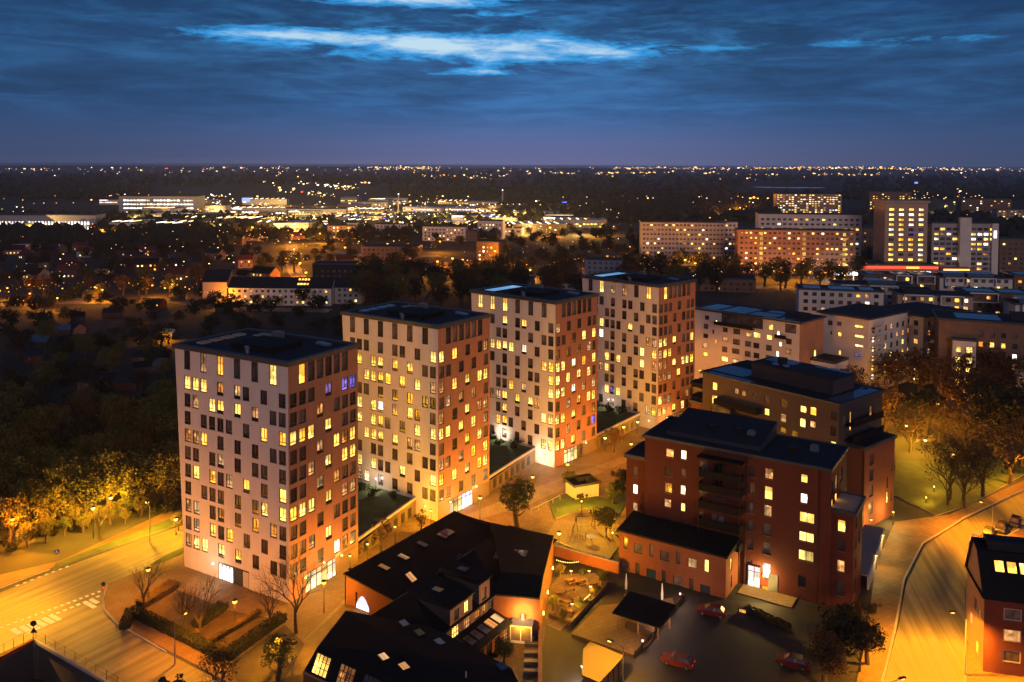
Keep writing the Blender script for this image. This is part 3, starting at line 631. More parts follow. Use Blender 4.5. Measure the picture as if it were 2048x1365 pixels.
for ti, (c, a, ty, lab) in enumerate(TOWERS):
    a = radians(a); t = empty('apartment_tower', (c[0]-TW*cos(a), c[1]-TW*sin(a), 0), a); tag(t, lab, 'apartment tower', 'four towers along the lane'); TROOT.append(t)
    fm_, rm_, sm_, cr, rd = TM[ty]; fx = face_mx(TW, TD)
    put(t, 'cream_wall', fm_, fx['front']); put(t, 'red_wall', rm_, fx['right']); put(t, 'rear_wall', sm_, Matrix())
    # lit windows read off floor by floor
    for ops, face, base in ((cr, 'front', 0), (rd, 'right', 11)):
        cnt = {}
        for o in ops:
            k, col_ = o[4], o[5]; i = cnt.get(k, 0); cnt[k] = i+1; s = LIT[ti][base+k]; kd = s[i] if i < len(s) else 'd'
            if face == 'right' and k == 0: st_ = 'plain'
            elif k == 0: st_ = 'panel' if False else 'double'
            else: st_ = 'panel' if (col_ in (4, 6, 7, 8) if face == 'front' else col_ in (3, 4)) else 'low'
            window(t, o, kd, st_, fx[face])
    rf = put(t, 'roof', RM, Matrix())
    # roof furniture
    rb = MB().box(9, 4.2, TH+0.36, 18.5, 11.5, TH+1.15).box(9.2, 4.4, TH+1.15, 18.3, 11.3, TH+1.2).build('plant_deck', 'roof_black', rf)
    link('hatch', MB().box(0, 0, 0, 2.0, 1.3, 1.1).box(0.1, 0.1, 1.1, 1.9, 1.2, 1.3).mesh('hatch', 'metal_grey'), rf, (9.5, 13.0, TH+0.36))
    for i, (x, y) in enumerate(((19.5, 13.6), (21.2, 13.2))): link('skylight', MB().box(0, 0, 0, 1.5, 1.0, 0.35).mesh('skylight', 'roof_sheet'), rf, (x, y, TH+0.36))
    for i, (x, y) in enumerate(((15.2, 2.2), (14.0, 3.1))): link('vent', MB().tube((0, 0, 0), (0, 0, 0.8), 0.3, 0.3, 10).tube((0, 0, 0.8), (0, 0, 1.0), 0.45, 0.3, 10).mesh('vent', 'metal_grey'), rf, (x, y, TH+0.36))
    if ti in (2, 3):
        link('roof_panel', MB().box(0, 0, 0, 3.4, 11.0, 0.12).mesh('roof_panel', 'panel_glass'), rf, (1.4, 3.0, TH+0.40))
        link('roof_panel', MB().box(0, 0, 0, 2.2, 2.2, 0.2).mesh('roof_panel', 'tan_wall'), rf, (5.6, 13.2, TH+0.40))
    else:
        for i in range(4): link('skylight', MB().box(0, 0, 0, 1.6, 1.9, 0.3).mesh('skylight', 'tan_wall' if ti == 0 else 'roof_sheet'), rf, (1.6, 3.2+i*2.6, TH+0.36))
        link('terrace_deck', MB().box(0, 0, 0, 3.6, 2.6, 0.16).mesh('terrace_deck', 'tan_wall'), rf, (4.8, 13.0, TH+0.36))
    # ground floor: glazed entrance on the cream side, shopfront on the red side
    d = empty('entrance', (0, 0, 0)); d.parent = t; ex0, ez0, ex1, ez1 = ENTR
    f = MB(); f.box(ex0, 0.05, ez1-0.3, ex1, 0.2, ez1); f.box(ex1-0.15, 0.05, ez0, ex1, 0.2, ez1-0.3)
    for i in range(5): f.box(ex0+i*0.85, 0.05, ez0, ex0+i*0.85+0.1, 0.2, ez1-0.3)
    for i in range(4): f.box(ex0+3.5+i*0.52, 0.08, ez0, ex0+3.5+i*0.52+0.48, 0.2, ez1-0.3, 1)
    f.build('door_frame', ['frame_dark', 'roof_edge'], d)
    MB().box(ex0+0.1, 0.12, ez0, ex0+3.4, 0.16, ez1-0.3).build('glazing', 'lit_w' if ti else 'lit_white', d)
    MB().box(ex0+5.65, 0.12, ez0, ex1-0.15, 0.16, ez1-0.3).build('door_leaf', 'frame_light', d)
    s = empty('shopfront', (0, 0, 0)); s.parent = t; s.matrix_local = fx['right']; x0, z0, x1, z1 = SHOP
    f = MB(); f.box(x0, 0.05, z1-0.2, x1, 0.2, z1); n = 6
    for i in range(n+1): xx = x0+(x1-x0-0.12)*i/n; f.box(xx, 0.05, z0, xx+0.12, 0.2, z1-0.2)
    f.box(x0, 0.06, 2.3, x1, 0.19, 2.4); f.build('shop_frame', 'frame_dark', s)
    for i in range(n):
        xx = x0+(x1-x0-0.12)*i/n; kd = ['lit_shop', 'lit_shop', 'lit_shop', 'lit_shop', 'lit_w', 'lit_w'][i] if ti != 3 else 'lit_y'
        if ti == 1 and i > 2: kd = 'lit_white'
        if ti == 2 and i > 3: kd = 'glass_dark'
        MB().box(xx+0.12, 0.14, z0, xx+(x1-x0-0.12)/n, 0.17, z1-0.2).build('shop_pane', kd, s)
    MB().box(SIDE[0], 0.1, SIDE[1], SIDE[2], 0.18, SIDE[3]).build('side_door', 'frame_light', s)

# ------------------------------------------------------------------ podiums with gardens between the towers
def podium(i, label):
    a, b_ = TROOT[i], TROOT[i+1]
    def wp(t, x, y): v = Matrix.Translation(t.location) @ Matrix.Rotation(t.rotation_euler.z, 4, 'Z') @ Vector((x, y, 0)); return (v.x, v.y)
    # from the red wall of one tower to the cream wall of the next, set back from the lane
    poly = [wp(a, TW+0.05, 10.6), wp(b_, 20.8, -0.05), wp(b_, 2.2, -0.05), wp(a, TW+0.05, 16.4)]
    c0 = (sum(p[0] for p in poly)/4, sum(p[1] for p in poly)/4)
    t = empty('podium', (c0[0], c0[1], 0)); tag(t, label, 'podium', 'garden podiums between the towers')
    q_ = [(p[0]-c0[0], p[1]-c0[1]) for p in poly]
    MB().prism(q_, 0, 3.2, 0, top=1).build('podium_base', ['brick_brown', 'grass'], t)
    e = Vector((*q_[0], 0)); f = Vector((*q_[1], 0)); d = (f-e).normalized(); n = Vector((d.y, -d.x, 0)); L = (f-e).length; an = atan2(d.y, d.x)
    cp = MB().box(0, -0.12, 3.2, L, 0.25, 3.75).build('parapet', 'frame_light', t, (e.x, e.y, 0), an)
    for k in range(int(L//2.6)):
        MB().box(0, -0.06, 0.5, 1.3, 0.0, 2.4).build('garage_opening', 'metal_dark', t, (e.x+d.x*(0.8+k*2.6), e.y+d.y*(0.8+k*2.6), 0), an)
    return t, wp
podium(0, 'garden podium joining the nearest tower and the second tower')
podium(1, 'garden podium joining the second tower and the third tower')
podium(2, 'garden podium joining the third tower and the farthest tower')

# ------------------------------------------------------------------ red brick block in front on the right
A1 = radians(-32.2)
def wins(ls, style='plain'): return [(*l[:4], l[4], l[5] if len(l) > 5 else style) for l in ls]
b1f = wins(
 [[3.88, 18.8, 5.37, 20.33, 'o'], [6.63, 18.92, 7.65, 20.52, 'w'], [3.72, 15.38, 5.13, 17.22, 'd'], [6.66, 15.84, 7.55, 17.26, 'd'],
  [3.75, 12.5, 5.16, 14.31, 'y'], [6.62, 12.78, 7.53, 14.39, 'w'], [3.69, 9.96, 4.99, 11.44, 'y'], [6.74, 9.9, 7.51, 11.32, 'Y'],
  [3.68, 6.56, 4.95, 8.18, 'd'], [6.49, 6.64, 7.47, 8.12, 'd'],
  [20.99, 18.43, 22.4, 20.24, 'y'], [20.98, 15.05, 22.35, 17.25, 'Y'], [20.95, 12.24, 22.24, 14.14, 'y'], [20.87, 9.05, 22.19, 11.08, 'd'],
  [20.79, 5.98, 22.16, 8.01, 'd'], [20.8, 2.03, 22.21, 4.53, 'W'], [20.77, -1.51, 22.14, 0.73, 'Y'],
  [18.47, 18.3, 19.35, 20.08, 'd'], [18.51, 15.36, 19.39, 17.28, 'd'], [18.43, 12.14, 19.31, 13.93, 'd'], [18.39, 9.17, 19.23, 10.96, 'd'], [18.39, 6.09, 19.27, 7.88, 'd'], [18.36, 2.34, 19.2, 4.39, 'd'],
  [26.72, 18.98, 27.78, 20.34, 'Y'], [26.7, 15.68, 27.79, 17.24, 'w'], [26.58, 12.6, 28.94, 14.3, 'Y', 'double'], [26.56, 9.54, 28.92, 11.15, 'Y', 'double'],
  [26.51, 6.43, 28.92, 8.16, 'Y', 'double'], [26.55, 2.05, 27.81, 3.91, 'd'], [26.55, -0.63, 27.5, 0.5, 'd'],
  [9.91, 8.64, 10.86, 10.62, 'd'], [12.07, 9.3, 14.45, 10.74, 'd', 'double'], [9.81, 17.17, 11.56, 19.28, 'd', 'double'], [12.63, 17.21, 14.34, 19.29, 'd', 'double'],
  [9.85, 13.48, 11.6, 15.46, 'd', 'double'], [12.68, 13.56, 14.39, 15.64, 'd', 'double']])
B1W, B1D, B1H = 31.2, 12.6, 21.6
b1r = [(1.2, 17.2, 2.4, 19.6, 'd'), (4.0, 17.2, 5.6, 19.6, 'y'), (1.2, 14.2, 2.6, 16.6, 'Y'), (4.0, 14.2, 5.6, 16.6, 'Y'), (8.0, 17.2, 9.6, 19.6, 'd')]
b1, mb, b1roof = block('apartment_block', 'dark red brick apartment block with low orange wing and lit entrance', 'apartment block', (23.6, 148.1), A1, B1W, B1D, B1H, 'brick_red', {'front': b1f, 'right': b1r}, roofm='roof_navy', over=0.4, rt=0.25)
# raised roof over the left part, chimneys and hatches
r = MB().prism([(3.0, 2.5), (19.5, 2.5), (19.5, B1D+0.4), (3.0, B1D+0.4)], B1H+0.25, [B1H+1.0, B1H+1.0, B1H+2.6, B1H+2.6], 1, top=0).build('raised_roof', ['roof_navy', 'roof_edge'], b1roof)
for x, y, z in ((9.5, 5.5, 1.3), (14.0, 6.2, 1.3), (16.2, 6.0, 1.3), (23.5, 4.4, 0.3), (26.4, 7.2, 0.3)):
    MB().box(0, 0, 0, 1.3, 1.0, 0.9).box(0.2, 0.1, 0.9, 1.1, 0.9, 1.05).build('roof_vent', 'metal_grey' if x in (16.2, 26.4) else 'metal_dark', b1roof, (x, y, B1H+z))
# balconies
for k, z in enumerate((5.9, 8.9, 11.9, 14.9, 17.2)):
    bb = MB(); bb.box(10.4, -1.7, z, 17.6, -0.01, z+0.2)
    bb.box(10.4, -1.7, z+0.2, 17.6, -1.62, z+1.25); bb.box(10.4, -1.62, z+0.2, 10.48, -0.01, z+1.25); bb.box(17.52, -1.62, z+0.2, 17.6, -0.01, z+1.25)
    if k in (3, 4): bb.box(13.9, -1.6, z+0.2, 14.0, -0.01, z+2.6)
    bb.build('balcony', 'balcony_dark', b1)
MB().box(10.2, -2.0, 20.4, 17.8, -0.01, 20.6).build('balcony_roof', 'balcony_dark', b1)
for x in (10.5, 17.5): MB().tube((x, -1.75, 0.1), (x, -1.75, 20.4), 0.06).build('balcony_post', 'metal_dark', b1)
for x in (18.0, 29.6): MB().tube((x, -0.1, 0.1), (x, -0.1, B1H), 0.06).build('downpipe', 'metal_dark', b1)
# lower block at the right end with a roof terrace, stair bay at the left end
block('end_bay', None, None, (B1W+0.003, 1.0), 0, 3.4, 7.2, 15.0, 'brick_red', {'front': [(1.0, 12.0, 2.2, 13.9, 'Y'), (1.0, 8.9, 2.2, 10.8, 'd'), (1.0, 5.6, 2.2, 7.5, 'y'), (1.0, 1.8, 2.2, 4.4, 'd')], 'right': [(1.5, 12, 2.6, 13.9, 'd'), (1.5, 8.9, 2.6, 10.8, 'd'), (1.5, 5.6, 2.6, 7.5, 'd'), (4.5, 8.9, 5.6, 10.8, 'd'), (1.5, 1.8, 2.6, 4.2, 'd')]}, parent=b1, roofm='tan_wall', over=0.5)
block('stair_bay', None, None, (-4.4, 2.0), 0, 4.397, 8.0, 16.6, 'brick_red', {'front': [(1.3, 13.2, 2.2, 15.2, 'd'), (1.3, 10.2, 2.2, 11.9, 'w'), (1.3, 7.1, 2.2, 8.6, 'y')]}, parent=b1, roofm='roof_navy', over=0.4)
# entrance
en = empty('entrance', (0, 0, 0)); en.parent = b1
ex = 18.45
f = MB(); f.box(ex, -0.10, 0.15, ex+0.12, 0.04, 3.6); f.box(ex+1.05, -0.10, 0.15, ex+1.15, 0.04, 3.6); f.box(ex+2.0, -0.10, 0.15, ex+2.1, 0.04, 3.6); f.box(ex, -0.10, 3.5, ex+2.1, 0.04, 3.65); f.box(ex, -0.1, 2.6, ex+2.1, 0.02, 2.7)
f.build('door_frame', 'frame_dark', en)
MB().box(ex+0.12, -0.05, 0.15, ex+1.05, -0.02, 2.6).build('door_leaf', 'lit_w', en); MB().box(ex+1.15, -0.05, 0.15, ex+2.0, -0.02, 2.6).build('door_leaf', 'lit_w', en); MB().box(ex+0.12, -0.05, 2.7, ex+2.0, -0.02, 3.5).build('fanlight', 'lit_white', en)
MB().box(ex+3.4, -0.06, 0.2, ex+4.9, -0.02, 3.0).build('side_panel', 'metal_grey', en)
MB().box(ex-0.6, -3.6, 0.02, ex+8.0, -0.05, 0.18).build('step', 'paving_light', en)
wl = MB().tube((ex+2.75, -0.02, 2.5), (ex+2.75, -0.3, 2.5), 0.04).ball((ex+2.75, -0.42, 2.5), 0.20, m=1).build('wall_lamp', ['metal_dark', 'lamp_warm'], en)
point(wl, (ex+2.75, -0.75, 2.5), 650, WARM)
# low orange wing
wf = [(-1.07, 3.8, -0.35, 5.8, 'd'), (0.85, 3.59, 2.45, 5.31, 'd'), (3.71, 3.67, 4.4, 5.76, 'd'), (5.59, 3.53, 7.21, 5.17, 'd'), (8.42, 3.58, 9.14, 5.68, 'd'), (10.42, 3.56, 11.99, 5.22, 'y'), (13.23, 3.55, 13.98, 5.57, 'Y'),
      (-1.54, 0.11, 0.11, 1.66, 'd'), (1.17, -0.14, 1.93, 1.97, 'd'), (3.2, -0.22, 4.88, 1.56, 'b'), (5.95, -0.19, 6.63, 1.89, 'd'), (7.93, -0.3, 9.59, 1.5, 'd'), (10.67, -0.31, 11.46, 1.86, 'd'), (12.61, -0.42, 14.28, 1.35, 'b')]
wf = [(*x[:4], x[4]) for x in wf]
wx = -1.9
block('low_wing', None, None, (wx, -6.3), 0, 18.7, 6.297, 6.7, 'brick_orange', {'front': [(o[0]-wx, o[1], o[2]-wx, o[3], o[4]) for o in wf], 'right': [(2.4, 3.6, 3.1, 5.6, 'Y'), (2.4, 0.6, 3.3, 2.6, 'd')]}, parent=b1, roof='mono', roofm='roof_black', edge='roof_black', over=0.35)

# ------------------------------------------------------------------ brown brick block behind it
A2 = radians(-50.8)
f2 = [(2.6, 20.7, 3.85, 22.41, 'Y'), (2.41, 17.6, 3.84, 19.57, 'Y'), (2.3, 14.98, 3.58, 16.57, 'd'), (8.37, 21.11, 9.36, 22.23, 'y'), (10.21, 21.02, 11.19, 22.14, 'y'), (12.98, 21.21, 14.07, 22.38, 'd'),
      (19.52, 20.72, 20.93, 22.42, 'd'), (19.44, 17.73, 20.85, 19.44, 'y'), (19.48, 15.45, 20.9, 16.7, 'd'), (23.96, 20.71, 25.31, 22.04, 'Y'), (26.05, 20.64, 27.5, 22.3, 'Y'), (23.89, 17.77, 25.19, 19.56, 'Y'), (26.1, 18.19, 27.38, 19.52, 'y'),
      (30.59, 20.69, 31.79, 22.42, 'd'), (30.53, 17.63, 31.68, 19.58, 'd'), (30.5, 15.5, 31.73, 16.65, 'Y'), (15.7, 20.63, 16.76, 22.25, 'd'), (15.74, 18.22, 16.94, 19.61, 'Y'), (15.74, 15.4, 16.72, 16.56, 'Y'), (22.05, 15.31, 23.55, 16.66, 'd'), (8.33, 14.7, 9.6, 15.89, 'Y'), (11.71, 14.81, 13.08, 15.99, 'w')]
f2 = [(*x[:4], x[4]) for x in f2]
B2W, B2D, B2H = 32.2, 16.4, 23.8
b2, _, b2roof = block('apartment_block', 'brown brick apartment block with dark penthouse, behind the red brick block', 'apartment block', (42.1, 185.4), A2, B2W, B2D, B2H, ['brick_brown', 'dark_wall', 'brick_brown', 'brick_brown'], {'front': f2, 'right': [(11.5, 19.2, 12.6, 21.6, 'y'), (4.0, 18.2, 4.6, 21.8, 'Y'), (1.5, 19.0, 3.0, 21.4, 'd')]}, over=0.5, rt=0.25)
ph = MB().box(9.0, 5.0, B2H+0.25, 28.0, 13.0, B2H+3.2).box(8.7, 4.7, B2H+3.2, 28.3, 13.3, B2H+3.45, 1).build('penthouse', ['dark_wall', 'roof_navy'], b2roof)
for x0, y0, x1, y1, z in ((0.2, 3.0, 8.3, 9.8, 0.3), (1.0, 0.3, 12.5, 1.8, 0.3), (29.0, 1.0, 32.0, 15.6, 0.3), (9.6, 9.0, 16.5, 13.0, 3.47), (20.0, 11.4, 27.6, 13.0, 3.47), (28.6, 14.0, 30.0, 16.0, 0.3)):
    MB().box(x0, y0, B2H+z, x1, y1, B2H+z+0.05).build('roof_sheet', 'roof_wet', b2roof)
MB().tube((14, 9, B2H+3.4), (14, 9, B2H+4.6), 0.9, 1.1, 10).build('roof_fan', 'metal_dark', b2roof)
for x, y in ((13.6, 7.0), (16.0, 7.2)): MB().ball((x, y, B2H+3.5), 0.9, 0.7, 0.35).build('roof_dome', 'roof_sheet', b2roof)
for x0, x1, z in ((4.2, 15.0, 18.2), (8.5, 16.5, 15.3), (22.4, 28.5, 12.2)):
    bb = MB(); bb.box(x0, -1.7, z, x1, -0.01, z+0.22); bb.box(x0, -1.7, z+0.22, x1, -1.62, z+1.2); bb.box(x0, -1.62, z+0.22, x0+0.08, -0.01, z+1.2); bb.box(x1-0.08, -1.62, z+0.22, x1, -0.01, z+1.2)
    bb.build('balcony', 'balcony_dark', b2)
MB().box(4.2, -1.6, 15.4, 8.4, -1.52, 17.9).box(4.2, -1.5, 15.2, 8.4, -0.01, 15.4).build('glazed_balcony', 'glass_dark', b2)
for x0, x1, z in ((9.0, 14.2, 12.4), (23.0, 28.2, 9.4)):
    MB().box(x0, -0.03, z, x1, -0.005, z+2.5).build('lit_balcony_wall', 'brick_orange', b2)  # orange brick patches stand in for lamplight inside the loggias
for z in (16.6, 19.6): MB().box(B2W+0.01, 2.0, z, B2W+1.9, 13.5, z+0.2).box(B2W+1.8, 2.0, z+0.2, B2W+1.9, 13.5, z+1.25).build('balcony', 'balcony_dark', b2)
block('lower_wing', None, None, (B2W+0.004, 3.4), 0, 3.5, 11.6, 15.4, ['brick_orange', 'brick_orange', 'brick_orange', 'brick_orange'], {'front': [(1.2, 1.6, 2.1, 3.6, 'd')], 'right': [(1.8, 12.0, 3.4, 14.2, 'd'), (1.8, 8.9, 3.4, 11.1, 'd'), (1.8, 5.8, 3.4, 8.0, 'd'), (1.8, 2.4, 3.4, 4.8, 'd'), (8.6, 6.0, 9.3, 8.2, 'd'), (8.6, 3.0, 9.3, 5.2, 'Y'), (10.3, 9.0, 11.0, 11, 'd'), (10.3, 3.0, 11.0, 5.0, 'd')]}, parent=b2, over=0.3, roofm='roof_navy')
MB().tube((B2W+3.3, 3.3, 0.1), (B2W+3.3, 3.3, 15.2), 0.07).build('downpipe', 'metal_dark', b2)
block('corner_bay', None, None, (-5.6, 3.0), 0, 5.597, 8.0, 15.6, 'brick_orange', {'front': [(2.8, 12.3, 3.5, 14.6, 'd'), (2.8, 9.0, 3.5, 11.2, 'd')]}, parent=b2, over=0.4)
for z in (16.4, 19.6):
    n = 8; bb = MB()
    pts = [(-5.4-1.6*sin(pi*k/n)*0.6, 3.2-0.2+3.2*(1-cos(pi*k/n))) for k in range(n+1)]+[(-0.05, 9.4), (-0.05, 3.2)]
    bb.prism(pts, z-0.35, z+0.75); bb.build('round_balcony', 'balcony_dark', b2)

# ------------------------------------------------------------------ pale apartment houses behind the towers
f3 = [(3.76, 19.89, 5.3, 21.23, 'd'), (3.33, 16.89, 5.03, 18.5, 'd'), (3.22, 13.91, 5.02, 15.26, 'd'), (2.95, 10.64, 4.81, 12.25, 'y'), (3.3, 7.97, 4.85, 9.32, 'Y'),
 (10.37, 16.82, 12.15, 18.27, 'd'), (10.26, 13.91, 12.2, 15.23, 'y'), (10.16, 10.45, 12.1, 12.17, 'd'), (9.99, 7.41, 12.29, 9.12, 'Y'),
 (14.08, 16.75, 16.56, 18.45, 'd'), (14.07, 13.47, 16.47, 15.17, 'd'), (13.82, 10.56, 16.37, 12.13, 'd'), (13.87, 7.4, 16.12, 8.97, 'y'),
 (18.45, 16.46, 20.59, 18, 'y'), (21.16, 16.62, 23.54, 18.28, 'Y'), (18.26, 13.45, 20.35, 15.13, 'd'), (21.12, 13.38, 23.18, 15.04, 'd'), (18.26, 10.33, 20.26, 12.01, 'd'), (21.26, 10.31, 23.23, 11.97, 'd'),
 (26.14, 19.7, 27.64, 21.34, 'Y'), (25.55, 16.6, 27.42, 18.12, 'Y'), (25.41, 13.28, 27.33, 15.05, 'd'), (25.32, 10.21, 27.25, 11.86, 'd'),
 (28.89, 18.29, 29.84, 19.8, 'w'), (29.62, 15.13, 30.57, 16.63, 'w'), (28.73, 11.96, 29.67, 13.6, 'w'), (31.89, 16.3, 33.74, 17.92, 'd'), (31.81, 13.29, 33.66, 14.91, 'y'),
 (7.62, 18.88, 8.22, 20.07, 'Y'), (7.55, 12.59, 8.01, 13.92, 'Y'), (6.59, 15.66, 7.2, 17, 'd'), (9.87, 19.5, 24.3, 23.39, 'd', 'grid'), (31.56, 19.75, 35.12, 22.35, 'd', 'double')]
f3 = [(*x[:4], *x[4:]) for x in f3]
c1, _, c1r = block('apartment_house', 'pale plaster apartment house with red brown gable beside the farthest tower', 'apartment house', (59.8, 275.6), radians(-45.5), 36.2, 15.5, 22.8, ['white_wall', 'plaster_orange', 'white_wall', 'white_wall'], {'front': f3, 'right': [(9.5, 11.0, 11.0, 13.6, 'Y'), (5.5, 7.6, 6.3, 9.2, 'w'), (8.2, 7.4, 9.4, 9.0, 'Y')]}, over=0.6, rt=0.3)
for x0, x1 in ((8.0, 21.6), (28.9, 32.6)):
    MB().box(x0, -1.5, 19.0 if x0 < 10 else 17.8, x1, -0.01, 19.2 if x0 < 10 else 18.0).box(x0, -1.5, 19.2 if x0 < 10 else 18.0, x1, -1.44, 20.1 if x0 < 10 else 18.9).build('balcony', 'balcony_dark', c1)
for x0, y0, x1, y1 in ((1, 2, 7, 12), (8.5, 1.5, 17, 13), (18, 2, 27, 8.5), (28.5, 1.5, 33, 6), (20, 10, 26, 14)):
    MB().box(x0, y0, 23.14, x1, y1, 23.2).build('roof_sheet', 'roof_wet', c1r)
MB().box(27.5, 7.5, 23.12, 33.5, 12.5, 24.2).build('roof_hut', 'roof_navy', c1r)
block('end_annexe', None, None, (36.21, 7.0), 0, 7.6, 9.0, 11.0, 'white_wall', {'front': [(0.8, 7.2, 2.6, 9.4, 'Y'), (5.0, 7.6, 6.8, 9.8, 'Y'), (5.0, 3.6, 6.6, 5.6, 'd')]}, parent=c1, over=0.2, roofm='roof_navy')
def rows(w, h, nx, floors, fh, ww, wh, seed, lit=0.3, x0=1.0, zb=1.0, pal='YYywyYo', only=None, style='plain'):
    rr = random.Random(seed); out_ = []; p = (w-2*x0)/nx
    for k in range(floors):
        for i in range(nx):
            if only and not only(i, k): continue
            x = x0+p*(i+0.5)-ww/2; z = zb+k*fh
            if z+wh > h-0.2: continue
            out_.append((x, z, x+ww, z+wh, rr.choice(pal) if rr.random() < lit else 'd', style))
    return out_
f4 = [(2.8, 19.28, 4.34, 20.7, 'd'), (5.88, 19.58, 7.39, 20.83, 'd'), (3.72, 16.33, 4.23, 17.44, 'd'), (6.28, 16.16, 7.46, 17.42, 'Y'), (11.71, 19.79, 14.62, 20.71, 'Y', 'double'), (11.77, 16.74, 14.84, 17.66, 'Y', 'double'), (11.83, 13.87, 14.74, 14.73, 'w', 'double'), (11.88, 11.01, 14.48, 11.69, 'p', 'double'), (6.56, 10.37, 7.4, 11.94, 'Y')]
f4 = [(*x[:4], *x[4:]) for x in f4]
def balconies(t, x, y0, y1, zs, d=1.6, m='balcony_dark'):
    for z in zs: MB().box(x+0.01, y0, z, x+d, y1, z+0.18).box(x+d-0.08, y0, z+0.18, x+d, y1, z+1.1).build('balcony', m, t)
c2, _, c2r = block('apartment_house', 'pale plaster apartment house with lit window strips, behind the round topped trees', 'apartment house', (98.5, 270.0), radians(-51.4), 16.4, 24.0, 22.8, 'white_wall', {'front': f4, 'right': rows(24, 22.8, 6, 7, 2.9, 1.4, 1.7, 5, 0.4)}, over=0.8, rt=0.3)
balconies(c2, 16.4, 1.0, 7.0, (5.0, 7.9, 10.8, 13.7, 16.6, 19.5), m='frame_light')
c3, _, _ = block('apartment_house', 'pale plaster apartment house with sharp roof corner, left of the brown brick house', 'apartment house', (121.9, 284.2), radians(-62.0), 18.4, 22.0, 21.8, 'white_wall', {'front': rows(18.4, 21.8, 5, 7, 2.95, 1.5, 1.6, 8, 0.42, style='double'), 'right': rows(22, 21.8, 5, 7, 2.95, 1.3, 1.6, 9, 0.3)}, over=0.9, rt=0.3)
balconies(c3, 18.4, 1.0, 6.0, (5.0, 7.9, 10.8, 13.7, 16.6), m='frame_light')
dd, _, ddr = block('apartment_house', 'wide brown brick apartment house with pale glazed bay at the right edge', 'apartment house', (128.9, 255.0), radians(-22.0), 46.0, 16.0, 23.4, 'brown_wall', {'front': [o for o in rows(46, 23.4, 15, 7, 3.0, 1.3, 1.6, 12, 0.34) if o[0] > 10.5], 'left': rows(16, 23.4, 4, 7, 3.0, 1.2, 1.6, 13, 0.1)}, over=0.6, rt=0.3)
block('pale_bay', None, None, (3.6, -2.2), 0, 6.2, 2.195, 17.8, 'white_wall', {'front': [(0.8+2.8*i, 5.0+3.1*k, 2.3+2.8*i+0.2*i, 6.8+3.1*k, 'Y') for i in range(2) for k in range(4)]}, parent=dd, over=0.2)
block('pale_bay', None, None, (20.0, -2.2), 0, 9.0, 2.195, 10.8, 'white_wall', {'front': [(0.8, 6.6, 1.8, 8.6, 'y'), (3.0, 6.4, 5.4, 8.8, 'Y'), (6.4, 6.6, 8.4, 8.6, 'Y')]}, parent=dd, over=0.2)
MB().box(20, 5, 23.7, 28, 11, 25.6).build('roof_hut', 'roof_navy', ddr); MB().box(5, 3, 23.74, 17, 13, 23.8).build('roof_sheet', 'roof_wet', ddr)
FAR[0] = True
# stepped terraces of flats farther back, white framed top floors
terr = [((158.0, 379.0), -8, 30, 12, 21.0, 'dark flats with yellow ribbon window before the shopping centre', 25), ((189.0, 374.0), -8, 30, 12, 20.5, 'pale flats with big white picture frame loggia', 26), ((220.0, 371.0), -8, 32, 12, 22.0, 'pale flats at the right edge above the stepped roofs', 27),
        ((113.0, 333.0), -14, 31, 12, 21.0, 'pale flats with low recessed top storey behind the farthest tower', 22), ((133.0, 348.0), -10, 30, 12, 20.8, 'pale flats with long white framed loggia behind the sharp cornered house', 21), ((147.0, 322.0), -14, 26, 12, 20.8, 'pale flats with lit corner loggia left of the brown brick house', 23), ((174.0, 326.0), -12, 34, 12, 21.0, 'pale flats with two lit storeys above the brown brick house roof', 24), ((181.0, 304.0), -12, 34, 12, 20.0, 'brown and white flats at the right edge behind the brown brick house', 28)]
for (o, a, w, d, h, lab, sd_) in terr:
    rr = random.Random(sd_)
    ops = [q_ for q_ in rows(w, h, int(w/3.2), 7, 2.95, 1.7, 1.5, sd_, 0.28, style='plain') if q_[1] > 6]
    t, _, r_ = block('flats', lab, 'flats', o, radians(a), w, d, h, rr.choice(['white_wall', 'white_wall', 'tan_wall', 'brown_wall']) if 'dark' not in lab else 'brown_wall', {'front': ops}, group='stepped flats behind the brick blocks', over=0.5, rt=0.35)
    x = 2.0
    while x < w-6:
        ln = rr.uniform(5, 11)
        if rr.random() < 0.6:
            lo = MB(); lo.box(x, -1.3, h-3.2, x+0.3, -0.01, h+0.3); lo.box(x+ln-0.3, -1.3, h-3.2, x+ln, -0.01, h+0.3); lo.box(x, -1.3, h+0.0, x+ln, -0.01, h+0.3); lo.box(x, -1.3, h-3.4, x+ln, -0.01, h-3.2); lo.build('loggia_frame', 'white_paint', t)
        MB().box(x, 2, h+0.42, x+ln, 10, h+0.42+rr.choice([0.06, 0.06, 1.6])).build('roof_sheet', rr.choice(['roof_wet', 'roof_navy', 'roof_wet']), r_)
        x += ln+rr.uniform(1, 4)

FAR[0] = False
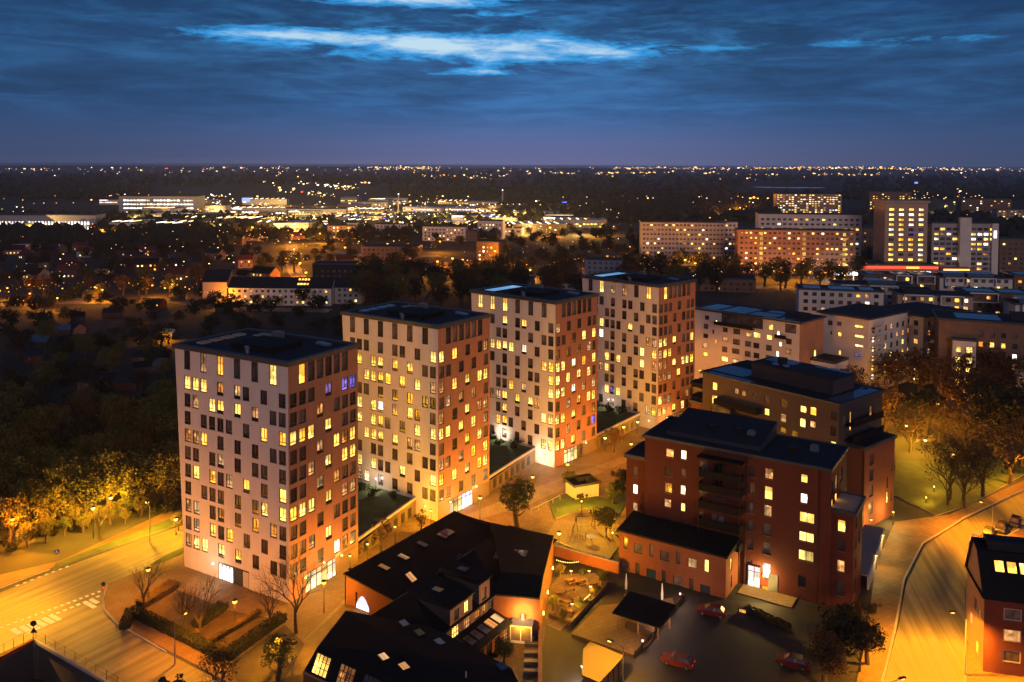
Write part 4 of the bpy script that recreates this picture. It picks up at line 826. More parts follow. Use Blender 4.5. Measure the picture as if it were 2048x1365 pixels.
# ------------------------------------------------------------------ corner house at the right edge
rc = (64.9, 114.4); ra = radians(-15.0)
cw = [(2.4+4.5*i, 1.9+2.9*k, 4.6+4.5*i, 3.5+2.9*k, 'dYdYyY'[(i+2*k) % 6] if not (i == 0) else 'dyd'[k]) for i in range(6) for k in range(3)]
rh, _, _ = block('corner_house', 'dark brick corner house with steep black roof and four lit roof windows', 'house', rc, ra, 28, 9, 10.6, ['brick_red', 'brick_red', 'brick_red', 'pink_wall'], {'front': cw, 'left': [(4.0, 6.6, 5.2, 8.2, 'd'), (2.0, 3.4, 3.2, 5.0, 'y'), (6.0, 6.2, 7.2, 7.8, 'y'), (5.6, 1.0, 6.8, 2.6, 'd')]}, roof='none', fm='frame_light')
r_ = MB(); r_.face([(-0.3, -0.5, 10.4), (28.3, -0.5, 10.4), (28.3, 3.2, 15.6), (-0.3, 3.2, 15.6)]); r_.face([(-0.3, 3.2, 15.6), (28.3, 3.2, 15.6), (28.3, 6.2, 16.2), (-0.3, 6.2, 16.2)]); r_.face([(-0.3, 6.2, 16.2), (28.3, 6.2, 16.2), (28.3, 9.5, 10.4), (-0.3, 9.5, 10.4)]); r_.face([(-0.3, -0.5, 10.4), (28.3, -0.5, 10.4), (28.3, 9.5, 10.4), (-0.3, 9.5, 10.4)][::-1])
r_.build('roof', 'roof_black', rh)
MB().face([(0, 0, 10.6), (0, 9, 10.6), (0, 6.1, 15.9), (0, 3.2, 15.4)][::-1]).build('gable', 'pink_wall', rh)
for i in range(7):
    x = 1.6+1.55*i; o = link('roof_window', MB().box(0, -0.06, 0, 1.3, 0.04, 1.6).mesh('roof_window', 'metal_dark'), rh, (x, 1.55, 13.45)); o.rotation_euler = (-0.62, 0, 0)
    p = link('pane', MB().box(0.1, -0.09, 0.1, 1.2, -0.07, 1.5).mesh('pane', 'lit_Y' if i < 4 else 'glass_dark'), o)
MB().box(1.2, 3.6, 15.4, 9.0, 6.0, 16.9).build('roof_dormer', 'roof_navy', rh)

# ------------------------------------------------------------------ converted factory with black roofs round a small court
fac = empty('converted_factory', (-25.8, 131.6, 0), radians(57.0)); tag(fac, 'low converted factory with black roofs, skylights and small lit courtyard', 'factory')
# local axes: x along the lane (north east), y = -n (towards the lane); n grows towards the courtyard
def fp(s, n, z): return (s, -n, z)
def roofpoly(name, pts, m='roof_black', t=0.22, parent=fac):
    b = MB(); p = [Vector(x) for x in pts]
    if (p[1]-p[0]).cross(p[2]-p[0]).z < 0: p = p[::-1]
    b.face(p); b.face([x-Vector((0, 0, t)) for x in p][::-1])
    for i in range(len(p)):
        a, c = p[i], p[(i+1) % len(p)]; b.face([a-Vector((0, 0, t)), c-Vector((0, 0, t)), c, a])
    return b.build(name, m, parent)
def wallpoly(name, pts, m, parent=fac, z0=0.0):
    """wall under an edge: pts are (s, n, top)"""
    b = MB()
    for i in range(len(pts)-1):
        a, c = pts[i], pts[i+1]; b.face([fp(a[0], a[1], z0), fp(c[0], c[1], z0), fp(c[0], c[1], c[2]), fp(a[0], a[1], a[2])])
    return b.build(name, m, parent)
# hall along the lane: low single slope
roofpoly('lane_roof', [fp(-0.3, -0.4, 5.0), fp(28.9, -0.4, 5.0), fp(28.9, 11.7, 3.6), fp(-0.3, 11.7, 3.6)])
wallpoly('lane_wall', [(28.6, 0, 4.8), (0, 0, 4.8)], 'brick_red'); wallpoly('end_wall', [(0, 0, 4.8), (0, 11.6, 3.5)], 'brick_orange')
wallpoly('rear_wall', [(28.6, 21.2, 4.8), (28.6, 0, 4.8)], 'brick_red')
ar = MB(); n_ = 10
ar.face([(-0.06, -(2.2+2.6*k/n_), 0.9+(1.9*sin(pi*k/n_))**1.0*0.75) for k in range(n_+1)]+[(-0.06, -4.8, 0.2), (-0.06, -2.2, 0.2)])
ar.build('arched_window', 'lit_white', fac); MB().box(-0.14, -2.2, 0.1, -0.02, -2.05, 2.6).build('window_post', 'frame_dark', fac)
MB().tube((-0.1, 0.12, 0.1), (-0.1, 0.12, 4.7), 0.09).build('downpipe', 'metal_dark', fac)
# north roof
roofpoly('north_roof', [fp(12.0, 11.7, 5.2), fp(28.9, 11.7, 5.2), fp(28.9, 21.6, 5.0), fp(12.0, 23.0, 5.6)])
# middle hall: ridge, slope to the court
roofpoly('west_slope', [fp(-8.0, 11.2, 4.6), fp(15.0, 11.2, 4.6), fp(11.5, 16.5, 8.6), fp(-4.0, 16.5, 8.6)])
roofpoly('court_slope', [fp(-4.0, 16.5, 8.6), fp(11.5, 16.5, 8.6), fp(7.0, 24.2, 5.8), fp(-8.0, 24.2, 5.8)])
roofpoly('hip', [fp(-8.0, 11.2, 4.6), fp(-4.0, 16.5, 8.6), fp(-8.0, 24.2, 5.8)]); roofpoly('hip', [fp(15.0, 11.2, 4.6), fp(7.0, 24.2, 5.8), fp(11.5, 16.5, 8.6)])
cf = [(3.58, 3.6, 5.28, 5.84, 'Y', 'grid'), (6.38, 3.58, 7.93, 5.69, 'y', 'grid'), (8.93, 3.96, 10.39, 5.69, 'y', 'grid'), (11.06, 4.15, 11.66, 5.55, 'Y', 'double'), (12.26, 3.24, 13.79, 5.35, 'd', 'grid'), (1.14, 4.59, 2.45, 5.81, 'd', 'double')]
cf = [(*x[:4], *x[4:]) for x in cf]; cf = [o for o in cf]
cmx = Matrix.Translation((-7.6, -23.8, 0))
cf = [(o[0], max(o[1], 0.3), o[2], min(o[3], 5.6), o[4], o[5]) for o in cf if o[3]-o[1] > 0.5]
put(fac, 'court_wall', facade(13.6, 5.8, cf).mesh('court_wall', 'plaster_orange'), cmx)
for o in cf: window(fac, o, o[4], o[5], cmx, 'frame_dark')
# two wall dormers with their own windows and black lids
for (x0, x1, z1, wn) in ((3.0, 8.2, 8.3, [(0.9, 0.5, 2.1, 2.1, 'd', 'grid'), (3.3, 0.5, 4.4, 2.2, 'Y', 'double')]), (9.9, 12.6, 8.9, [(0.7, 0.5, 1.9, 2.3, 'd', 'plain')])):
    dm = empty('dormer', (0, 0, 0)); dm.parent = fac; mx = cmx @ Matrix.Translation((x0, -0.12, 5.6))
    ww, hh = x1-x0, z1-5.6
    put(dm, 'dormer_front', facade(ww, hh, wn).mesh('dormer_front', 'plaster_orange'), mx)
    for o in wn:
        f_, g_ = window_meshes(o[2]-o[0], o[3]-o[1], o[5], 'frame_dark'); f = link('window', f_, dm); f.matrix_local = mx @ Matrix.Translation((o[0], 0, o[1]))
        gp = link('pane', g_.mesh('pane', KIND[o[4]]), dm); gp.matrix_local = mx @ Matrix.Translation((o[0], 0, o[1]))
    s_ = MB(); s_.face([(0, 0, 0), (0, 6.5, 0), (0, 6.5, hh+0.3), (0, 0, hh)][::-1]); s_.face([(ww, 0, 0), (ww, 6.5, 0), (ww, 6.5, hh+0.3), (ww, 0, hh)])
    put(dm, 'dormer_cheek', s_.mesh('dormer_cheek', 'dark_wall'), mx)
    r_ = MB().prism([(-0.25, -0.3), (ww+0.25, -0.3), (ww+0.25, 7.2), (-0.25, 7.2)], hh-0.02, [hh+0.2, hh+0.2, hh+0.9, hh+0.9]); put(dm, 'dormer_roof', r_.mesh('dormer_roof', 'roof_black'), mx)
    k_ = link('skylight', MB().box(0, 0, 0, 1.0, 1.5, 0.12).mesh('skylight', 'roof_wet'), dm); k_.matrix_local = mx @ Matrix.Translation((ww*0.35, 3.2, hh+0.62))
# lean-to veranda with roof lights
roofpoly('veranda_roof', [fp(-7.4, 23.85, 3.9), fp(5.6, 23.85, 3.9), fp(5.6, 27.6, 3.0), fp(-7.4, 27.6, 3.0)])
vw = [(1.0+2.0*i, 0.3, 2.3+2.0*i, 2.4, 'dddddyy'[i], 'grid') for i in range(6)]
vmx = Matrix.Translation((-7.6, -27.3, 0)); put(fac, 'veranda_wall', facade(13.0, 2.95, vw).mesh('veranda_wall', 'brick_orange'), vmx)
for o in vw: window(fac, o, o[4], o[5], vmx)
for i in range(7):
    o = link('roof_light', MB().box(0, -0.85, 0, 1.2, 0.85, 0.08).mesh('roof_light', 'lit_y' if i > 4 else 'glass_dark'), fac, (-6.6+1.72*i, -25.75, 3.52)); o.rotation_euler = (0.235, 0, 0)
# east wing with brick end wall
east = empty('east_wing', (0, 0, 0)); east.parent = fac
def loc2(p):   # site metres -> factory metres
    v = Vector((p[0]+25.8, p[1]-131.6)); c, s = cos(radians(57)), sin(radians(57)); return (v.x*c+v.y*s, -v.x*s+v.y*c)
P1, P2, P3, P4 = [loc2(p) for p in ((-2.5, 123.6), (4.3, 122.4), (7.4, 143.8), (-3.5, 149.0))]; Pm, Pn = loc2((5.0, 126.6)), loc2((-1.4, 127.6))
roofpoly('east_roof', [(*P1, 5.9), (*P2, 5.9), (*Pm, 7.2), (*Pn, 7.2)], parent=east); roofpoly('east_roof', [(*Pn, 7.25), (*Pm, 7.25), (*P3, 5.8), (*P4, 5.8)], parent=east)
ew = MB(); ew.face([(*P1, 0), (*P2, 0), (*P2, 5.7), (*P1, 5.7)]); ew.build('brick_end_wall', 'brick_orange', east)
ew = MB(); ew.face([(*P2, 0), (*P3, 0), (*P3, 5.6), (*Pm, 7.0), (*P2, 5.7)]); ew.face([(*P3, 0), (*P4, 0), (*P4, 5.6), (*P3, 5.6)]); ew.build('side_wall', 'brick_orange', east)
# glazed bay under the wall lamp
b_ = Vector((*P1, 0)).lerp(Vector((*P2, 0)), 0.42); an = atan2(P2[1]-P1[1], P2[0]-P1[0])
gb = MB().box(0, -2.2, 0, 3.2, -0.02, 0.5).box(0, -2.2, 2.5, 3.2, -0.02, 2.7).box(0, -2.2, 0.5, 0.15, -2.05, 2.5).box(3.05, -2.2, 0.5, 3.2, -2.05, 2.5).box(1.5, -2.2, 0.5, 1.65, -2.05, 2.5)
gb.build('glazed_bay', 'white_paint', east, (b_.x, b_.y, 0), an); MB().box(0.15, -2.14, 0.5, 3.05, -2.1, 2.5).build('bay_glass', 'glass_dark', east, (b_.x, b_.y, 0), an)
wl = MB().tube((1.6, -0.02, 3.1), (1.6, -0.35, 3.1), 0.05).box(1.45, -0.5, 2.75, 1.75, -0.3, 3.5, 1).build('wall_lamp', ['metal_dark', 'lamp_warm'], east, (b_.x, b_.y, 0), an)
point(wl, (1.6, -0.75, 3.6), 420, WARM); point(wl, (1.6, -2.6, 2.9), 260, YELLOW)
# lanterns and signs along the east side wall
for f_, pw in ((0.06, 260), (0.35, 380), (0.72, 380)):
    p_ = Vector((*P2, 0)).lerp(Vector((*P3, 0)), f_); d_ = (Vector((*P3, 0))-Vector((*P2, 0))).normalized(); n_ = Vector((d_.y, -d_.x, 0)); pp = p_+n_*0.45
    l_ = MB().tube((p_.x, p_.y, 3.2), (pp.x, pp.y, 3.2), 0.04).tube((pp.x, pp.y, 2.8), (pp.x, pp.y, 3.3), 0.16, 0.12, 8, 1).build('wall_lantern', ['metal_dark', 'lamp_warm'], east)
    point(l_, (pp.x+n_.x*0.35, pp.y+n_.y*0.35, 3.0), pw, YELLOW)
# south building: mansard with gridded roof windows towards the street
south = empty('south_wing', (0, 0, 0)); south.parent = fac
base_ = [loc2(p) for p in ((-26.2, 105.6), (-23.2, 117.0), (-9.0, 112.0), (1.5, 103.0), (6.0, 90.0), (-6.0, 88.0), (-14.5, 97.9))]
top_ = [loc2(p) for p in ((-24.4, 106.3), (-22.6, 114.8), (-10.2, 110.6), (0.2, 101.6), (3.0, 92.0), (-5.6, 91.2), (-14.3, 99.8))]
MB().prism(base_, 0, 4.9).build('south_wall', 'brick_orange', south)
mr = MB(); n_ = len(base_)
a_ = sum(base_[k][0]*base_[(k+1) % n_][1]-base_[(k+1) % n_][0]*base_[k][1] for k in range(n_))
if a_ < 0: base_ = base_[::-1]; top_ = top_[::-1]
for k in range(n_):
    j = (k+1) % n_; mr.face([(*base_[k], 4.95), (*base_[j], 4.95), (*top_[j], 8.0), (*top_[k], 8.0)], 0)
ctr = (sum(p[0] for p in top_)/n_, sum(p[1] for p in top_)/n_)
for k in range(n_):
    j = (k+1) % n_; mr.face([(*top_[k], 8.0), (*top_[j], 8.0), (*ctr, 9.0)], 0)
mr.build('mansard_roof', 'roof_black', south)
strip_ = MB()
A_, B_ = [loc2(p) for p in ((-26.2, 105.6), (-14.5, 97.9))]; A2_, B2_ = [loc2(p) for p in ((-24.4, 106.3), (-14.3, 99.8))]
A_, B_ = Vector((*A_, 4.95)), Vector((*B_, 4.95)); A2_, B2_ = Vector((*A2_, 8.0)), Vector((*B2_, 8.0))
MB().tube(A_, B_, 0.16, n=6).build('gutter', 'plaster_orange', south)
ux = (B_-A_).normalized(); uz = (A2_.lerp(B2_, 0.3)-A_.lerp(B_, 0.3)); uz = (uz-ux*uz.dot(ux)).normalized(); un = ux.cross(uz)
for i, (sx, kd) in enumerate(((1.4, 'lit_Y'), (5.6, 'lit_y'), (9.6, 'glass_dark'))):
    m4 = Matrix((( *ux, 0), (*(-un), 0), (*uz, 0), (0, 0, 0, 1))).transposed(); o_ = A_+ux*sx+uz*0.35+un*0.14
    m4 = Matrix.Translation(o_) @ m4
    rw = MB(); rw.box(0, -0.1, 0, 2.6, 0.05, 0.12); rw.box(0, -0.1, 2.3, 2.6, 0.05, 2.42)
    for k in range(5): rw.box(0.62*k, -0.1, 0.12, 0.62*k+0.1, 0.05, 2.3)
    for k in (1, 2): rw.box(0.1, -0.08, 0.73*k+0.1, 2.5, 0.04, 0.73*k+0.18)
    q_ = put(south, 'roof_window', rw.mesh('roof_window', 'frame_dark'), m4); link('pane', MB().box(0.08, -0.04, 0.1, 2.5, -0.01, 2.32).mesh('pane', kd), q_)
# skylights lying on the dark roofs
def skylight(p, z, tilt, yaw, m, w=1.1, l=1.6, lift=0.0):
    lp = loc2(p); o = link('skylight', MB().box(-w/2-0.08, -l/2-0.08, 0, w/2+0.08, l/2+0.08, 0.10, 0).box(-w/2, -l/2, 0.10, w/2, l/2, 0.13, 1).mesh('skylight', ['metal_dark', m]), fac, (lp[0], lp[1], z)); o.rotation_euler = (tilt, lift, yaw)
for p, m in (((-11.32, 147.03), 'roof_wet'), ((-10.76, 147.83), 'roof_wet'), ((-11.85, 146.04), 'roof_wet'), ((-14.97, 142.53), 'tan_wall'), ((-17.6, 137.87), 'lit_y'), ((-20.26, 134.2), 'lit_y')): skylight(p, 4.62-0.116*(-loc2(p)[1])*1.0+0.47, -0.115*-1, 0, m, 0.9, 1.9)
for k, p in enumerate(((-15.06, 126.84), (-7.85, 133.04))): skylight(p, 6.75, -0.55*-1, 0, ('lit_y', 'glass_dark')[k])
for p, m in (((0.09, 135.01), 'roof_wet'),):
    lp = loc2(p); o = link('skylight', MB().box(-2.1, -2.6, 0, 2.1, 2.6, 0.14, 0).mesh('skylight', 'metal_dark'), fac, (*lp, 6.45)); o.rotation_euler = (0, 0.06, radians(-57+80))
    for i in range(3):
        for j in range(3): MB().box(-2.0+1.35*i, -2.5+1.7*j, 0.15, -2.0+1.35*i+1.25, -2.5+1.7*j+1.6, 0.19).build('pane', 'glass_blue' if (i+j) % 4 else 'roof_wet', o)
for p, m, z in (((-14.05, 110.51), 'frame_light', 8.5), ((-11.77, 108.48), 'felt_moss', 8.4), ((-9.01, 106.59), 'frame_light', 8.25), ((-15.53, 102.37), 'lit_y', 8.75), ((-12.79, 100.64), 'lit_y', 8.62), ((-1.03, 101.4), 'roof_wet', 8.2)): skylight(p, z+0.06, 0.06, radians(-20), m, 0.9, 1.3)
MB().tube((*loc2((-5.2, 98.69)), 8.0), (*loc2((-5.2, 98.69)), 9.3), 0.08).build('roof_mast', 'frame_light', south)

FAR[0] = True
# ------------------------------------------------------------------ white row of flats with long navy roof, left of the towers
wr, _, _ = block('row_house', 'long pale row of flats with steep navy roof and double rows of lit roof windows', 'row of flats', (-139.0, 416.0), radians(-1.0), 50.5, 12.0, 9.0, ['white_wall', 'white_wall', 'white_wall', 'tan_wall'], {'front': rows(50.5, 9, 17, 3, 2.7, 1.3, 1.3, 31, 0.33, zb=1.0)}, roof='gable', roofm='roof_navy', over=0.5)
for i in range(4):
    for j in range(2):
        o = link('roof_window', MB().box(0, -0.05, 0, 1.0, 0.05, 1.1).mesh('roof_window', 'lit_Y'), wr, (33.5+1.5*i, 1.2+2.6*j, 10.15+1.9*j)); o.rotation_euler = (-0.95, 0, 0)
wr2, _, _ = block('row_house', 'short pale house end with three lit windows joining the long navy roofed row', 'row of flats', (-88.0, 421.0), radians(-1.0), 13.0, 11.0, 8.6, 'grey_wall', {'front': rows(13, 8.6, 4, 3, 2.7, 1.3, 1.3, 33, 0.5)}, roof='gable', roofm='roof_navy', over=0.4)
wr3, _, _ = block('row_house', 'tan house end with glowing orange carport left of the navy roofed row', 'row of flats', (-152.5, 418.0), radians(-1.0), 12.0, 14.0, 11.5, 'tan_wall', {'front': [(3, 0.4, 8.5, 2.6, 'o', 'double')]}, roof='gable', roofm='roof_navy', over=0.4)

# ------------------------------------------------------------------ far slabs and towers on the right
def farblock(name, lab, cat, org, ang, w, d, h, m, nx, fl, fh, seed, lit, ww=1.8, wh=1.5, zb=2.0, pal='YYywyY', right=None, group=None, frm='frame_dark', only=None):
    ops = {'front': rows(w, h, nx, fl, fh, ww, wh, seed, lit, zb=zb, pal=pal, only=only)}
    if right: ops['right'] = rows(d, h, right[0], fl, fh, right[1], wh, seed+1, right[2], zb=zb, pal=pal)
    return block(name, lab, cat, org, radians(ang), w, d, h, m, ops, group=group, over=0.3, rt=0.4, fm=frm)
f1, _, _ = farblock('slab_block', 'long grey slab block of flats with pale lit end, among far trees', 'slab block', (89.96, 591.97), -4, 58, 12, 30, 'grey_wall', 22, 9, 3.2, 41, 0.22, 1.6, 1.3, zb=2)
farblock('slab_block', 'narrow pale stair tower with floodlit edge ending the grey slab', 'slab block', (144.2, 590.0), -4, 12.5, 12, 30.5, 'white_wall', 4, 9, 3.2, 42, 0.5, 1.7, 1.4)
f2_, _, _ = farblock('slab_block', 'broad orange lit slab block with three glowing stairwell columns', 'slab block', (147.0, 552.0), -6, 74, 13, 28, 'pink_wall', 24, 8, 3.3, 43, 0.30, 1.7, 1.3, zb=2.5, right=(3, 2.0, 0.4))
for i, x in enumerate((14.0, 41.0, 66.0)):
    for k in range(8): MB().box(x, -0.12, 2.4+3.2*k, x+1.9, -0.02, 4.4+3.2*k).build('stair_window', 'lit_Y', f2_)
farblock('slab_block', 'pale slab with long balcony bands rising behind the orange lit slab', 'slab block', (173.0, 596.0), -6, 70, 12, 36, 'white_wall', 18, 10, 3.3, 44, 0.2, 2.2, 1.4, right=(3, 2.0, 0.5))
f3_, _, _ = farblock('high_rise', 'tall tan high rise with rows of yellow windows above the shops', 'high rise', (241.91, 550.49), -3, 27, 20, 46, 'tan_wall', 4, 11, 3.25, 45, 0.82, 3.2, 1.7, zb=8.5, pal='YYYYwY', right=(3, 1.2, 0.2))
MB().box(-1.0, -1.0, 46.2, 28, 21, 47.6).build('roof_cap', 'tan_wall', f3_); MB().box(15, -0.14, 26.6, 25, -0.03, 27.3).build('purple_strip', 'lit_p', f3_)
f4_, _, _ = farblock('slab_block', 'pale balcony slab with projecting stair tower right of the tan high rise', 'slab block', (271.69, 548.96), -3, 41, 12, 33, 'grey_wall', 10, 9, 3.2, 46, 0.38, 3.0, 1.7, zb=3, pal='YYywwY')
MB().box(16.5, -3.0, 0, 23.5, -0.01, 37).build('stair_tower', 'white_wall', f4_); MB().box(37.5, -1.0, 0, 41.5, -0.01, 33.2).build('end_pier', 'white_wall', f4_)
for i in range(10): MB().box(23.5+0.02, -2.9, 3.4+3.1*i, 23.58, -1.6, 5.2+3.1*i).build('stair_window', 'lit_Y', f4_)
MB().box(38.6, -1.1, 24, 40.2, -1.02, 28.5).build('wall_sign', 'sign_white', f4_)
farblock('slab_block', 'brown slab of flats cut by the right edge beyond the pale balcony slab', 'slab block', (322.68, 561.07), -3, 40, 14, 22, 'brown_wall', 10, 6, 3.2, 47, 0.2, 1.8, 1.4)
farblock('slab_block', 'dim brown flats between the orange slab and the tan high rise', 'slab block', (268.18, 651.04), -3, 24, 14, 22, 'brown_wall', 6, 6, 3.2, 48, 0.2, 1.8, 1.4)
farblock('slab_block', 'far tan slab block with bright yellow balcony bands on the wooded skyline', 'slab block', (388.65, 1250.06), -2, 95, 14, 29, 'tan_wall', 22, 9, 3.1, 49, 0.55, 3.0, 1.5, pal='YYywY')
farblock('slab_block', 'far brown slab block joined to the yellow balcony slab on the skyline', 'slab block', (547.0, 1302.0), -2, 64, 14, 31, 'brown_wall', 14, 9, 3.1, 50, 0.35, 2.6, 1.5, pal='YYywY')
for i, (u, w, h, s) in enumerate((((640.0, 1210.0), 70, 24, 51), ((745.0, 1160.0), 60, 22, 52), ((760.0, 1010.0), 70, 24, 53), ((700.0, 960.0), 48, 18, 54), ((835.0, 1250.0), 60, 25, 55), ((600.0, 1050.0), 50, 17, 56))):
    farblock('slab_block', ordinal(i)+' dark block of flats with scattered lights behind the tan high rise', 'slab block', u, -2, w, 14, h, ['brown_wall', 'dark_wall', 'tan_wall'][i % 3], int(w/5), int(h/3.2), 3.1, s, 0.4, 2.6, 1.5, group='dim flats behind the high rise')
# shopping centre with red fascia
sh, _, _ = block('shopping_centre', 'low shopping centre with red lit fascia and bright shop windows under the high rise', 'shopping centre', (221.57, 537.32), radians(-2), 48, 22, 7.2, 'pink_wall', {'front': [(1.5+3.9*i, 0.4, 4.7+3.9*i, 3.6, 'WSwSSWwwSWWS'[i], 'plain') for i in range(11)]}, over=0.4)
MB().box(0, -0.5, 5.0, 48, -0.02, 6.6).build('fascia', 'sign_red', sh)
MB().box(28, -0.62, 5.3, 36, -0.52, 6.3).build('fascia_sign', 'far_orange', sh)
MB().box(50, -3, 0, 70, 9, 5.6).build('corner_shop', 'plaster_orange', sh); MB().box(50, -3.2, 3.4, 59, -3.02, 4.4).build('blue_sign', 'sign_blue', sh); MB().box(50, -3.2, 4.6, 66, -3.02, 5.4).build('fascia', 'far_orange', sh)
sg = empty('canopy', (*(192.77, 506.47), 0)); tag(sg, 'brilliant white lit filling station canopy before the orange slab', 'canopy')
MB().box(0, 0, 4.6, 14.5, 7, 5.8).build('canopy_deck', 'sign_white', sg)
for x in (1.5, 7.2, 13): MB().box(x-0.25, 3, 0, x+0.25, 3.5, 4.6).build('canopy_post', 'white_paint', sg)
MB().box(0.5, 1, 4.45, 14, 6, 4.58).build('canopy_light', 'lamp_white', sg)
point(sg, (7, 3.5, 3.6), 9000, COOLW, 0.5)

# ------------------------------------------------------------------ offices and halls on the left and in the middle distance
o1, _, _ = block('office_building', 'long office building with four brightly lit floors on the far left', 'office building', (-524.05, 1132.64), radians(2), 104, 30, 26, 'grey_wall', {'front': [(6+4.4*i, 4.0+5.2*k, 9.9+4.4*i, 6.2+5.2*k, 'wWWww'[(i*3+k) % 5]) for i in range(21) for k in range(4) if not (k == 3 and i % 9 == 8)]}, over=0.5)
o2, _, _ = block('office_building', 'white lit glass fronted office behind trees at the left edge', 'office building', (-539.32, 844.66), radians(3), 122, 24, 17.5, 'grey_wall', {'front': [(2+3.2*i, 3.0+5.0*k, 4.3+3.2*i, 6.6+5.0*k, 'wWwWYd'[(i*5+k*2) % 6] if k == 0 else 'WWwWw'[(i*3) % 5]) for i in range(36) for k in range(2)]}, over=0.5)
hr = random.Random(77)
halls = []
for i in range(84):
    u = hr.uniform(190, 1180); v = hr.uniform(404, 468) if u < 900 else hr.uniform(414, 470)
    halls.append((u, v))
halls.sort(key=lambda p: p[1])
HN = ['low grey', 'low pale', 'low brown', 'flat roofed dark', 'wide white', 'narrow tan']
wallc = ['grey_wall', 'white_wall', 'brown_wall', 'dark_wall', 'white_wall', 'tan_wall']
hall_xy = [ray(*p) for p in halls]
cnt = {}
for i, (x, y) in enumerate(hall_xy):
    kd = hr.randrange(6); w = hr.uniform(28, 80)*(0.7 if y < 1000 else 1.0); d = hr.uniform(18, 40); h = hr.uniform(6, 11); a = hr.uniform(-18, 14)
    fl = hr.random(); ops = []
    if fl < 0.88:
        n = int(w/4.2); kk = hr.choice('YwWYwY')
        ops = [(1+4.2*j, h*0.35, 4.4+4.2*j, h*0.35+1.8, kk if hr.random() < 0.75 else 'd') for j in range(n) if 4.4+4.2*j < w-0.5]
    k = cnt.get(kd, 0); cnt[kd] = k+1
    t, _, r_ = block('industrial_hall', f'{HN[kd]} industrial hall, {ordinal(k)} of its kind from the horizon', 'hall', (x, y), radians(a), w, d, h, wallc[kd], {'front': ops}, group='industrial halls in the far middle', over=0.3, roofm=hr.choice(['roof_navy', 'roof_black', 'roof_wet', 'roof_sheet']))
    if hr.random() < 0.35:
        for j in range(int(w/9)): MB().box(2+9*j, 2, h+0.5, 3.2+9*j, d-2, h+0.9).build('roof_light_strip', hr.choice(['far_warm', 'far_white']), r_)
    if hr.random() < 0.25: MB().box(1, -0.5, h-1.2, min(w-1, 14), -0.1, h-0.2).build('sign_band', hr.choice(['far_white', 'far_blue', 'far_warm', 'far_pink']), t)
# middle ground flats among the trees
mids = [((-81.8, 777.13), -8, 40, 12, 13, 'white_wall', 'white flats with lit stair column left of the brick flats', .35), ((-32.39, 800.94), -10, 24, 14, 17, 'white_wall', 'white cube of flats with small square windows in far middle', .45), ((-65.84, 777.92), -8, 34, 14, 9, 'brown_wall', 'brown low hall with warm lights behind the brick flats', .2),
        ((-25.44, 612.33), -20, 17, 16, 14, 'brick_brown', 'dark brick flats with four lit corner windows behind the dark wood', .5), ((-110.02, 618.79), -4, 42, 16, 9.5, 'brown_wall', 'long dark hall with black roof before the framed white flats', .06), ((-172.45, 793.83), -3, 26, 12, 12, 'tan_wall', 'pale flats with yellow stairwell lights above the lamplit avenue', .5), ((-131.95, 818.31), -3, 30, 12, 12, 'white_wall', 'flats in a broad white picture frame with one yellow window', .15),
        ((-55.14, 545.36), -2, 46, 10, 5, 'brown_wall', 'low garden pavilion hall with many yellow lights under red roof', .8), ((17.28, 437.15), -22, 50, 12, 9, 'grey_wall', 'long low grey house with two bright lamps behind the third tower', .1), ((44.61, 515.02), -10, 22, 14, 12, 'roof_sheet', 'blue metal clad box building behind the farthest tower', 0.0),
        ((-15.56, 453.22), -10, 26, 16, 8, 'roof_sheet', 'blue metal roofed hall just left of the third tower top', 0.0), ((-110.22, 468.73), -1, 24, 14, 14, 'roof_navy', 'dark navy clad block behind the navy roofed row', .08), ((75.33, 478.15), -14, 60, 22, 7, 'brown_wall', 'wide dark low hall in the trees between the third and farthest tower', .1)]
for i, (o, a, w, d, h, m, lab, lt) in enumerate(mids):
    block('flats' if 'flats' in lab else 'hall', lab, 'building', o, radians(a), w, d, h, m, {'front': rows(w, h, max(2, int(w/3.4)), int(h/2.9), 2.9, 1.6, 1.5, 300+i, lt, zb=0.9)}, over=0.3, roofm='roof_navy' if 'red' not in lab else 'brick_red')
# small houses and garden cottages on the left
hs = random.Random(12)
spots = [(470,560,'pale gabled house with two dark windows above the navy roofed row')]
cols_ = ['grey_wall', 'brown_wall', 'pink_wall', 'dark_wall', 'brick_red']
for i in range(44):
    spots.append((hs.uniform(0, 690), hs.uniform(478, 566), None))
spots = sorted(spots, key=lambda s: s[1]); gi = 0; placed = []
for (u, v, lab) in spots:
    x, y = ray(u, v)
    if -165 < x < -70 and 395 < y < 450: continue
    if any((x-a)**2+(y-b)**2 < 12**2 for a, b in placed): continue
    placed.append((x, y)); w = hs.uniform(9, 15); d = hs.uniform(7, 9); h = hs.uniform(3.4, 6.2); ci = hs.randrange(5)
    lab = lab or f'{["pale grey", "brown", "reddish", "dark", "red brick"][ci]} gabled house, {ordinal(gi)} in the dark quarter from the far side'; gi += 1
    block('house', lab, 'house', (x, y), radians(hs.uniform(-35, 35)), w, d, h, cols_[ci], {'front': rows(w, h, int(w/2.6), 2, 2.6, 1.2, 1.2, 700+gi, 0.42, zb=0.9)}, group='houses in the dark quarter', roof='gable', roofm=hs.choice(['roof_black', 'roof_navy', 'brick_red', 'roof_navy']), over=0.4)
cots = [(130,660),(142,640),(100,668),(205,630),(265,720),(270,745),(295,712),(225,775),(155,772),(185,772),(320,672),(50,722),(75,755),(325,798),(330,830),(30,600),(180,838),(250,842),(60,690),(300,610),(400,612),(430,618),(300,740),(75,610),(165,590),(340,596)]
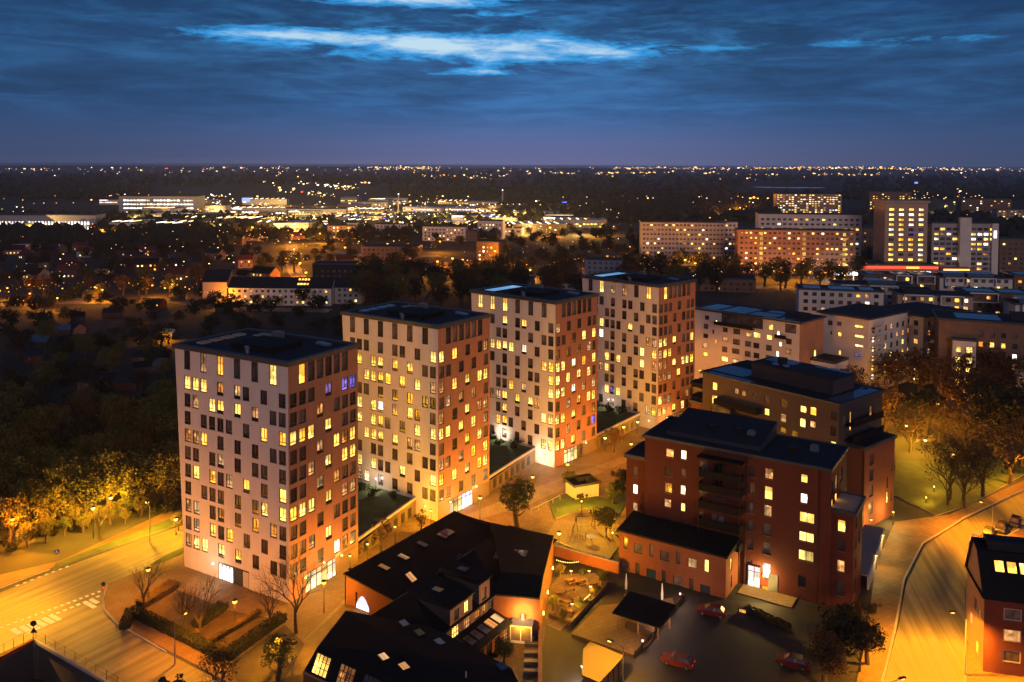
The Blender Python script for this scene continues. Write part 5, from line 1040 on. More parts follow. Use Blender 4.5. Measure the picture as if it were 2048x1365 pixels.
for i, (u, v) in enumerate(cots):
    x, y = ray(u, v+6); w = hs.uniform(4.5, 8); d = hs.uniform(4, 5.5); h = hs.uniform(2.2, 2.7)
    lit_ = 'Y' if (u, v) in ((180, 838), (320, 672), (30, 600), (300, 610)) else 'd'
    tl = {(180, 838): 'garden cottage with two lit yellow windows in the dark gardens', (320, 672): 'floodlit garden cottage glowing orange in the dark gardens', (30, 600): 'garden house with lit windows at the left edge'}.get((u, v), f'small unlit garden cottage, {ordinal(i)} in the dark gardens')
    t, _, _ = block('cottage', tl, 'cottage', (x, y), radians(hs.uniform(-40, 40)), w, d, h, ['brown_wall', 'dark_wall', 'dark_wall', 'brick_red'][i % 4], {'front': [(0.8, 0.8, 1.9, 1.9, lit_), (w-2.0, 0.8, w-0.9, 1.9, lit_)]}, group='cottages in the dark gardens', roof='gable', roofm=['roof_navy', 'roof_black', 'roof_wet', 'roof_navy'][i % 4], over=0.3)  # dark wall colours stand in for the lack of light here
    if (u, v) == (320, 672):
        for xx in (1.2, w-1.2): MB().ball((xx, -0.4, 2.0), 0.15).build('wall_lamp', 'lamp_sodium', t); point(t, (xx, -1.1, 2.0), 900, SODIUM)

FAR[0] = False
# ------------------------------------------------------------------ trees
def crown_mesh(seed, R, Hc, leaf, n, name, m, flat=1.0):
    """leaf-sized faces gathered in clumps through the crown"""
    rr = random.Random(seed); v = []; f = []
    nc = max(14, n//26)
    lobes = []
    for k in range(nc):
        a = rr.uniform(0, 2*pi); t = rr.random()**0.45; z = rr.uniform(-1, 1); rad = sqrt(max(0, 1-z*z))*t
        wob = 0.78+0.34*rr.random()
        lobes.append((R*rad*cos(a)*wob, R*rad*sin(a)*wob, Hc*0.5*(z*t*0.95+0.0)*flat, rr.uniform(0.16, 0.34)*R))
    for k in range(n):
        c = lobes[rr.randrange(nc)]; s = c[3]
        d = Vector((rr.gauss(0, 1), rr.gauss(0, 1), rr.gauss(0, 0.8))); d = d.normalized()*s*rr.random()**0.4
        p = Vector((c[0], c[1], c[2]))+d; l = leaf*rr.uniform(0.6, 1.4)
        u = Vector((rr.uniform(-1, 1), rr.uniform(-1, 1), rr.uniform(-1, 1))).normalized(); w = u.cross(Vector((rr.uniform(-1, 1), rr.uniform(-1, 1), rr.uniform(-1, 1)))).normalized()
        i = len(v); v += [tuple(p-u*l*0.5), tuple(p+w*l*0.36), tuple(p+u*l*0.5), tuple(p-w*l*0.36)]; f.append((i, i+1, i+2, i+3))
    me = bpy.data.meshes.new(name); me.from_pydata(v, [], f); me.materials.append(MATS[m]); me.update(); return me
def trunk_mesh(seed, h, R, n_limb=6):
    rr = random.Random(seed); b = MB(); r = h*0.022+0.06
    top = Vector((rr.uniform(-.3, .3), rr.uniform(-.3, .3), h*0.62)); b.tube((0, 0, 0), (top.x*0.4, top.y*0.4, h*0.3), r*1.2, r, 7); b.tube((top.x*0.4, top.y*0.4, h*0.3), top, r, r*0.6, 6)
    for k in range(n_limb):
        t = rr.uniform(0.35, 0.95); s = Vector((top.x*t, top.y*t, top.z*t)); a = 2*pi*k/n_limb+rr.uniform(-.4, .4); l = R*rr.uniform(0.5, 0.85)
        e = s+Vector((cos(a)*l, sin(a)*l, h*rr.uniform(0.10, 0.26))); m_ = s.lerp(e, 0.5)+Vector((0, 0, -0.05*h)); b.tube(s, m_, r*0.45, r*0.32, 5); b.tube(m_, e, r*0.32, r*0.12, 5)
    return b.mesh('trunk', 'bark')
def bare_mesh(seed, h, spread=0.42, depth=5):
    rr = random.Random(seed); b = MB()
    def grow(p, d, l, r, k):
        m_ = p+d*l*0.5+Vector((rr.gauss(0, 1), rr.gauss(0, 1), 0))*l*0.04; e = p+d*l; n = 6 if k >= depth-1 else 4 if k > 1 else 3
        b.tube(p, m_, r, r*0.85, n, cap=False); b.tube(m_, e, r*0.85, r*0.66, n, cap=False)
        if k == 0: return
        nb = 4 if k == depth else 3; a0 = rr.uniform(0, 2*pi)
        for j in range(nb):
            a = a0+2*pi*j/nb+rr.uniform(-.5, .5); t = rr.uniform(0.55, 1.25)*spread*(1.25 if k == depth else 1.0); x = d.orthogonal().normalized(); x.rotate(Matrix.Rotation(a, 3, d))
            nd_ = (d*cos(t)+x*sin(t)+Vector((0, 0, 0.06))).normalized(); q_ = 1.0 if j == 0 else rr.uniform(0.55, 0.98)
            grow(p+d*l*q_, nd_, l*rr.uniform(0.66, 0.9), r*rr.uniform(0.46, 0.60), k-1)
    grow(Vector((0, 0, 0)), Vector((rr.uniform(-.06, .06), rr.uniform(-.06, .06), 1)).normalized(), h*0.24, h*0.016+0.03, depth)
    return b.mesh('trunk', 'bark')
PROTO = {}
for i in range(4):
    PROTO['olive', i] = (crown_mesh(100+i, 1.0, 1.7, 0.105, 2600, 'crown', 'leaf_olive'), trunk_mesh(200+i, 2.6, 1.0), 1.75)
    PROTO['rust', i] = (crown_mesh(140+i, 1.0, 1.8, 0.10, 2400, 'crown', 'leaf_rust'), trunk_mesh(240+i, 2.6, 1.0), 1.75)
    PROTO['dark', i] = (crown_mesh(180+i, 1.0, 1.6, 0.12, 1900, 'crown', 'leaf_dark'), trunk_mesh(280+i, 2.5, 1.0), 1.65)
    PROTO['bush', i] = (crown_mesh(220+i, 1.0, 1.1, 0.16, 700, 'crown', 'leaf_dark'), trunk_mesh(290+i, 1.0, 0.6, 4), 0.55)
    PROTO['small', i] = (crown_mesh(260+i, 1.0, 2.6, 0.15, 900, 'crown', 'leaf_rust'), trunk_mesh(295+i, 3.0, 0.8, 5), 2.1)
import numpy as np
def grove(pts, lab, kinds, seed, name='grove'):
    """trees too dense to tell apart: one mass of leaf-sized faces"""
    rr = random.Random(seed); vs = []; n = 0
    for (x, y, R) in pts:
        kd = rr.choice(kinds); cm, tm, cz = PROTO[kd, rr.randrange(4)]; a = np.empty(len(cm.vertices)*3, np.float32); cm.vertices.foreach_get('co', a); a = a.reshape(-1, 4, 3)[::2]
        c = a.mean(1, keepdims=True); a = c+(a-c)*1.35; t = rr.uniform(0, 6.28); q_ = a.reshape(-1, 3).copy(); ct, st_ = cos(t), sin(t)
        vs.append(np.stack([x+R*(q_[:, 0]*ct-q_[:, 1]*st_), y+R*(q_[:, 0]*st_+q_[:, 1]*ct), R*(q_[:, 2]+cz)], 1))
    v = np.concatenate(vs); me = bpy.data.meshes.new(name); k = len(v); me.vertices.add(k); me.vertices.foreach_set('co', v.ravel()); me.loops.add(k); me.loops.foreach_set('vertex_index', np.arange(k, dtype=np.int32)); me.polygons.add(k//4)
    me.polygons.foreach_set('loop_start', np.arange(0, k, 4, dtype=np.int32)); me.polygons.foreach_set('loop_total', np.full(k//4, 4, np.int32)); me.materials.append(MATS['leaf_dark']); me.update(); me.validate()
    o = link(name, me); o['kind'] = 'stuff'; o['label'] = lab; o['category'] = 'trees'
for i in range(4):
    PROTO['sparse', i] = (crown_mesh(320+i, 1.05, 1.7, 0.08, 1150, 'crown', 'leaf_rust'), bare_mesh(330+i, 2.6, 0.55, 5), 1.65)
TCOUNT = [0]
def tree(kind, x, y, R, label, z=0.0, group=None, cat='tree', sx=1.0, i=None):
    i = random.randrange(4) if i is None else i; cm, tm, cz = PROTO[kind, i]
    t = empty('bush' if kind == 'bush' else 'tree', (x, y, z), random.uniform(0, 6.28)); t.scale = (R*sx, R*sx, R); tag(t, label, cat, group); TCOUNT[0] += 1
    link('trunk', tm, t); c = link('crown', cm, t, (0, 0, cz)); return t
def bare(seed, x, y, h, label, depth=5, spread=0.42, group=None, z=0.12):
    t = empty('tree', (x, y, z)); tag(t, label, 'tree', group); link('trunk', bare_mesh(seed, h, spread, depth), t); return t
random.seed(21)
def scatter(rng, n, umin, umax, vmin, vmax, spacing, ok=lambda u, v: True):
    out_ = []; k = 0
    while len(out_) < n and k < n*40:
        k += 1; u = rng.uniform(umin, umax); v = rng.uniform(vmin, vmax)
        if not ok(u, v): continue
        p = ray(u, v)
        if all((p[0]-a)**2+(p[1]-b)**2 > spacing**2 for a, b in out_): out_.append(p)
    return sorted(out_, key=lambda p: -p[1])
tr = random.Random(5)
wood = scatter(tr, 84, -110, 352, 850, 1112, 4.6, lambda u, v: v < 1108-0.28*max(u, 0))
near = {}
for i, (x, y) in enumerate(wood):
    kd = tr.choice(['olive', 'rust', 'olive', 'olive', 'dark'])
    tree(kd, x, y, tr.uniform(3.0, 4.7), f'{dict(olive="olive green", rust="rusty autumn", dark="dark")[kd]} roadside wood tree, {ordinal(near.get(kd, 0))} from its far side', group='wood beside the main road'); near[kd] = near.get(kd, 0)+1
edge_ = scatter(tr, 40, -60, 350, 1000, 1110, 2.2, lambda u, v: 1088-0.27*max(u, 0) < v < 1112-0.26*max(u, 0))
for i, (x, y) in enumerate(edge_):
    kd = 'bush' if i % 3 == 0 else 'olive'; tree(kd, x, y, tr.uniform(1.1, 2.0), f'{ordinal(i)} low shrub along the lit edge of the roadside wood', group='undergrowth of the roadside wood', cat='bush')
gard = scatter(tr, 150, -60, 705, 600, 862, 6.0, lambda u, v: not (u > 345 and v > 690))
grove([(x, y, tr.uniform(2.2, 4.4)) for (x, y) in gard[:90]], 'black mass of shrubs and trees over the unlit gardens', ['dark', 'bush'], 4)
for i, (x, y) in enumerate(gard[90:]):
    kd = tr.choice(['dark', 'bush', 'dark', 'bush', 'olive']); tree(kd, x, y, tr.uniform(2.2, 4.2), f'{ordinal(i)} dark tree or shrub in the unlit gardens from the far side', group='growth in the unlit gardens', cat='bush' if kd == 'bush' else 'tree')
def clear_of(p, d=9.0):
    return True
resi = scatter(tr, 130, -40, 760, 470, 600, 9.0, lambda u, v: not (455 < u < 670 and 560 < v < 622))
grove([(x, y, tr.uniform(2.8, 4.6)) for (x, y) in resi[:85]], 'dark mass of trees among the farther houses', ['dark', 'olive'], 1)
for i, (x, y) in enumerate(resi[85:]):
    tree(tr.choice(['dark', 'dark', 'rust', 'olive']), x, y, tr.uniform(3.0, 4.8), f'{ordinal(i)} tree among the houses of the dark quarter from the far side', group='trees of the dark quarter')
midw = scatter(tr, 150, 690, 1300, 470, 632, 9.0, lambda u, v: v > 455+0.0*u and not (1080 < u < 1290 and v > 610) and not (940 < u < 1010 and v < 540) and not (840 < u < 950 and 505 < v < 560))
grove([(x, y, tr.uniform(3.2, 5.4)) for (x, y) in midw[:95]], 'dark wood in the middle distance behind the towers', ['dark', 'olive'], 2)
for i, (x, y) in enumerate(midw[95:]):
    tree(tr.choice(['dark', 'dark', 'olive', 'rust']), x, y, tr.uniform(4.5, 7.0), f'{ordinal(i)} tree of the dark wood behind the towers from the far side', group='dark wood behind the towers')
rwood = scatter(tr, 60, 1240, 1720, 536, 600, 8.0, lambda u, v: not (1480 < u < 1700 and v < 556) and v < 600-0.05*(u-1240))
grove([(x, y, tr.uniform(4.0, 6.0)) for (x, y) in rwood[:34]], 'dark trees at the feet of the far slab blocks', ['dark', 'olive'], 3)
for i, (x, y) in enumerate(rwood[34:]):
    tree(tr.choice(['dark', 'olive', 'dark', 'rust']), x, y, tr.uniform(4.0, 6.0), f'{ordinal(i)} tree below the far slab blocks from the far side', group='trees below the far slab blocks')
# trees of the lit park on the right
park = [(1819,905,5.0,'sparse'), (1850,872,5.0,'dark'), (1898,1000,5.4,'sparse'), (1927,1003,5.2,'sparse'), (1965,994,6.0,'sparse'), (2018,968,6.8,'sparse'), (2050,935,7.2,'dark'), (1992,918,6.8,'dark'), (1932,915,5.4,'sparse'), (1880,890,5.0,'sparse'), (1985,870,6.0,'dark'), (2040,880,6.2,'dark')]
for i, (u, v, R, kd) in enumerate(park):
    x, y = ray(u, v); tree(kd, x, y, R, f'tall spreading park tree, {ordinal(i)} round the lamplit lawn', group='spreading trees round the lawn', i=i % 4)
for i, (u, v, R) in enumerate(((1748,838,5.0), (1790,800,5.6), (1838,795,5.6), (1885,806,5.8), (1930,800,6.0), (1705,812,4.4), (1665,790,3.8), (1985,806,6.4), (1770,862,4.4), (2035,812,6.6), (1915,845,5.4), (1960,850,5.8))):
    x, y = ray(u, v); tree('rust' if i % 3 else 'sparse', x, y, R, f'{ordinal(i)} rusty round tree before the pale apartment houses', group='rusty trees before the pale houses')
for i, (u, v, R, kd) in enumerate(((1410,850,3.2,'olive'), (1700,1000,2.2,'bush'))):
    x, y = ray(u, v); tree(kd, x, y, R, ['pale lamplit tree squeezed between the farthest tower and brown block', 'dark shrub at the foot of the brown brick wing'][i])
# street trees by the towers
st = [('small', 762, 1108, 1.9, 'rust coloured street tree before the garden podium of the nearest tower'), ('small', 842, 1066, 1.3, 'thin young street tree in lamplight by the second tower'), ('olive', 1034, 1056, 3.7, 'bushy half lit tree on the lane behind the black factory roof'), ('small', 716, 1118, 1.0, 'small yellow lit tree at the corner of the nearest tower'),
      ('rust', 1228, 906, 2.3, 'orange street tree on the lane before the farthest tower'), ('small', 1205, 885, 1.1, 'small bright leaved tree right of the third tower'), ('bush', 1160, 1000, 1.6, 'clipped shrub left of the small kiosk'), ('olive', 1140, 985, 1.7, 'round lamplit tree left of the small kiosk'), ('olive', 1215, 1078, 2.2, 'airy lamplit tree at the edge of the play area'), ('bush', 1245, 960, 2.4, 'dark round shrub right of the small kiosk'), ('bush', 1236, 985, 2.0, 'low round shrub by the stair bay of the red brick block'), ('bush', 1192, 1035, 1.7, 'brightly lit yellow shrub above the play area'), ('bush', 1240, 1075, 1.4, 'small shrub against the low orange wing'), ('olive', 356, 1062, 1.3, 'small brilliant yellow tree just left of the nearest tower'), ('olive', 1225, 1010, 1.7, 'young green tree between kiosk and red brick block')]
for kd, u, v, R, lab in st:
    x, y = ray(u, v); tree(kd, x, y, R, lab, z=0.1, cat='bush' if kd == 'bush' else 'tree')
# shrubs on the podiums
ps = random.Random(9); pk = 0
for i in range(3):
    for (lx, ly) in ((4.0, -3.6), (8.5, -2.8), (12.5, -3.4), (6.0, -6.5), (16.5, -1.9)):
        t = TROOT[i+1]; v = Matrix.Translation(t.location) @ Matrix.Rotation(t.rotation_euler.z, 4, 'Z') @ Vector((lx, ly, 0))
        tree('bush', v.x, v.y, ps.uniform(1.3, 2.2), f'{ordinal(pk)} dark shrub on the podium gardens counted from the near tower', z=3.1, group='shrubs on the garden podiums', cat='bush'); pk += 1
# bare trees on the square before the nearest tower
bare(1, *(-31.6, 123.19), 15.0, 'big bare tree with spreading branches before the red face of the nearest tower', 6, 0.52)
bare(2, *(-56.78, 129.17), 10.5, 'bare forked tree lit by the orange lamp near the junction', 5, 0.36)
bare(3, *(-47.78, 123.06), 9.0, 'slim bare tree left of its twin on the square', 5, 0.36)
bare(4, *(-45.19, 122.02), 11.0, 'bare tree right of its twin before the tower entrance', 5, 0.40)
bare(5, *(-35.66, 123.97), 10.0, 'bare tree between the lamp post and the big bare tree', 5, 0.44)
bare(6, *(4.01, 173.95), 7.0, 'bare tree catching white light by the third tower', 5, 0.42)
bare(7, *(57.23, 250.1), 10, 'pale bare tree before the pale apartment house', 4, 0.42)
bare(8, *(89.41, 171.77), 13, 'bare limbed tree leaning over the lamplit lawn', 5, 0.5)
bare(9, *(92, 170.27), 12, 'second bare limbed tree beside the lamplit lawn', 5, 0.46)
bare(10, *(-75.6, 154.3), 8.5, 'thin bare tree behind the lit lamp at the wood edge', 4, 0.36)
for i, (u, v, R, kd, lab) in enumerate(((556,1362,2.3,'olive','shrubby tree lit bright yellow beside the tall lamp post'), (1690,1345,3.6,'dark','dark spreading tree at the foot of the red brick block'), (1650,1380,3.0,'rust','brownish tree in front of the dark spreading one by the street'), (1735,1330,2.6,'dark','tree edge overhanging the pavement by the curving street'), (1705,1290,2.4,'rust','small rusty tree against the end bay of the red brick block'), (1008,1330,1.4,'olive','golden shrub in the small factory courtyard'), (985,1318,1.1,'bush','low plant in the small factory courtyard'), (440,1395,3.0,'sparse','thin leaved tree rising at the lower edge before the square'), (340,1400,2.4,'bush','dark shrub at the lower edge below the square'), (1745,1225,1.3,'bush','shrub lit by the wall lamps beside the end bay'))):
    x, y = ray(u, v); tree(kd, x, y, R, lab, z=0.05, cat='bush' if kd == 'bush' else 'tree', i=i % 4)
bare(11, *(45.21, 115.96), 9.0, 'bare twiggy tree at the corner of the red brick block', 5, 0.44)
bare(12, *(47.98, 114.23), 7.5, 'bare twiggy tree beside the curving street', 5, 0.44)
for i, (u, v, R) in enumerate(((1106,1222,0.9), (1112,1240,0.8), (1126,1248,0.9), (1196,1186,0.9), (1188,1196,0.8), (1176,1212,0.8), (1160,1226,0.9), (1206,1160,1.0), (1120,1156,0.9), (1165,1152,0.9), (1205,1172,0.9))):
    x, y = ray(u, v); tree('bush' if i % 2 else 'olive', x, y, R, f'{ordinal(i)} small lamplit plant in the beer garden', z=0.1, group='plants of the beer garden', cat='bush')
# hedges: leafy boxes
HM = {}
def hedge(a, b_, w, h, lab, m='leaf_dark', name='hedge'):
    rr = random.Random(lab); L = sqrt((b_[0]-a[0])**2+(b_[1]-a[1])**2); n = int(L*w*60+L*h*90); v = []; f = []
    for k in range(n):
        p = Vector((rr.uniform(0, L), rr.uniform(-w/2, w/2), rr.uniform(0.05, h)));
        if rr.random() < 0.7:
            if rr.random() < 0.5: p.z = h+rr.gauss(0, 0.05)
            else: p.y = rr.choice((-1, 1))*w/2+rr.gauss(0, 0.05)
        l = rr.uniform(0.12, 0.26); u = Vector((rr.uniform(-1, 1), rr.uniform(-1, 1), rr.uniform(-1, 1))).normalized(); q_ = u.orthogonal().normalized()
        i = len(v); v += [tuple(p-u*l*0.5), tuple(p+q_*l*0.4), tuple(p+u*l*0.5), tuple(p-q_*l*0.4)]; f.append((i, i+1, i+2, i+3))
    t = empty(name, (a[0], a[1], 0.1), atan2(b_[1]-a[1], b_[0]-a[0])); tag(t, lab, 'hedge', 'hedges on the square')
    me = bpy.data.meshes.new('foliage'); me.from_pydata(v, [], f); me.materials.append(MATS[m]); me.update(); link('foliage', me, t)
    MB().box(0.05, -w*0.42, 0, L-0.05, w*0.42, h*0.86).build('hedge_core', 'leaf_dark', t)
hedge((-58.36, 128.57), (-39.61, 116.28), 1.6, 1.1, 'long dark hedge along the kerb of the square')
hedge((-39.61, 116.28), (-34.55, 127.04), 1.8, 1.1, 'dark hedge along the lane side of the square')
hedge((-57.76, 130.35), (-55.06, 137.33), 2.2, 0.9, 'brown hedge beside the path to the tower entrance', 'leaf_rust')
hedge((-46.82, 124.42), (-44.69, 130.46), 2.0, 0.9, 'clipped dark hedge behind the twin bare trees')
hedge((-43.38, 120.21), (-38.55, 128.74), 0.9, 0.7, 'low rusty hedge round the orange lamp post', 'leaf_rust')
hedge((-57.26, 123.79), (-58.36, 128.57), 1.4, 1.0, 'short dark hedge near the kerb corner')
hedge((36.76, 130.25), (41.77, 124.58), 1.0, 0.8, 'planted bed edge along the parking court', 'leaf_rust')
slab('square_bed', [(-57.64, 128), (-54.54, 136.02), (-45.36, 130.61), (-46.76, 123.88), (-40.15, 117.49)], 0.16, 'soil')
slab('square_bed', [(-45.99, 122.81), (-44.08, 129.57), (-34.93, 126.75), (-39.77, 116.76)], 0.16, 'soil')
slab('square_bed', [(-38.74, 115.34), (-33.8, 125.35), (-29.57, 120.32), (-30.3, 109.78), (-35.56, 109.74)], 0.15, 'soil')

# ------------------------------------------------------------------ street lamps and other lit lamps
def lamp(p, h, power, col, label, m='lamp_sodium', style='post', z=0.1, r=0.36, group='street lamps', arm=None, name='street_lamp', cat='street lamp'):
    t = empty(name, (p[0], p[1], z)); tag(t, label, cat, group)
    if style == 'post':      # post-top lantern
        MB().tube((0, 0, 0), (0, 0, h*0.25), 0.09, 0.075, 8).tube((0, 0, h*0.25), (0, 0, h-r), 0.06, 0.045, 8).build('pole', 'metal_dark', t)
        MB().ball((0, 0, h), r, r, r*0.85, 10, 6).build('globe', m, t); MB().tube((0, 0, h+r*0.7), (0, 0, h+r*1.15), r*1.25, r*0.5, 10).build('cap', 'metal_dark', t)
        point(t, (0, 0, h-r-0.30), power, col, 0.2)
    elif style == 'arm':     # tall column with an outreach arm
        a = arm or 0.0; dx, dy = cos(a), sin(a)
        MB().tube((0, 0, 0), (0, 0, h), 0.10, 0.06, 8).tube((0, 0, h), (dx*1.6, dy*1.6, h+0.25), 0.05, 0.04, 6).build('pole', 'metal_grey', t)
        MB().box(-0.45, -0.16, 0, 0.45, 0.16, 0.14).build('lamp_head', 'metal_dark', t, (dx*1.9, dy*1.9, h+0.22), a); MB().ball((dx*1.9, dy*1.9, h+0.18), 0.38, 0.22, 0.12).build('lens', m, t)
        l_ = bpy.data.lights.new('lamp_light', 'SPOT'); l_.energy = power*LAMP*1.6; l_.color = col; l_.spot_size = radians(150); l_.spot_blend = 0.6; l_.shadow_soft_size = 0.25
        o_ = bpy.data.objects.new('lamp_light', l_); COL.objects.link(o_); o_.parent = t; o_.location = (dx*1.9, dy*1.9, h-0.1)
    elif style == 'bollard':
        MB().tube((0, 0, 0), (0, 0, h-0.2), 0.07, 0.07, 8).build('pole', 'metal_dark', t); MB().ball((0, 0, h), 0.16, 0.16, 0.18).build('globe', m, t); point(t, (0, 0, h+0.35), power, col, 0.12)
    return t
lamp((-28.71, 128.82), 4.8, 1100, YELLOW, 'post lamp on the lane by the shopfront of the nearest tower')
lamp((-25.51, 133.08), 4.6, 1150, SODIUM, 'post lamp at the lane corner of the black roofed factory')
lamp((-41.29, 125.29), 3.6, 900, SODIUM, 'orange post lamp in the hedge garden of the square')
lamp((-57.08, 131.88), 5.2, 1700, SODIUM, 'orange post lamp beside the forked bare tree')
lamp((-29.52, 112.86), 5.0, 3200, YELLOW, 'tall lamp post lighting the yellow shrubby tree at the lower edge', style='arm', arm=pi)
lamp((-76.99, 154.71), 5.6, 11000, YELLOW, 'road lamp hidden in leaves by the cycle path', 'lamp_warm')
lamp((-77.29, 162.21), 4.6, 4500, YELLOW, 'second road lamp at the far edge of the verge path', 'lamp_warm')
lamp((-88.92, 149.7), 5.6, 9000, SODIUM, 'lamp burning inside the orange tree at the left edge')
lamp((-65.99, 153.36), 6.5, 5000, YELLOW, 'slim lamp beside the road near the nearest tower', 'lamp_warm', 'arm', arm=2.2)
lamp((-80.72, 123.61), 8.0, 8000, YELLOW, 'unseen tall road lamp added to light the zebra crossing', 'lamp_warm', 'arm', arm=0.4)  # stands out of view, added so the crossing is lit
lamp((-46.32, 115.28), 6.0, 1500, SODIUM, 'lamp post on the side street below the square', style='arm', arm=1.2)
lamp((-62.32, 156.13), 3.0, 500, YELLOW, 'low lamp in the brilliant yellow tree', 'lamp_warm')
for i, (u, v, pw, h) in enumerate(((735,1128,600,3.4), (790,1094,800,3.6), (862,1062,1400,3.8), (700,1150,500,3.2))):
    lamp(ray(u, v), h, pw, YELLOW, f'{ordinal(i)} small yellow lamp along the podium between nearest and second tower', 'lamp_warm', r=0.22, group='podium lamps')
lamp((-5.91, 162.03), 5.0, 1700, SODIUM, 'post lamp before the lit shops of the second tower')
lamp((12.25, 181.18), 4.8, 1900, SODIUM, 'bright orange post lamp before the third tower', r=0.36)
lamp((27.86, 194.87), 4.8, 2200, SODIUM, 'bright orange post lamp before the farthest tower', r=0.36)
lamp((22.76, 203.41), 3.4, 700, YELLOW, 'yellow lamp in the small tree right of the third tower', 'lamp_warm'); lamp((28.37, 212.09), 3.4, 700, YELLOW, 'yellow lamp by the podium of the farthest tower', 'lamp_warm'); lamp((32.74, 217.75), 3.0, 500, YELLOW, 'small yellow lamp left of the red brick block roof', 'lamp_warm')
lamp((4.62, 178), 3.2, 700, YELLOW, 'low lamp at the foot of the bare tree by the third tower', 'lamp_warm')
lamp((-1.15, 171.29), 3.4, 600, YELLOW, 'low lamp behind the bushy half lit tree', 'lamp_warm')
lamp((40.18, 209.17), 5.0, 1700, SODIUM, 'post lamp on the lane beside the brown brick block')
for i in range(1, 4):   # terrace doors on the podiums
    t = TROOT[i]; v = Matrix.Translation(t.location) @ Matrix.Rotation(t.rotation_euler.z, 4, 'Z') @ Vector((10.6, -0.8, 0))
    lamp((v.x, v.y), 2.2, 200, COOLW, ['white lamp on the podium by the second tower', 'white lamp on the podium by the third tower', 'white lamp on the podium by the farthest tower'][i-1], 'lamp_white', z=3.2, r=0.2, group='podium lamps')
def wall_lamp(ti, face, x, z, power, col, m='lamp_warm'):
    t = TROOT[ti]; fx = face_mx(TW, TD)[face]
    o = MB().tube((x, -0.02, z), (x, -0.3, z), 0.04).ball((x, -0.42, z), 0.2, 0.2, 0.2, m=1).build('wall_lamp', ['metal_dark', m], t); o.matrix_local = fx; point(o, (x, -1.4, z), power*(0.38 if face == 'front' else 0.7), col, 0.15)
wall_lamp(0, 'front', 9.6, 2.6, 260, COOLW, 'lamp_white'); wall_lamp(0, 'right', 3.2, 3.0, 380, WARM); wall_lamp(0, 'right', 11.8, 3.2, 420, WARM); wall_lamp(0, 'right', 7.5, 3.7, 260, WARM)
wall_lamp(1, 'right', 11.6, 3.6, 700, WARM); wall_lamp(1, 'right', 3.3, 3.0, 400, WARM); wall_lamp(1, 'front', 23.6, 2.6, 420, YELLOW)
wall_lamp(2, 'right', 3.4, 3.2, 600, WARM); wall_lamp(2, 'right', 11.6, 3.2, 500, WARM); wall_lamp(2, 'front', 23.8, 2.6, 700, COOLW); wall_lamp(3, 'right', 3.6, 3.0, 500, WARM); wall_lamp(3, 'front', 24.0, 2.4, 300, COOLW)
# play area and beer garden
lamp((14.03, 166), 2.8, 3600, YELLOW, 'low flood lamp in the shrubs above the play area', 'lamp_warm', 'bollard'); lamp((18.85, 154.82), 1.4, 500, YELLOW, 'low lamp under the airy tree by the play area', 'lamp_warm', 'bollard'); lamp((8.84, 152.66), 2.2, 500, YELLOW, 'lamp at the near corner of the play area', 'lamp_warm')
for i, (u, v) in enumerate(((1142,1168), (1178,1168), (1181,1200), (1144,1236))):
    lamp(ray(u, v), 2.1, 900, YELLOW, ['garden lamp at the left table group', 'garden lamp at the back right table group', 'garden lamp by the fairy lights', 'garden lamp at the near tip of the beer garden'][i], 'lamp_warm', r=0.22, group='beer garden lamps')
for i, (u, v) in enumerate(((1360,1208), (1338,1238), (1312,1270), (1285,1304))):
    lamp(ray(u, v), 1.5, 70, PINKL, f'{ordinal(i)} pinkish light on the terrace fence from the brick block', 'lamp_pink', 'bollard', group='fence lights')
lamp((9.66, 111.59), 2.2, 160, COOLW, 'white post light beside the mossy roofed shed', 'lamp_white', r=0.18)
lamp((14.99, 110.32), 5.6, 1100, YELLOW, 'slender lamp column over the mossy roofed shed', 'lamp_warm', 'arm', arm=2.6)
# right hand streets
lamp((62, 113.53), 8.5, 11500, (1.0, 0.40, 0.012), 'tall lamp before the corner house over the curving street', style='arm', arm=pi)
lamp((44.92, 98.73), 8.0, 5500, (1.0, 0.40, 0.012), 'tall lamp at the near end of the curving street', style='arm', arm=0.3)
lamp((89.36, 155.52), 6.5, 4500, SODIUM, 'slim lamp pole beside the parked cars', style='arm', arm=2.4)
lamp((112.56, 182.05), 7.5, 3600, SODIUM, 'tall lamp where the curving street leaves the picture', style='arm', arm=3.6)
for i, (u, v, h, pw) in enumerate(((1766,1098,2.4,420), (1752,1140,2.4,420), (1742,1068,2.6,380), (1786,1052,2.6,500))):
    lamp(ray(u, v), h, pw, WARM, ['upper lamp on the passage wall beside the end bay', 'lower lamp on the passage wall beside the end bay', 'lamp in the recess of the brown wing', 'lamp at the street corner of the brown wing'][i], 'lamp_warm', r=0.2, group='passage lamps')
for i, (u, v, h, pw, c) in enumerate(((1852,1006,1.0,220,YELLOW), (1868,984,1.0,220,YELLOW), (1812,884,4.0,3000,YELLOW), (1850,915,4.0,3400,YELLOW), (1905,945,4.0,3000,YELLOW), (1780,842,4.5,1300,SODIUM), (1875,842,4.5,1300,SODIUM), (1940,970,4.0,2600,YELLOW))):
    lamp(ray(u, v), h, pw, c, f'{ordinal(i)} park lamp round the lawn from the street side' if i < 2 else f'{ordinal(i-2)} lamp glimmering through the park trees', 'lamp_warm', 'bollard' if h < 2 else 'post', group='park lamps')
lamp((71.84, 172.09), 3.0, 900, WARM, 'lamp in the gap between the red and brown brick blocks', 'lamp_warm')
for i, (u, v) in enumerate(((1700,1010),)): pass
lamp((86.72, 213.66), 4.0, 1200, SODIUM, 'lamp behind the brown brick block near the rusty trees')
lamp((140.17, 287.28), 4.5, 4200, COOLW, 'brilliant white lamp between sharp cornered house and brown brick house', 'lamp_white', r=0.6)
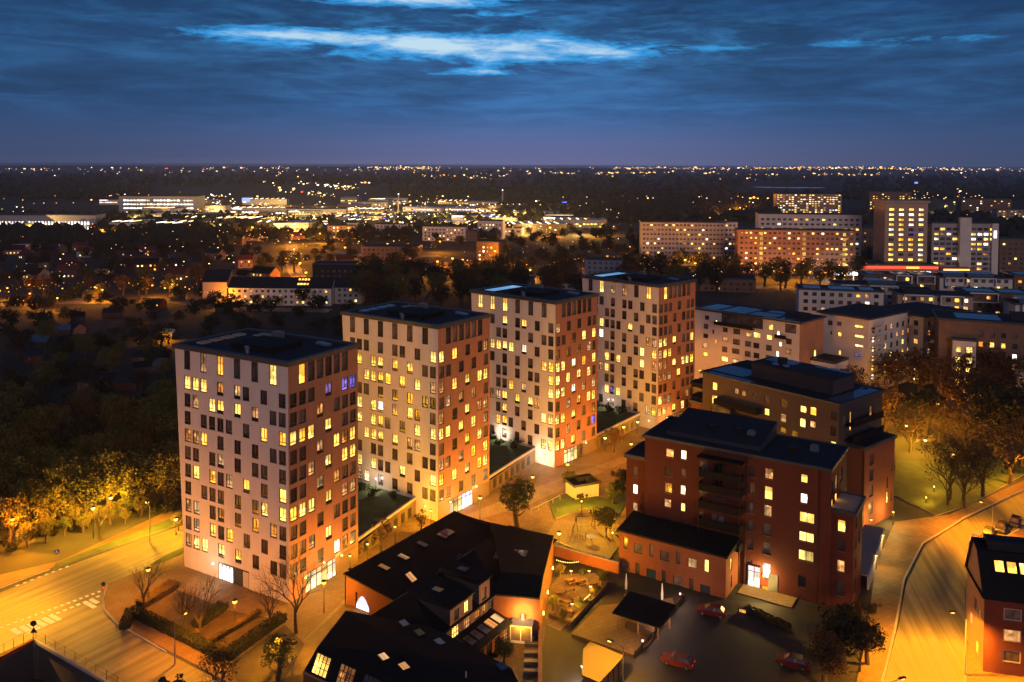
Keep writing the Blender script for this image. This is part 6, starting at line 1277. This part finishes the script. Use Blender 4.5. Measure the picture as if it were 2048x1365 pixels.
lamp((71.79, 264.58), 4.5, 3000, SODIUM, 'added lamp at the foot of the pale house hidden by the brown block'); lamp((81.64, 256), 4.5, 3000, SODIUM, 'second added lamp at the foot of the pale house behind the brown block'); lamp((116.02, 274.69), 4.5, 3000, SODIUM, 'added lamp before the pale house with lit window strips'); lamp((131.31, 285.02), 4.5, 2600, SODIUM, 'lamp in the rusty trees before the sharp cornered house'); lamp((59.87, 267.42), 4.5, 1800, SODIUM, 'lamp under the pale bare tree by the farthest tower'); lamp((104.95, 265.13), 4.5, 1600, SODIUM, 'lamp at the red brown gable of the pale house'); lamp((123.11, 328.96), 4.5, 1200, SODIUM, 'lamp in the lane between two pale apartment houses')  # mostly lamps added to warm the walls of the pale houses
# lamps of the farther quarters
fl = [(0,606),(15,600),(60,612),(190,598),(205,604),(305,594),(330,600),(345,592),(432,606),(445,614),(115,622),(585,492),(580,508),(588,524),(582,540),(600,556),(612,566),(640,488),(560,470),(505,474),(440,468),(300,462),(180,480),(205,480),(230,482),(300,440),(560,452),(690,520),(775,512),(783,520),(880,506),(990,528),(925,548),(905,545),(875,552),(1060,560),(1215,540),(1235,545),(1160,470),(1200,472),(1290,585),(1370,548),(1390,556),(1480,560),(1500,555),(1550,560),(1570,566),(1590,560),(1620,564),(1650,566),(1690,572),(1700,600),(1480,428),(1500,425),(1460,432),(1445,440),(1890,425),(1020,462),(1060,470),(1100,474),(960,440),(490,440),(400,418),(650,442),(700,452),(750,450),(800,462),(620,430),(870,448),(1130,432),(1655,558),(430,425),(470,450),(530,430),(560,412),(600,440),(640,415),(680,432),(720,418),(740,440),(780,425),(820,448),(850,420),(900,432),(930,455),(985,425),(1010,448),(1050,440),(1090,455),(1120,450),(330,425),(270,450),(150,462),(60,470),(420,462),(610,470),(700,470)]
for i, (u, v) in enumerate(fl):
    c = SODIUM if (v > 470 or 1440 < u < 1510) else WARM; pw = 2600 if (u > 1470 and v > 540) else 2600 if v > 580 else 9000 if v > 500 else 22000
    lamp(ray(u, v), 9.0 if v < 560 else 6.0, pw, c, f'{ordinal(i)} far street lamp beyond the towers', 'lamp_sodium' if c is SODIUM else 'lamp_warm', r=1.1 if v < 480 else 0.75 if v < 570 else 0.45, z=0.0, group='far street lamps')

# ------------------------------------------------------------------ cars
def car_parts(m):
    L, Wd = 4.4, 1.78; b = MB()
    prof = [(-2.2, 0.34, 0.72), (-2.12, 0.30, 0.84), (-1.2, 0.24, 0.93), (0.0, 0.22, 0.95), (1.55, 0.24, 0.98), (2.08, 0.30, 0.92), (2.2, 0.38, 0.70)]
    for i in range(len(prof)-1):
        (xa, za, ta), (xb, zb, tb) = prof[i], prof[i+1]; ha = Wd/2*(0.90 if i == 0 else 1.0); hb = Wd/2*(0.90 if i == len(prof)-2 else 1.0)
        for s in (-1, 1):
            pts = [(xa, s*ha, za), (xb, s*hb, zb), (xb, s*hb*0.97, tb), (xa, s*ha*0.97, ta)]; b.face(pts if s < 0 else pts[::-1])
        b.face([(xa, -ha*0.97, ta), (xb, -hb*0.97, tb), (xb, hb*0.97, tb), (xa, ha*0.97, ta)]); b.face([(xa, ha, za), (xb, hb, zb), (xb, -hb, zb), (xa, -ha, za)])
    b.face([(-2.2, 0.80, 0.34), (-2.2, -0.80, 0.34), (-2.2, -0.78, 0.72), (-2.2, 0.78, 0.72)][::-1]); b.face([(2.2, -0.80, 0.38), (2.2, 0.80, 0.38), (2.2, 0.78, 0.70), (2.2, -0.78, 0.70)])
    g = MB(); r = MB()
    low = [(-1.15, 0.80), (1.85, 0.80)]; top = [(-0.45, 0.60), (1.35, 0.60)]
    zl, zt = 0.94, 1.44
    g.face([(-1.15, -0.80, zl), (-1.15, 0.80, zl), (-0.45, 0.60, zt), (-0.45, -0.60, zt)][::-1]); g.face([(1.85, 0.80, zl), (1.85, -0.80, zl), (1.35, -0.60, zt), (1.35, 0.60, zt)][::-1])
    for s in (-1, 1):
        pts = [(-1.15, s*0.80, zl), (1.85, s*0.80, zl), (1.35, s*0.60, zt), (-0.45, s*0.60, zt)]; g.face(pts if s < 0 else pts[::-1])
        for xa, xb in ((-1.15, -0.45), (0.35, 0.45), (1.85, 1.35)): r.tube((xa, s*0.805, zl), (xb, s*0.605, zt), 0.045, n=4)
    r.box(-0.45, -0.62, zt-0.01, 1.35, 0.62, zt+0.06)
    w = MB(); w.tube((0, -0.11, 0), (0, 0.11, 0), 0.33, 0.33, 14); hub = MB().tube((0, -0.125, 0), (0, 0.125, 0), 0.20, 0.20, 10)
    return b.mesh('body', m), g.mesh('windows', 'glass_dark'), r.mesh('roof', m), w.mesh('wheel', 'tyre'), hub.mesh('rim', 'metal_grey')
CARM = {}
def car(p, a, m, label, z=0.02, tail=False, group='parked cars'):
    if m not in CARM: CARM[m] = car_parts(m)
    b, g, r, w, hb = CARM[m]; t = empty('car', (p[0], p[1], z), a); tag(t, label, 'car', group)
    link('body', b, t); link('windows', g, t); link('roof', r, t)
    for x in (-1.35, 1.40):
        for y in (-0.80, 0.80): wh = link('wheel', w, t, (x, y, 0.33)); link('rim', hb, wh)
    for y in (-0.58, 0.58):
        link('headlight', MB().box(-2.24, y-0.17, 0.58, -2.17, y+0.17, 0.72).mesh('headlight', 'metal_grey'), t); link('tail_light', MB().box(2.16, y-0.16, 0.68, 2.23, y+0.16, 0.84).mesh('tail_light', 'tail_lamp' if tail else 'car_red'), t)
    return t
car((23.34, 115.8), radians(-27), 'car_red', 'red hatchback with one glowing tail light in the parking court', tail=True)
car((31.17, 129.02), radians(-22), 'car_maroon', 'dark red car parked beside the entrance step')
car((39.21, 115.68), radians(-25), 'car_maroon', 'dim red car in shadow before the dark spreading tree')
car((86.12, 154.86), radians(52), 'car_silver', 'silver car first in the row beside the corner house roof'); car((89.69, 157.44), radians(52), 'car_dark', 'dark car second in the row beside the lamp pole', tail=True); car((93.76, 160.11), radians(52), 'car_dark', 'dark car third in the row along the curving street'); car((97.84, 162.64), radians(52), 'car_dark', 'dark car last in the row at the right edge')
for i, (u, v, a) in enumerate(((432,616,0.2), (452,612,0.3), (478,614,0.1))): car(ray(u, v), a, ['car_dark', 'car_silver', 'car_dark'][i], ['dark', 'silver', 'black'][i]+' car parked before the navy roofed row')

# ------------------------------------------------------------------ things in the court, beer garden and play area
kx, ky = (13.3, 173.52); ka = radians(24)
kk, _, kr = block('kiosk', 'small cream kiosk with flat dark roof between lane and play area', 'kiosk', (kx, ky), ka, 5.6, 4.2, 2.9, 'white_wall', {'front': []}, over=0.45, rt=0.25)
MB().box(1.6, 1.4, 3.2, 3.0, 2.8, 3.6).build('roof_hatch', 'metal_dark', kr); MB().box(3.4, -0.06, 0.5, 5.2, -0.01, 0.7).build('vent_grille', 'frame_light', kk)
pv = empty('pavilion', (*(15.78, 124.38), 0.28), radians(-33)); tag(pv, 'open timber pavilion with sloping black roof on the terrace', 'pavilion')
for x in (0.3, 3.4, 6.6):
    for y in (0.3, 4.6): MB().box(x-0.09, y-0.09, 0, x+0.09, y+0.09, 2.5).build('post', 'wood_plank', pv)
MB().prism([(-0.4, -0.6), (7.3, -0.6), (7.3, 5.4), (-0.4, 5.4)], 2.5, [2.6, 2.6, 3.4, 3.4]).build('roof', 'roof_black', pv); MB().box(0.4, 4.5, 0.2, 6.5, 4.6, 1.0).build('rail', 'wood_dark', pv); MB().box(1.0, 1.0, 0, 5.6, 1.8, 0.75).build('counter', 'wood_dark', pv)
for i, (u, v, h, lab) in enumerate(((1252,1195,3.6,'tall closed white parasol beside the pavilion'), (1324,1216,3.6,'closed white parasol right of the pavilion roof'), (1303,1232,2.2,'short closed parasol behind the pavilion'))):
    x, y = ray(u, v); t = empty('parasol', (x, y, 0.28)); tag(t, lab, 'parasol', 'closed parasols')
    MB().tube((0, 0, 0), (0, 0, h), 0.035).tube((0, 0, 0), (0, 0, 0.08), 0.35, 0.35, 10).build('pole', 'metal_grey', t); MB().tube((0, 0, h*0.30), (0, 0, h*0.55), 0.16, 0.20, 8).tube((0, 0, h*0.55), (0, 0, h), 0.20, 0.05, 8).build('canopy', 'fabric_white', t)
fence = empty('terrace_fence', (*(17.57, 117.19), 0)); tag(fence, 'dark planted fence dividing the terrace from the parking court', 'fence')
e_ = Vector((*(28.21, 134.17), 0))-Vector((*(17.57, 117.19), 0)); L_ = e_.length; fence.rotation_euler = (0, 0, atan2(e_.y, e_.x))
for i in range(int(L_/1.2)): MB().box(i*1.2, -0.04, 0, i*1.2+1.1, 0.04, 1.0).build('panel', 'wood_dark', fence)
for i in range(int(L_/2.4)): MB().box(i*2.4-0.06, -0.08, 0, i*2.4+0.06, 0.08, 1.15).build('post', 'metal_dark', fence)
shd = [(10.19, 114.88), (11.24, 116.6), (15.24, 113.48), (15.02, 112.77), (11.64, 107.62), (9.57, 109.12)]
s_ = empty('shed', (*shd[0], 0)); tag(s_, 'timber shed with lamplit mossy felt roof at the lower edge', 'shed')
q_ = [(p[0]-shd[0][0], p[1]-shd[0][1]) for p in shd]
MB().prism(q_, 0, 2.45).build('wall', 'wood_plank', s_)
ctr = (sum(p[0] for p in q_)/6, sum(p[1] for p in q_)/6); MB().prism([((p[0]-ctr[0])*1.05+ctr[0], (p[1]-ctr[1])*1.05+ctr[1]) for p in q_], 2.46, 2.66, 0, top=1).build('roof', ['wood_dark', 'felt_moss'], s_)
for i in range(4):
    a, c = Vector((*q_[3], 0)), Vector((*q_[4], 0)); p = a.lerp(c, (i+0.5)/4); MB().box(p.x-0.05, p.y-0.12, 0, p.x+0.1, p.y-0.02, 2.4).build('batten', 'wood_dark', s_)
wl_ = empty('garden_wall', (*(7.91, 148.67), 0)); e_ = Vector((*(18.45, 142.11), 0))-Vector((*(7.91, 148.67), 0)); wl_.rotation_euler = (0, 0, atan2(e_.y, e_.x)); tag(wl_, 'brick garden wall between the play area and the beer garden', 'wall')
MB().box(0, -0.15, 0, e_.length, 0.15, 1.9).build('brickwork', 'brick_orange', wl_); MB().box(-0.05, -0.2, 1.9, e_.length+0.05, 0.2, 2.0).build('coping', 'kerb', wl_)
lw = empty('low_wall', (*(4.45, 124.29), 0)); e_ = Vector((*(3.79, 105.89), 0))-Vector((*(4.45, 124.29), 0)); lw.rotation_euler = (0, 0, atan2(e_.y, e_.x)); tag(lw, 'long low rendered wall beside the factory court steps', 'wall')
MB().box(0, -0.25, 0, e_.length, 0.25, 1.3).build('wall_body', 'plaster_orange', lw)
for i in range(5): st_ = MB().box(1.5+i*2.2, -2.2, 0, 2.3+i*2.2, -0.26, 0.5).build('step', 'metal_grey', lw)
# beer garden deck edge, tables and benches
slab('beer_garden', [(5.41, 125.95), (6.34, 136.88), (8.41, 141.66), (14.37, 142.07), (15.58, 139.13), (14.49, 135), (9.26, 127.11), (7.43, 124.31)], 0.10, 'paving_light', 'kerb', label='lamplit beer garden paving beside the factory wall')
bp = [(5.95, 127.94), (9.16, 125.7), (15.51, 136.96), (15.92, 139.14)]
strip('garden_kerb', bp, 0.35, 0.0, 'wood_dark', 0.7)
bt = MB(); bt.box(-0.9, -0.38, 0.70, 0.9, 0.38, 0.75); BTM = bt.mesh('table_top', 'wood_plank'); BLM = MB().box(-0.7, -0.3, 0, -0.62, 0.3, 0.70).mesh('trestle', 'metal_dark'); BBM = MB().box(-0.9, -0.15, 0.40, 0.9, 0.15, 0.45).box(-0.7, -0.1, 0, -0.64, 0.1, 0.4).box(0.64, -0.1, 0, 0.7, 0.1, 0.4).mesh('bench', 'wood_plank')
bg = [(1120,1192), (1140,1186), (1130,1210), (1152,1204), (1142,1168), (1162,1170), (1186,1176), (1136,1230)]
for i, (u, v) in enumerate(bg):
    x, y = ray(u, v); t = empty('picnic_table', (x, y, 0.1), random.uniform(-0.5, 0.6)); tag(t, f'timber table with benches in the beer garden, {ordinal(i)} from the factory wall', 'table', 'beer garden tables')
    link('table_top', BTM, t); link('trestle', BLM, t); link('trestle', BLM, t, (1.32, 0, 0)); link('bench', BBM, t, (0, 0.72, 0)); link('bench', BBM, t, (0, -0.72, 0))
def fairy(a, b_, za, n, sag, lab):
    t = empty('fairy_lights', (a[0], a[1], za)); tag(t, lab, 'string lights', 'strings of lights'); d = Vector((b_[0]-a[0], b_[1]-a[1], 0)); pts = [d*(k/n)+Vector((0, 0, -sag*4*(k/n)*(1-k/n))) for k in range(n+1)]
    c = MB()
    for k in range(n): c.tube(pts[k], pts[k+1], 0.015, n=4, cap=False)
    c.build('cable', 'metal_dark', t)
    for k in range(1, n): MB().ball(pts[k]-Vector((0, 0, 0.08)), 0.09, n=6, k=4).build('bulb', 'lamp_warm', t)
fairy((7.56, 141.98), (11.74, 141.29), 2.6, 14, 0.4, 'string of small bulbs along the brick garden wall')
fairy((10.56, 130.16), (12.87, 133.28), 1.2, 10, 0.15, 'string of bulbs on the edge of the beer garden')
# play frame with swings, posts and round table
pf = empty('swing_set', (*(12.42, 159.06), 0.14), radians(18)); tag(pf, 'timber swing frame on the lamplit play area', 'swing frame')
for x in (0, 3.6):
    for s in (-1, 1): MB().tube((x, s*1.0, 0), (x, 0, 2.5), 0.07).build('leg', 'wood_dark', pf)
MB().tube((-0.2, 0, 2.5), (3.8, 0, 2.5), 0.07).build('beam', 'wood_dark', pf)
for x in (1.0, 2.4):
    MB().tube((x-0.2, 0, 2.5), (x-0.2, 0, 0.5), 0.015, n=4).tube((x+0.2, 0, 2.5), (x+0.2, 0, 0.5), 0.015, n=4).box(x-0.25, -0.1, 0.44, x+0.25, 0.1, 0.5).build('swing', 'metal_dark', pf)
for i, (u, v, h) in enumerate(((1136,1078,2.2), (1146,1068,1.6), (1150,1072,0.7), (1155,1076,0.7), (1160,1078,0.7), (1165,1080,0.7), (1171,1084,1.4), (1115,1030,1.2))):
    x, y = ray(u, v); o = MB().tube((0, 0, 0), (0, 0, h), 0.10, 0.09, 8).tube((0, 0, h), (0, 0, h+0.06), 0.09, 0.03, 8).build('play_post', 'wood_plank', None, (x, y, 0.14)); tag(o, f'timber play post, {ordinal(i)} from the lane side', 'post', 'play posts')
x, y = ray(1182, 1082); t = empty('round_table', (x, y, 0.14)); tag(t, 'pale round table on the play area', 'table'); MB().tube((0, 0, 0.66), (0, 0, 0.72), 0.9, 0.9, 16).build('table_top', 'white_paint', t); MB().tube((0, 0, 0), (0, 0, 0.66), 0.12, 0.12, 8).build('pedestal', 'metal_grey', t)
hr_ = empty('handrail', (*(4.04, 166.37), 0.12)); e_ = Vector((*(10.2, 173.49), 0))-Vector((*(4.04, 166.37), 0)); hr_.rotation_euler = (0, 0, atan2(e_.y, e_.x)); tag(hr_, 'pale handrail climbing beside the planted bed near the lane', 'railing')
MB().tube((0, 0, 1.0), (e_.length, 0, 1.0), 0.05).build('rail', 'frame_light', hr_)
for i in range(5): MB().tube((e_.length*i/4, 0, 0), (e_.length*i/4, 0, 1.0), 0.04).build('post', 'frame_light', hr_)
# fence on the sunken yard, signs at the junction
fn = empty('yard_fence', (*(-68.77, 121.05), 0)); tag(fn, 'thin steel fence running down the edge of the sunken yard', 'fence'); e_ = Vector((*(-43.26, 104.39), 0))-Vector((*(-68.77, 121.05), 0)); fn.rotation_euler = (0, 0, atan2(e_.y, e_.x)); L_ = e_.length; n_ = 12
for i in range(n_+1): MB().tube((L_*i/n_, 0, 0), (L_*i/n_, 0, 1.6), 0.035).build('post', 'metal_dark', fn)
for z in (1.55, 0.9): MB().tube((0, 0, z), (L_, 0, z), 0.018, n=4).build('rail', 'metal_dark', fn)
MB().box(0, -0.35, -0.1, L_, 0.05, 0.30).build('coping', 'kerb', fn)
fn2 = empty('yard_fence', (*(-69.06, 120.79), 0)); tag(fn2, 'short steel fence on the brick parapet at the left edge', 'fence'); e_ = Vector((*(-74.91, 109.46), 0))-Vector((*(-69.06, 120.79), 0)); fn2.rotation_euler = (0, 0, atan2(e_.y, e_.x)); L_ = e_.length; n_ = 9
for i in range(n_+1): MB().tube((L_*i/n_, 0, 0.3), (L_*i/n_, 0, 1.9), 0.035).build('post', 'metal_dark', fn2)
MB().tube((0, 0, 1.85), (L_, 0, 1.85), 0.02, n=4).build('rail', 'metal_dark', fn2); MB().box(0, -0.15, -0.1, L_, 0.35, 0.45).build('parapet', 'brick_red', fn2)
def disc(r, n=20): return [(r*cos(2*pi*k/n), r*sin(2*pi*k/n)) for k in range(n)]
def sign(p, label, plates, h, a=0.0):
    t = empty('road_sign', (p[0], p[1], 0.05), a); tag(t, label, 'road sign', 'road signs at the junction'); MB().tube((0, 0, 0), (0, 0, h), 0.04, n=6).build('pole', 'metal_grey', t)
    for (shape, z, s, m, yy) in plates:
        pts = disc(s) if shape == 'round' else [(-s, -s), (s, -s), (s, s), (-s, s)] if shape == 'square' else [(-s, -s*0.7), (s, -s*0.7), (0, s*0.9)] if shape == 'tri' else [(-s, s*0.7), (0, -s*0.9), (s, s*0.7)]
        b = MB(); b.face([(x, yy, z+y) for x, y in pts]); b.face([(x, yy+0.03, z+y) for x, y in pts][::-1])
        for k in range(len(pts)): x0, y0 = pts[k]; x1, y1 = pts[(k+1) % len(pts)]; b.face([(x0, yy, z+y0), (x0, yy+0.03, z+y0), (x1, yy+0.03, z+y1), (x1, yy, z+y1)])
        b.build('plate', m, t)
mat('sign_blue_paint', (0.03, 0.08, 0.35), 0.4); mat('sign_yellow_paint', (0.75, 0.42, 0.05), 0.4); mat('sign_red_paint', (0.5, 0.02, 0.02), 0.4)
sign((-77.86, 143.74), 'blue square crossing sign with pale triangle on the verge', [('square', 2.6, 0.34, 'sign_blue_paint', -0.06), ('tri', 2.6, 0.24, 'white_paint', -0.075)], 2.9, 0.3)
sign((-63.86, 131.21), 'yellow give way sign on the kerb corner of the square', [('down', 2.6, 0.42, 'sign_red_paint', -0.06), ('down', 2.62, 0.28, 'sign_yellow_paint', -0.075), ('round', 3.3, 0.3, 'metal_dark', -0.06)], 3.4, 0.3)
sign((-68.06, 119.26), 'round and triangular signs seen from behind at the yard corner', [('round', 3.5, 0.42, 'metal_dark', -0.06), ('tri', 2.5, 0.5, 'metal_dark', -0.06)], 3.8, 0.2)
sign((-88.58, 150.5), 'small square sign on a pole at the wood edge', [('square', 2.5, 0.3, 'metal_grey', -0.06)], 2.8, 0.2)
bs = empty('bench_box', (*(36.67, 129.36), 0.1), radians(-28)); tag(bs, 'lit glass planter box on the entrance step of the red brick block', 'planter'); MB().box(-1.3, -0.4, 0, 1.3, 0.4, 0.7).build('box', 'metal_dark', bs); MB().box(-1.1, -0.46, 0.15, -0.1, -0.42, 0.6).build('glow_panel', 'lit_Y', bs)
# passage stair beside the end bay
ps_ = empty('ramp_wall', (*(58.44, 137.01), 0)); e_ = Vector((*(69.04, 155.32), 0))-Vector((*(58.44, 137.01), 0)); ps_.rotation_euler = (0, 0, atan2(e_.y, e_.x)); tag(ps_, 'lamplit ramp wall between the end bay and the brown wing', 'wall')
MB().box(0, -0.25, 0, e_.length, 0.0, 2.2).build('wall_body', 'white_wall', ps_); MB().box(0, 0.0, 2.2, e_.length, 3.2, 2.4).build('roof_slab', 'tan_wall', ps_)

# ------------------------------------------------------------------ the far plain: woods, lights, a lake
fr = random.Random(99)
# a long low rise on the skyline, with the distant towns on it
hb = MB(); xs_ = [-14400+720*i for i in range(41)]; hz_ = [30+14*sin(i*0.9)*sin(i*0.37+1)+fr.uniform(-2, 3) for i in range(41)]
for i in range(40):
    a, c = xs_[i], xs_[i+1]; hb.face([(a, 8200, 0), (c, 8200, 0), (c, 9600, hz_[i+1]), (a, 9600, hz_[i])]); hb.face([(a, 9600, hz_[i]), (c, 9600, hz_[i+1]), (c, 12500, hz_[i+1]+6), (a, 12500, hz_[i]+6)])
structure(hb.build('hills', 'ground'))
ico = [(0, 0, 1), (0.9, 0, 0.25), (0.28, 0.85, 0.25), (-0.73, 0.53, 0.25), (-0.73, -0.53, 0.25), (0.28, -0.85, 0.25), (0.5, 0.4, -0.5), (-0.2, 0.6, -0.5), (-0.6, 0, -0.5), (-0.2, -0.6, -0.5), (0.5, -0.4, -0.5)]
icf = [(0, 1, 2), (0, 2, 3), (0, 3, 4), (0, 4, 5), (0, 5, 1), (1, 6, 2), (2, 6, 7), (2, 7, 3), (3, 7, 8), (3, 8, 4), (4, 8, 9), (4, 9, 5), (5, 9, 10), (5, 10, 1), (1, 10, 6)]
def far_wood(name, n, umin, umax, vmin, vmax, r0, r1, lab, ok=lambda u, v: True):
    v_ = []; f_ = []
    for k in range(n):
        u = fr.uniform(umin, umax); v = fr.uniform(vmin, vmax)
        if not ok(u, v): continue
        x, y = ray(u, v); r = fr.uniform(r0, r1); i = len(v_)
        for a in ico: v_.append((x+a[0]*r*fr.uniform(0.7, 1.3), y+a[1]*r*fr.uniform(0.7, 1.3), max(0, r*0.75+a[2]*r*0.95*fr.uniform(0.75, 1.25))))
        f_ += [tuple(i+q_ for q_ in t) for t in icf]
    me = bpy.data.meshes.new(name); me.from_pydata(v_, [], f_); me.materials.append(MATS['leaf_dark']); me.update()
    o = link(name, me); o['kind'] = 'stuff'; o['label'] = lab; o['category'] = 'wood'
far_wood('far_wood', 2100, -420, 2470, 376, 402, 6, 11, 'dark woods on the plain below the skyline', lambda u, v: (u < 300 or u > 780) and not (1480 < u < 1690 and v < 394))
far_wood('far_wood', 1300, 1000, 1560, 398, 446, 5, 9, 'dark wooded rise in the far middle', lambda u, v: fr.random() < 0.8)
far_wood('far_wood', 1100, -420, 480, 436, 500, 5, 8, 'dark trees round the offices on the far left')
far_wood('far_wood', 1000, 1700, 2400, 430, 530, 4, 8, 'dark trees between the far flats on the right')
far_wood('far_wood', 600, 400, 1000, 440, 482, 4, 7, 'dark trees among the industrial halls', lambda u, v: fr.random() < 0.5)
far_wood('far_wood', 1500, -420, 2470, 348, 375, 9, 18, 'dim tree belts across the distant plain', lambda u, v: not (1480 < u < 1690 and v > 366))
def lights(name, items, lab):
    """far lamps and lit windows: small lit boxes standing on the plain"""
    names = ['far_warm', 'far_white', 'far_orange', 'far_pink', 'far_red', 'far_blue']; b = MB()
    for (x, y, s, h, c) in items: b.box(x-s, y-s, h, x+s, y+s, h+s*1.3, c)
    o = b.build(name, names); o['kind'] = 'stuff'; o['label'] = lab; o['category'] = 'lights'
def L(u, v, k=1.0, c=None, h=4):
    x, y = ray(u, v)
    if y > 8000 or y < 0:      # on the rise
        y = fr.uniform(8300, 9800); x = (u-1024)/1701.0*y; h = 69.2-y*(v-331.8-(u-1024)*0.0043)/1701.0
    s = y/850.0*0.42*k*(fr.uniform(0.45, 1.2) if fr.random() < 0.85 else fr.uniform(1.4, 2.3))
    if y > 1500 and h < 12: h = 12
    if c is None: c = fr.choices([0, 1, 2, 3, 4], [5, 4, 2.2, 1.1, 0.25])[0]
    return (x, y, s, h, c)
it = []
for k in range(450): it.append(L(fr.uniform(-420, 2470), 335.5+abs(fr.gauss(0, 12)), 0.8))
for (u0, u1, v, n, c) in ((735,880,336,70,0), (690,900,339,30,None), (1225,1330,337,45,0), (1340,1480,338,30,None), (1480,1800,336.5,110,0), (1500,1850,338,60,2), (1840,2060,340,36,0), (420,640,337,26,None), (0,170,340,30,0), (1190,1440,349,34,0), (1500,1760,353,40,0), (840,1010,357,40,None), (1010,1240,350,34,None), (840,990,362,24,0)):
    for k in range(n): it.append(L(fr.uniform(u0, u1), v+fr.gauss(0, 1.2), 0.85, c if fr.random() < 0.7 else None))
lights('distant_lights', it, 'lights of the distant towns along the horizon')
it = []
for (u, v, su, sv, n, k, c) in ((540,372,22,3,14,1.2,1), (612,374,14,3,16,1.4,1), (655,380,26,3,22,1.2,1), (700,385,24,5,34,1.1,0), (735,374,14,3,16,1.1,3), (575,392,30,6,14,1.1,0), (640,402,60,7,40,1.0,0), (520,418,60,10,46,0.9,0), (430,408,36,8,40,1.1,1), (620,430,90,8,60,0.8,1), (760,420,80,8,56,0.8,0), (880,415,70,8,50,0.8,0), (960,430,60,10,46,0.8,0), (1080,440,70,8,46,0.8,0), (690,452,80,8,50,0.7,1), (800,445,80,8,40,0.7,1), (1050,465,60,8,36,0.7,0), (1140,415,70,8,20,0.8,0), (1470,418,36,7,30,1.0,2), (1500,410,30,4,18,1.0,2), (1880,405,90,14,70,0.8,0), (1960,430,70,14,40,0.7,0), (250,405,60,6,20,0.9,0), (100,410,90,6,14,0.8,0), (30,430,30,4,10,0.8,1), (1320,410,120,10,18,0.8,0), (1200,430,80,12,24,0.8,0), (200,470,90,8,40,0.7,2), (330,470,70,10,30,0.6,2), (1180,560,60,12,14,0.5,2), (1560,566,80,4,26,0.5,2), (1700,560,60,4,24,0.5,2), (1450,575,60,10,12,0.5,0), (1390,590,14,5,8,0.6,1), (440,500,60,16,26,0.55,2), (250,520,120,20,30,0.5,0), (600,520,14,40,30,0.6,2), (900,470,50,14,26,0.6,0), (905,560,50,6,28,0.5,0), (1000,525,60,20,16,0.5,0), (1850,820,60,30,14,0.22,2), (1900,900,60,40,12,0.18,0), (60,600,60,8,14,0.5,2), (330,595,80,8,20,0.5,2), (120,560,90,20,20,0.45,0), (420,540,90,26,26,0.5,0), (520,490,60,16,36,0.6,2), (760,500,60,16,26,0.55,0), (840,520,40,14,20,0.55,2), (1090,500,60,20,26,0.5,0), (1240,470,50,14,18,0.55,0), (1210,520,60,16,18,0.5,2), (380,440,90,14,50,0.7,2), (560,455,70,12,46,0.7,2), (140,450,80,8,20,0.7,1)):
    for j in range(int(n*0.6)): it.append(L(u+fr.gauss(0, su*0.6), v+fr.gauss(0, sv*0.6), k*1.0, c if fr.random() < 0.6 else None, h=fr.uniform(4, 11)))
for pts, w in far_roads:
    for a, c in zip(pts[:-1], pts[1:]):
        n = max(2, int(abs(c[0]-a[0])/9)+int(abs(c[1]-a[1])/5))
        for j in range(n): t = (j+fr.uniform(-.2, .2))/n; it.append(L(a[0]+(c[0]-a[0])*t, a[1]+(c[1]-a[1])*t+fr.gauss(0, 0.8), 0.75 if a[1] < 480 else 0.45, 2 if a[1] > 480 or 1400 < a[0] < 1530 else fr.choice([0, 0, 1, 2]), h=fr.uniform(6, 10)))
it += [L(488,415,2.2,5,10), (*ray(492, 414), 5, 8, 5), L(830,437,2.0,5,10), L(845,438,1.8,5,10), L(407,348,2.2,4,30), L(1832,392,1.2,5,30)]
lights('middle_lights', it, 'lamps, signs and lit doors of the works and shops in the far middle')
sheet('lake', [ray(1502, 374.6), ray(1530, 376.4), ray(1590, 377.2), ray(1640, 377.2), ray(1652, 375.6), ray(1610, 374.6), ray(1560, 374.9), ray(1520, 373.8)], 0.3, 'lake_water') if 'lake_water' in MATS else None
# chimney plume over the far works is left to the haze; masts with warning lights
for i, (u, v, h, lab) in enumerate(((797,425,26,'slim dark mast among the industrial halls'), (1005,420,30,'dark chimney beyond the purple lit hall'))):
    x, y = ray(u, v); t = empty('mast', (x, y, 0)); tag(t, lab, 'mast'); MB().tube((0, 0, 0), (0, 0, h), 1.4, 0.9, 8).build('shaft', 'grey_wall', t); MB().ball((0, 0, h+0.8), 0.9).build('beacon', 'far_white', t)
# ------------------------------------------------------------------ evening haze over the plain
hz = MB().box(-30000, -60, -7.5, 30000, 34000, 75)
hm = bpy.data.materials.new('haze_air'); hm.use_nodes = True; ht = hm.node_tree; ht.nodes.clear()
pvn = nd(ht, 'ShaderNodeVolumePrincipled'); pvn.inputs['Color'].default_value = (0.75, 0.82, 1.0, 1); pvn.inputs['Density'].default_value = HAZE; pvn.inputs['Anisotropy'].default_value = 0.2
on = nd(ht, 'ShaderNodeOutputMaterial'); ht.links.new(pvn.outputs[0], on.inputs['Volume']); MATS['haze_air'] = hm
ho = hz.build('haze', 'haze_air'); ho['kind'] = 'stuff'; ho['label'] = 'thin blue evening haze over the plain'; ho['category'] = 'haze'
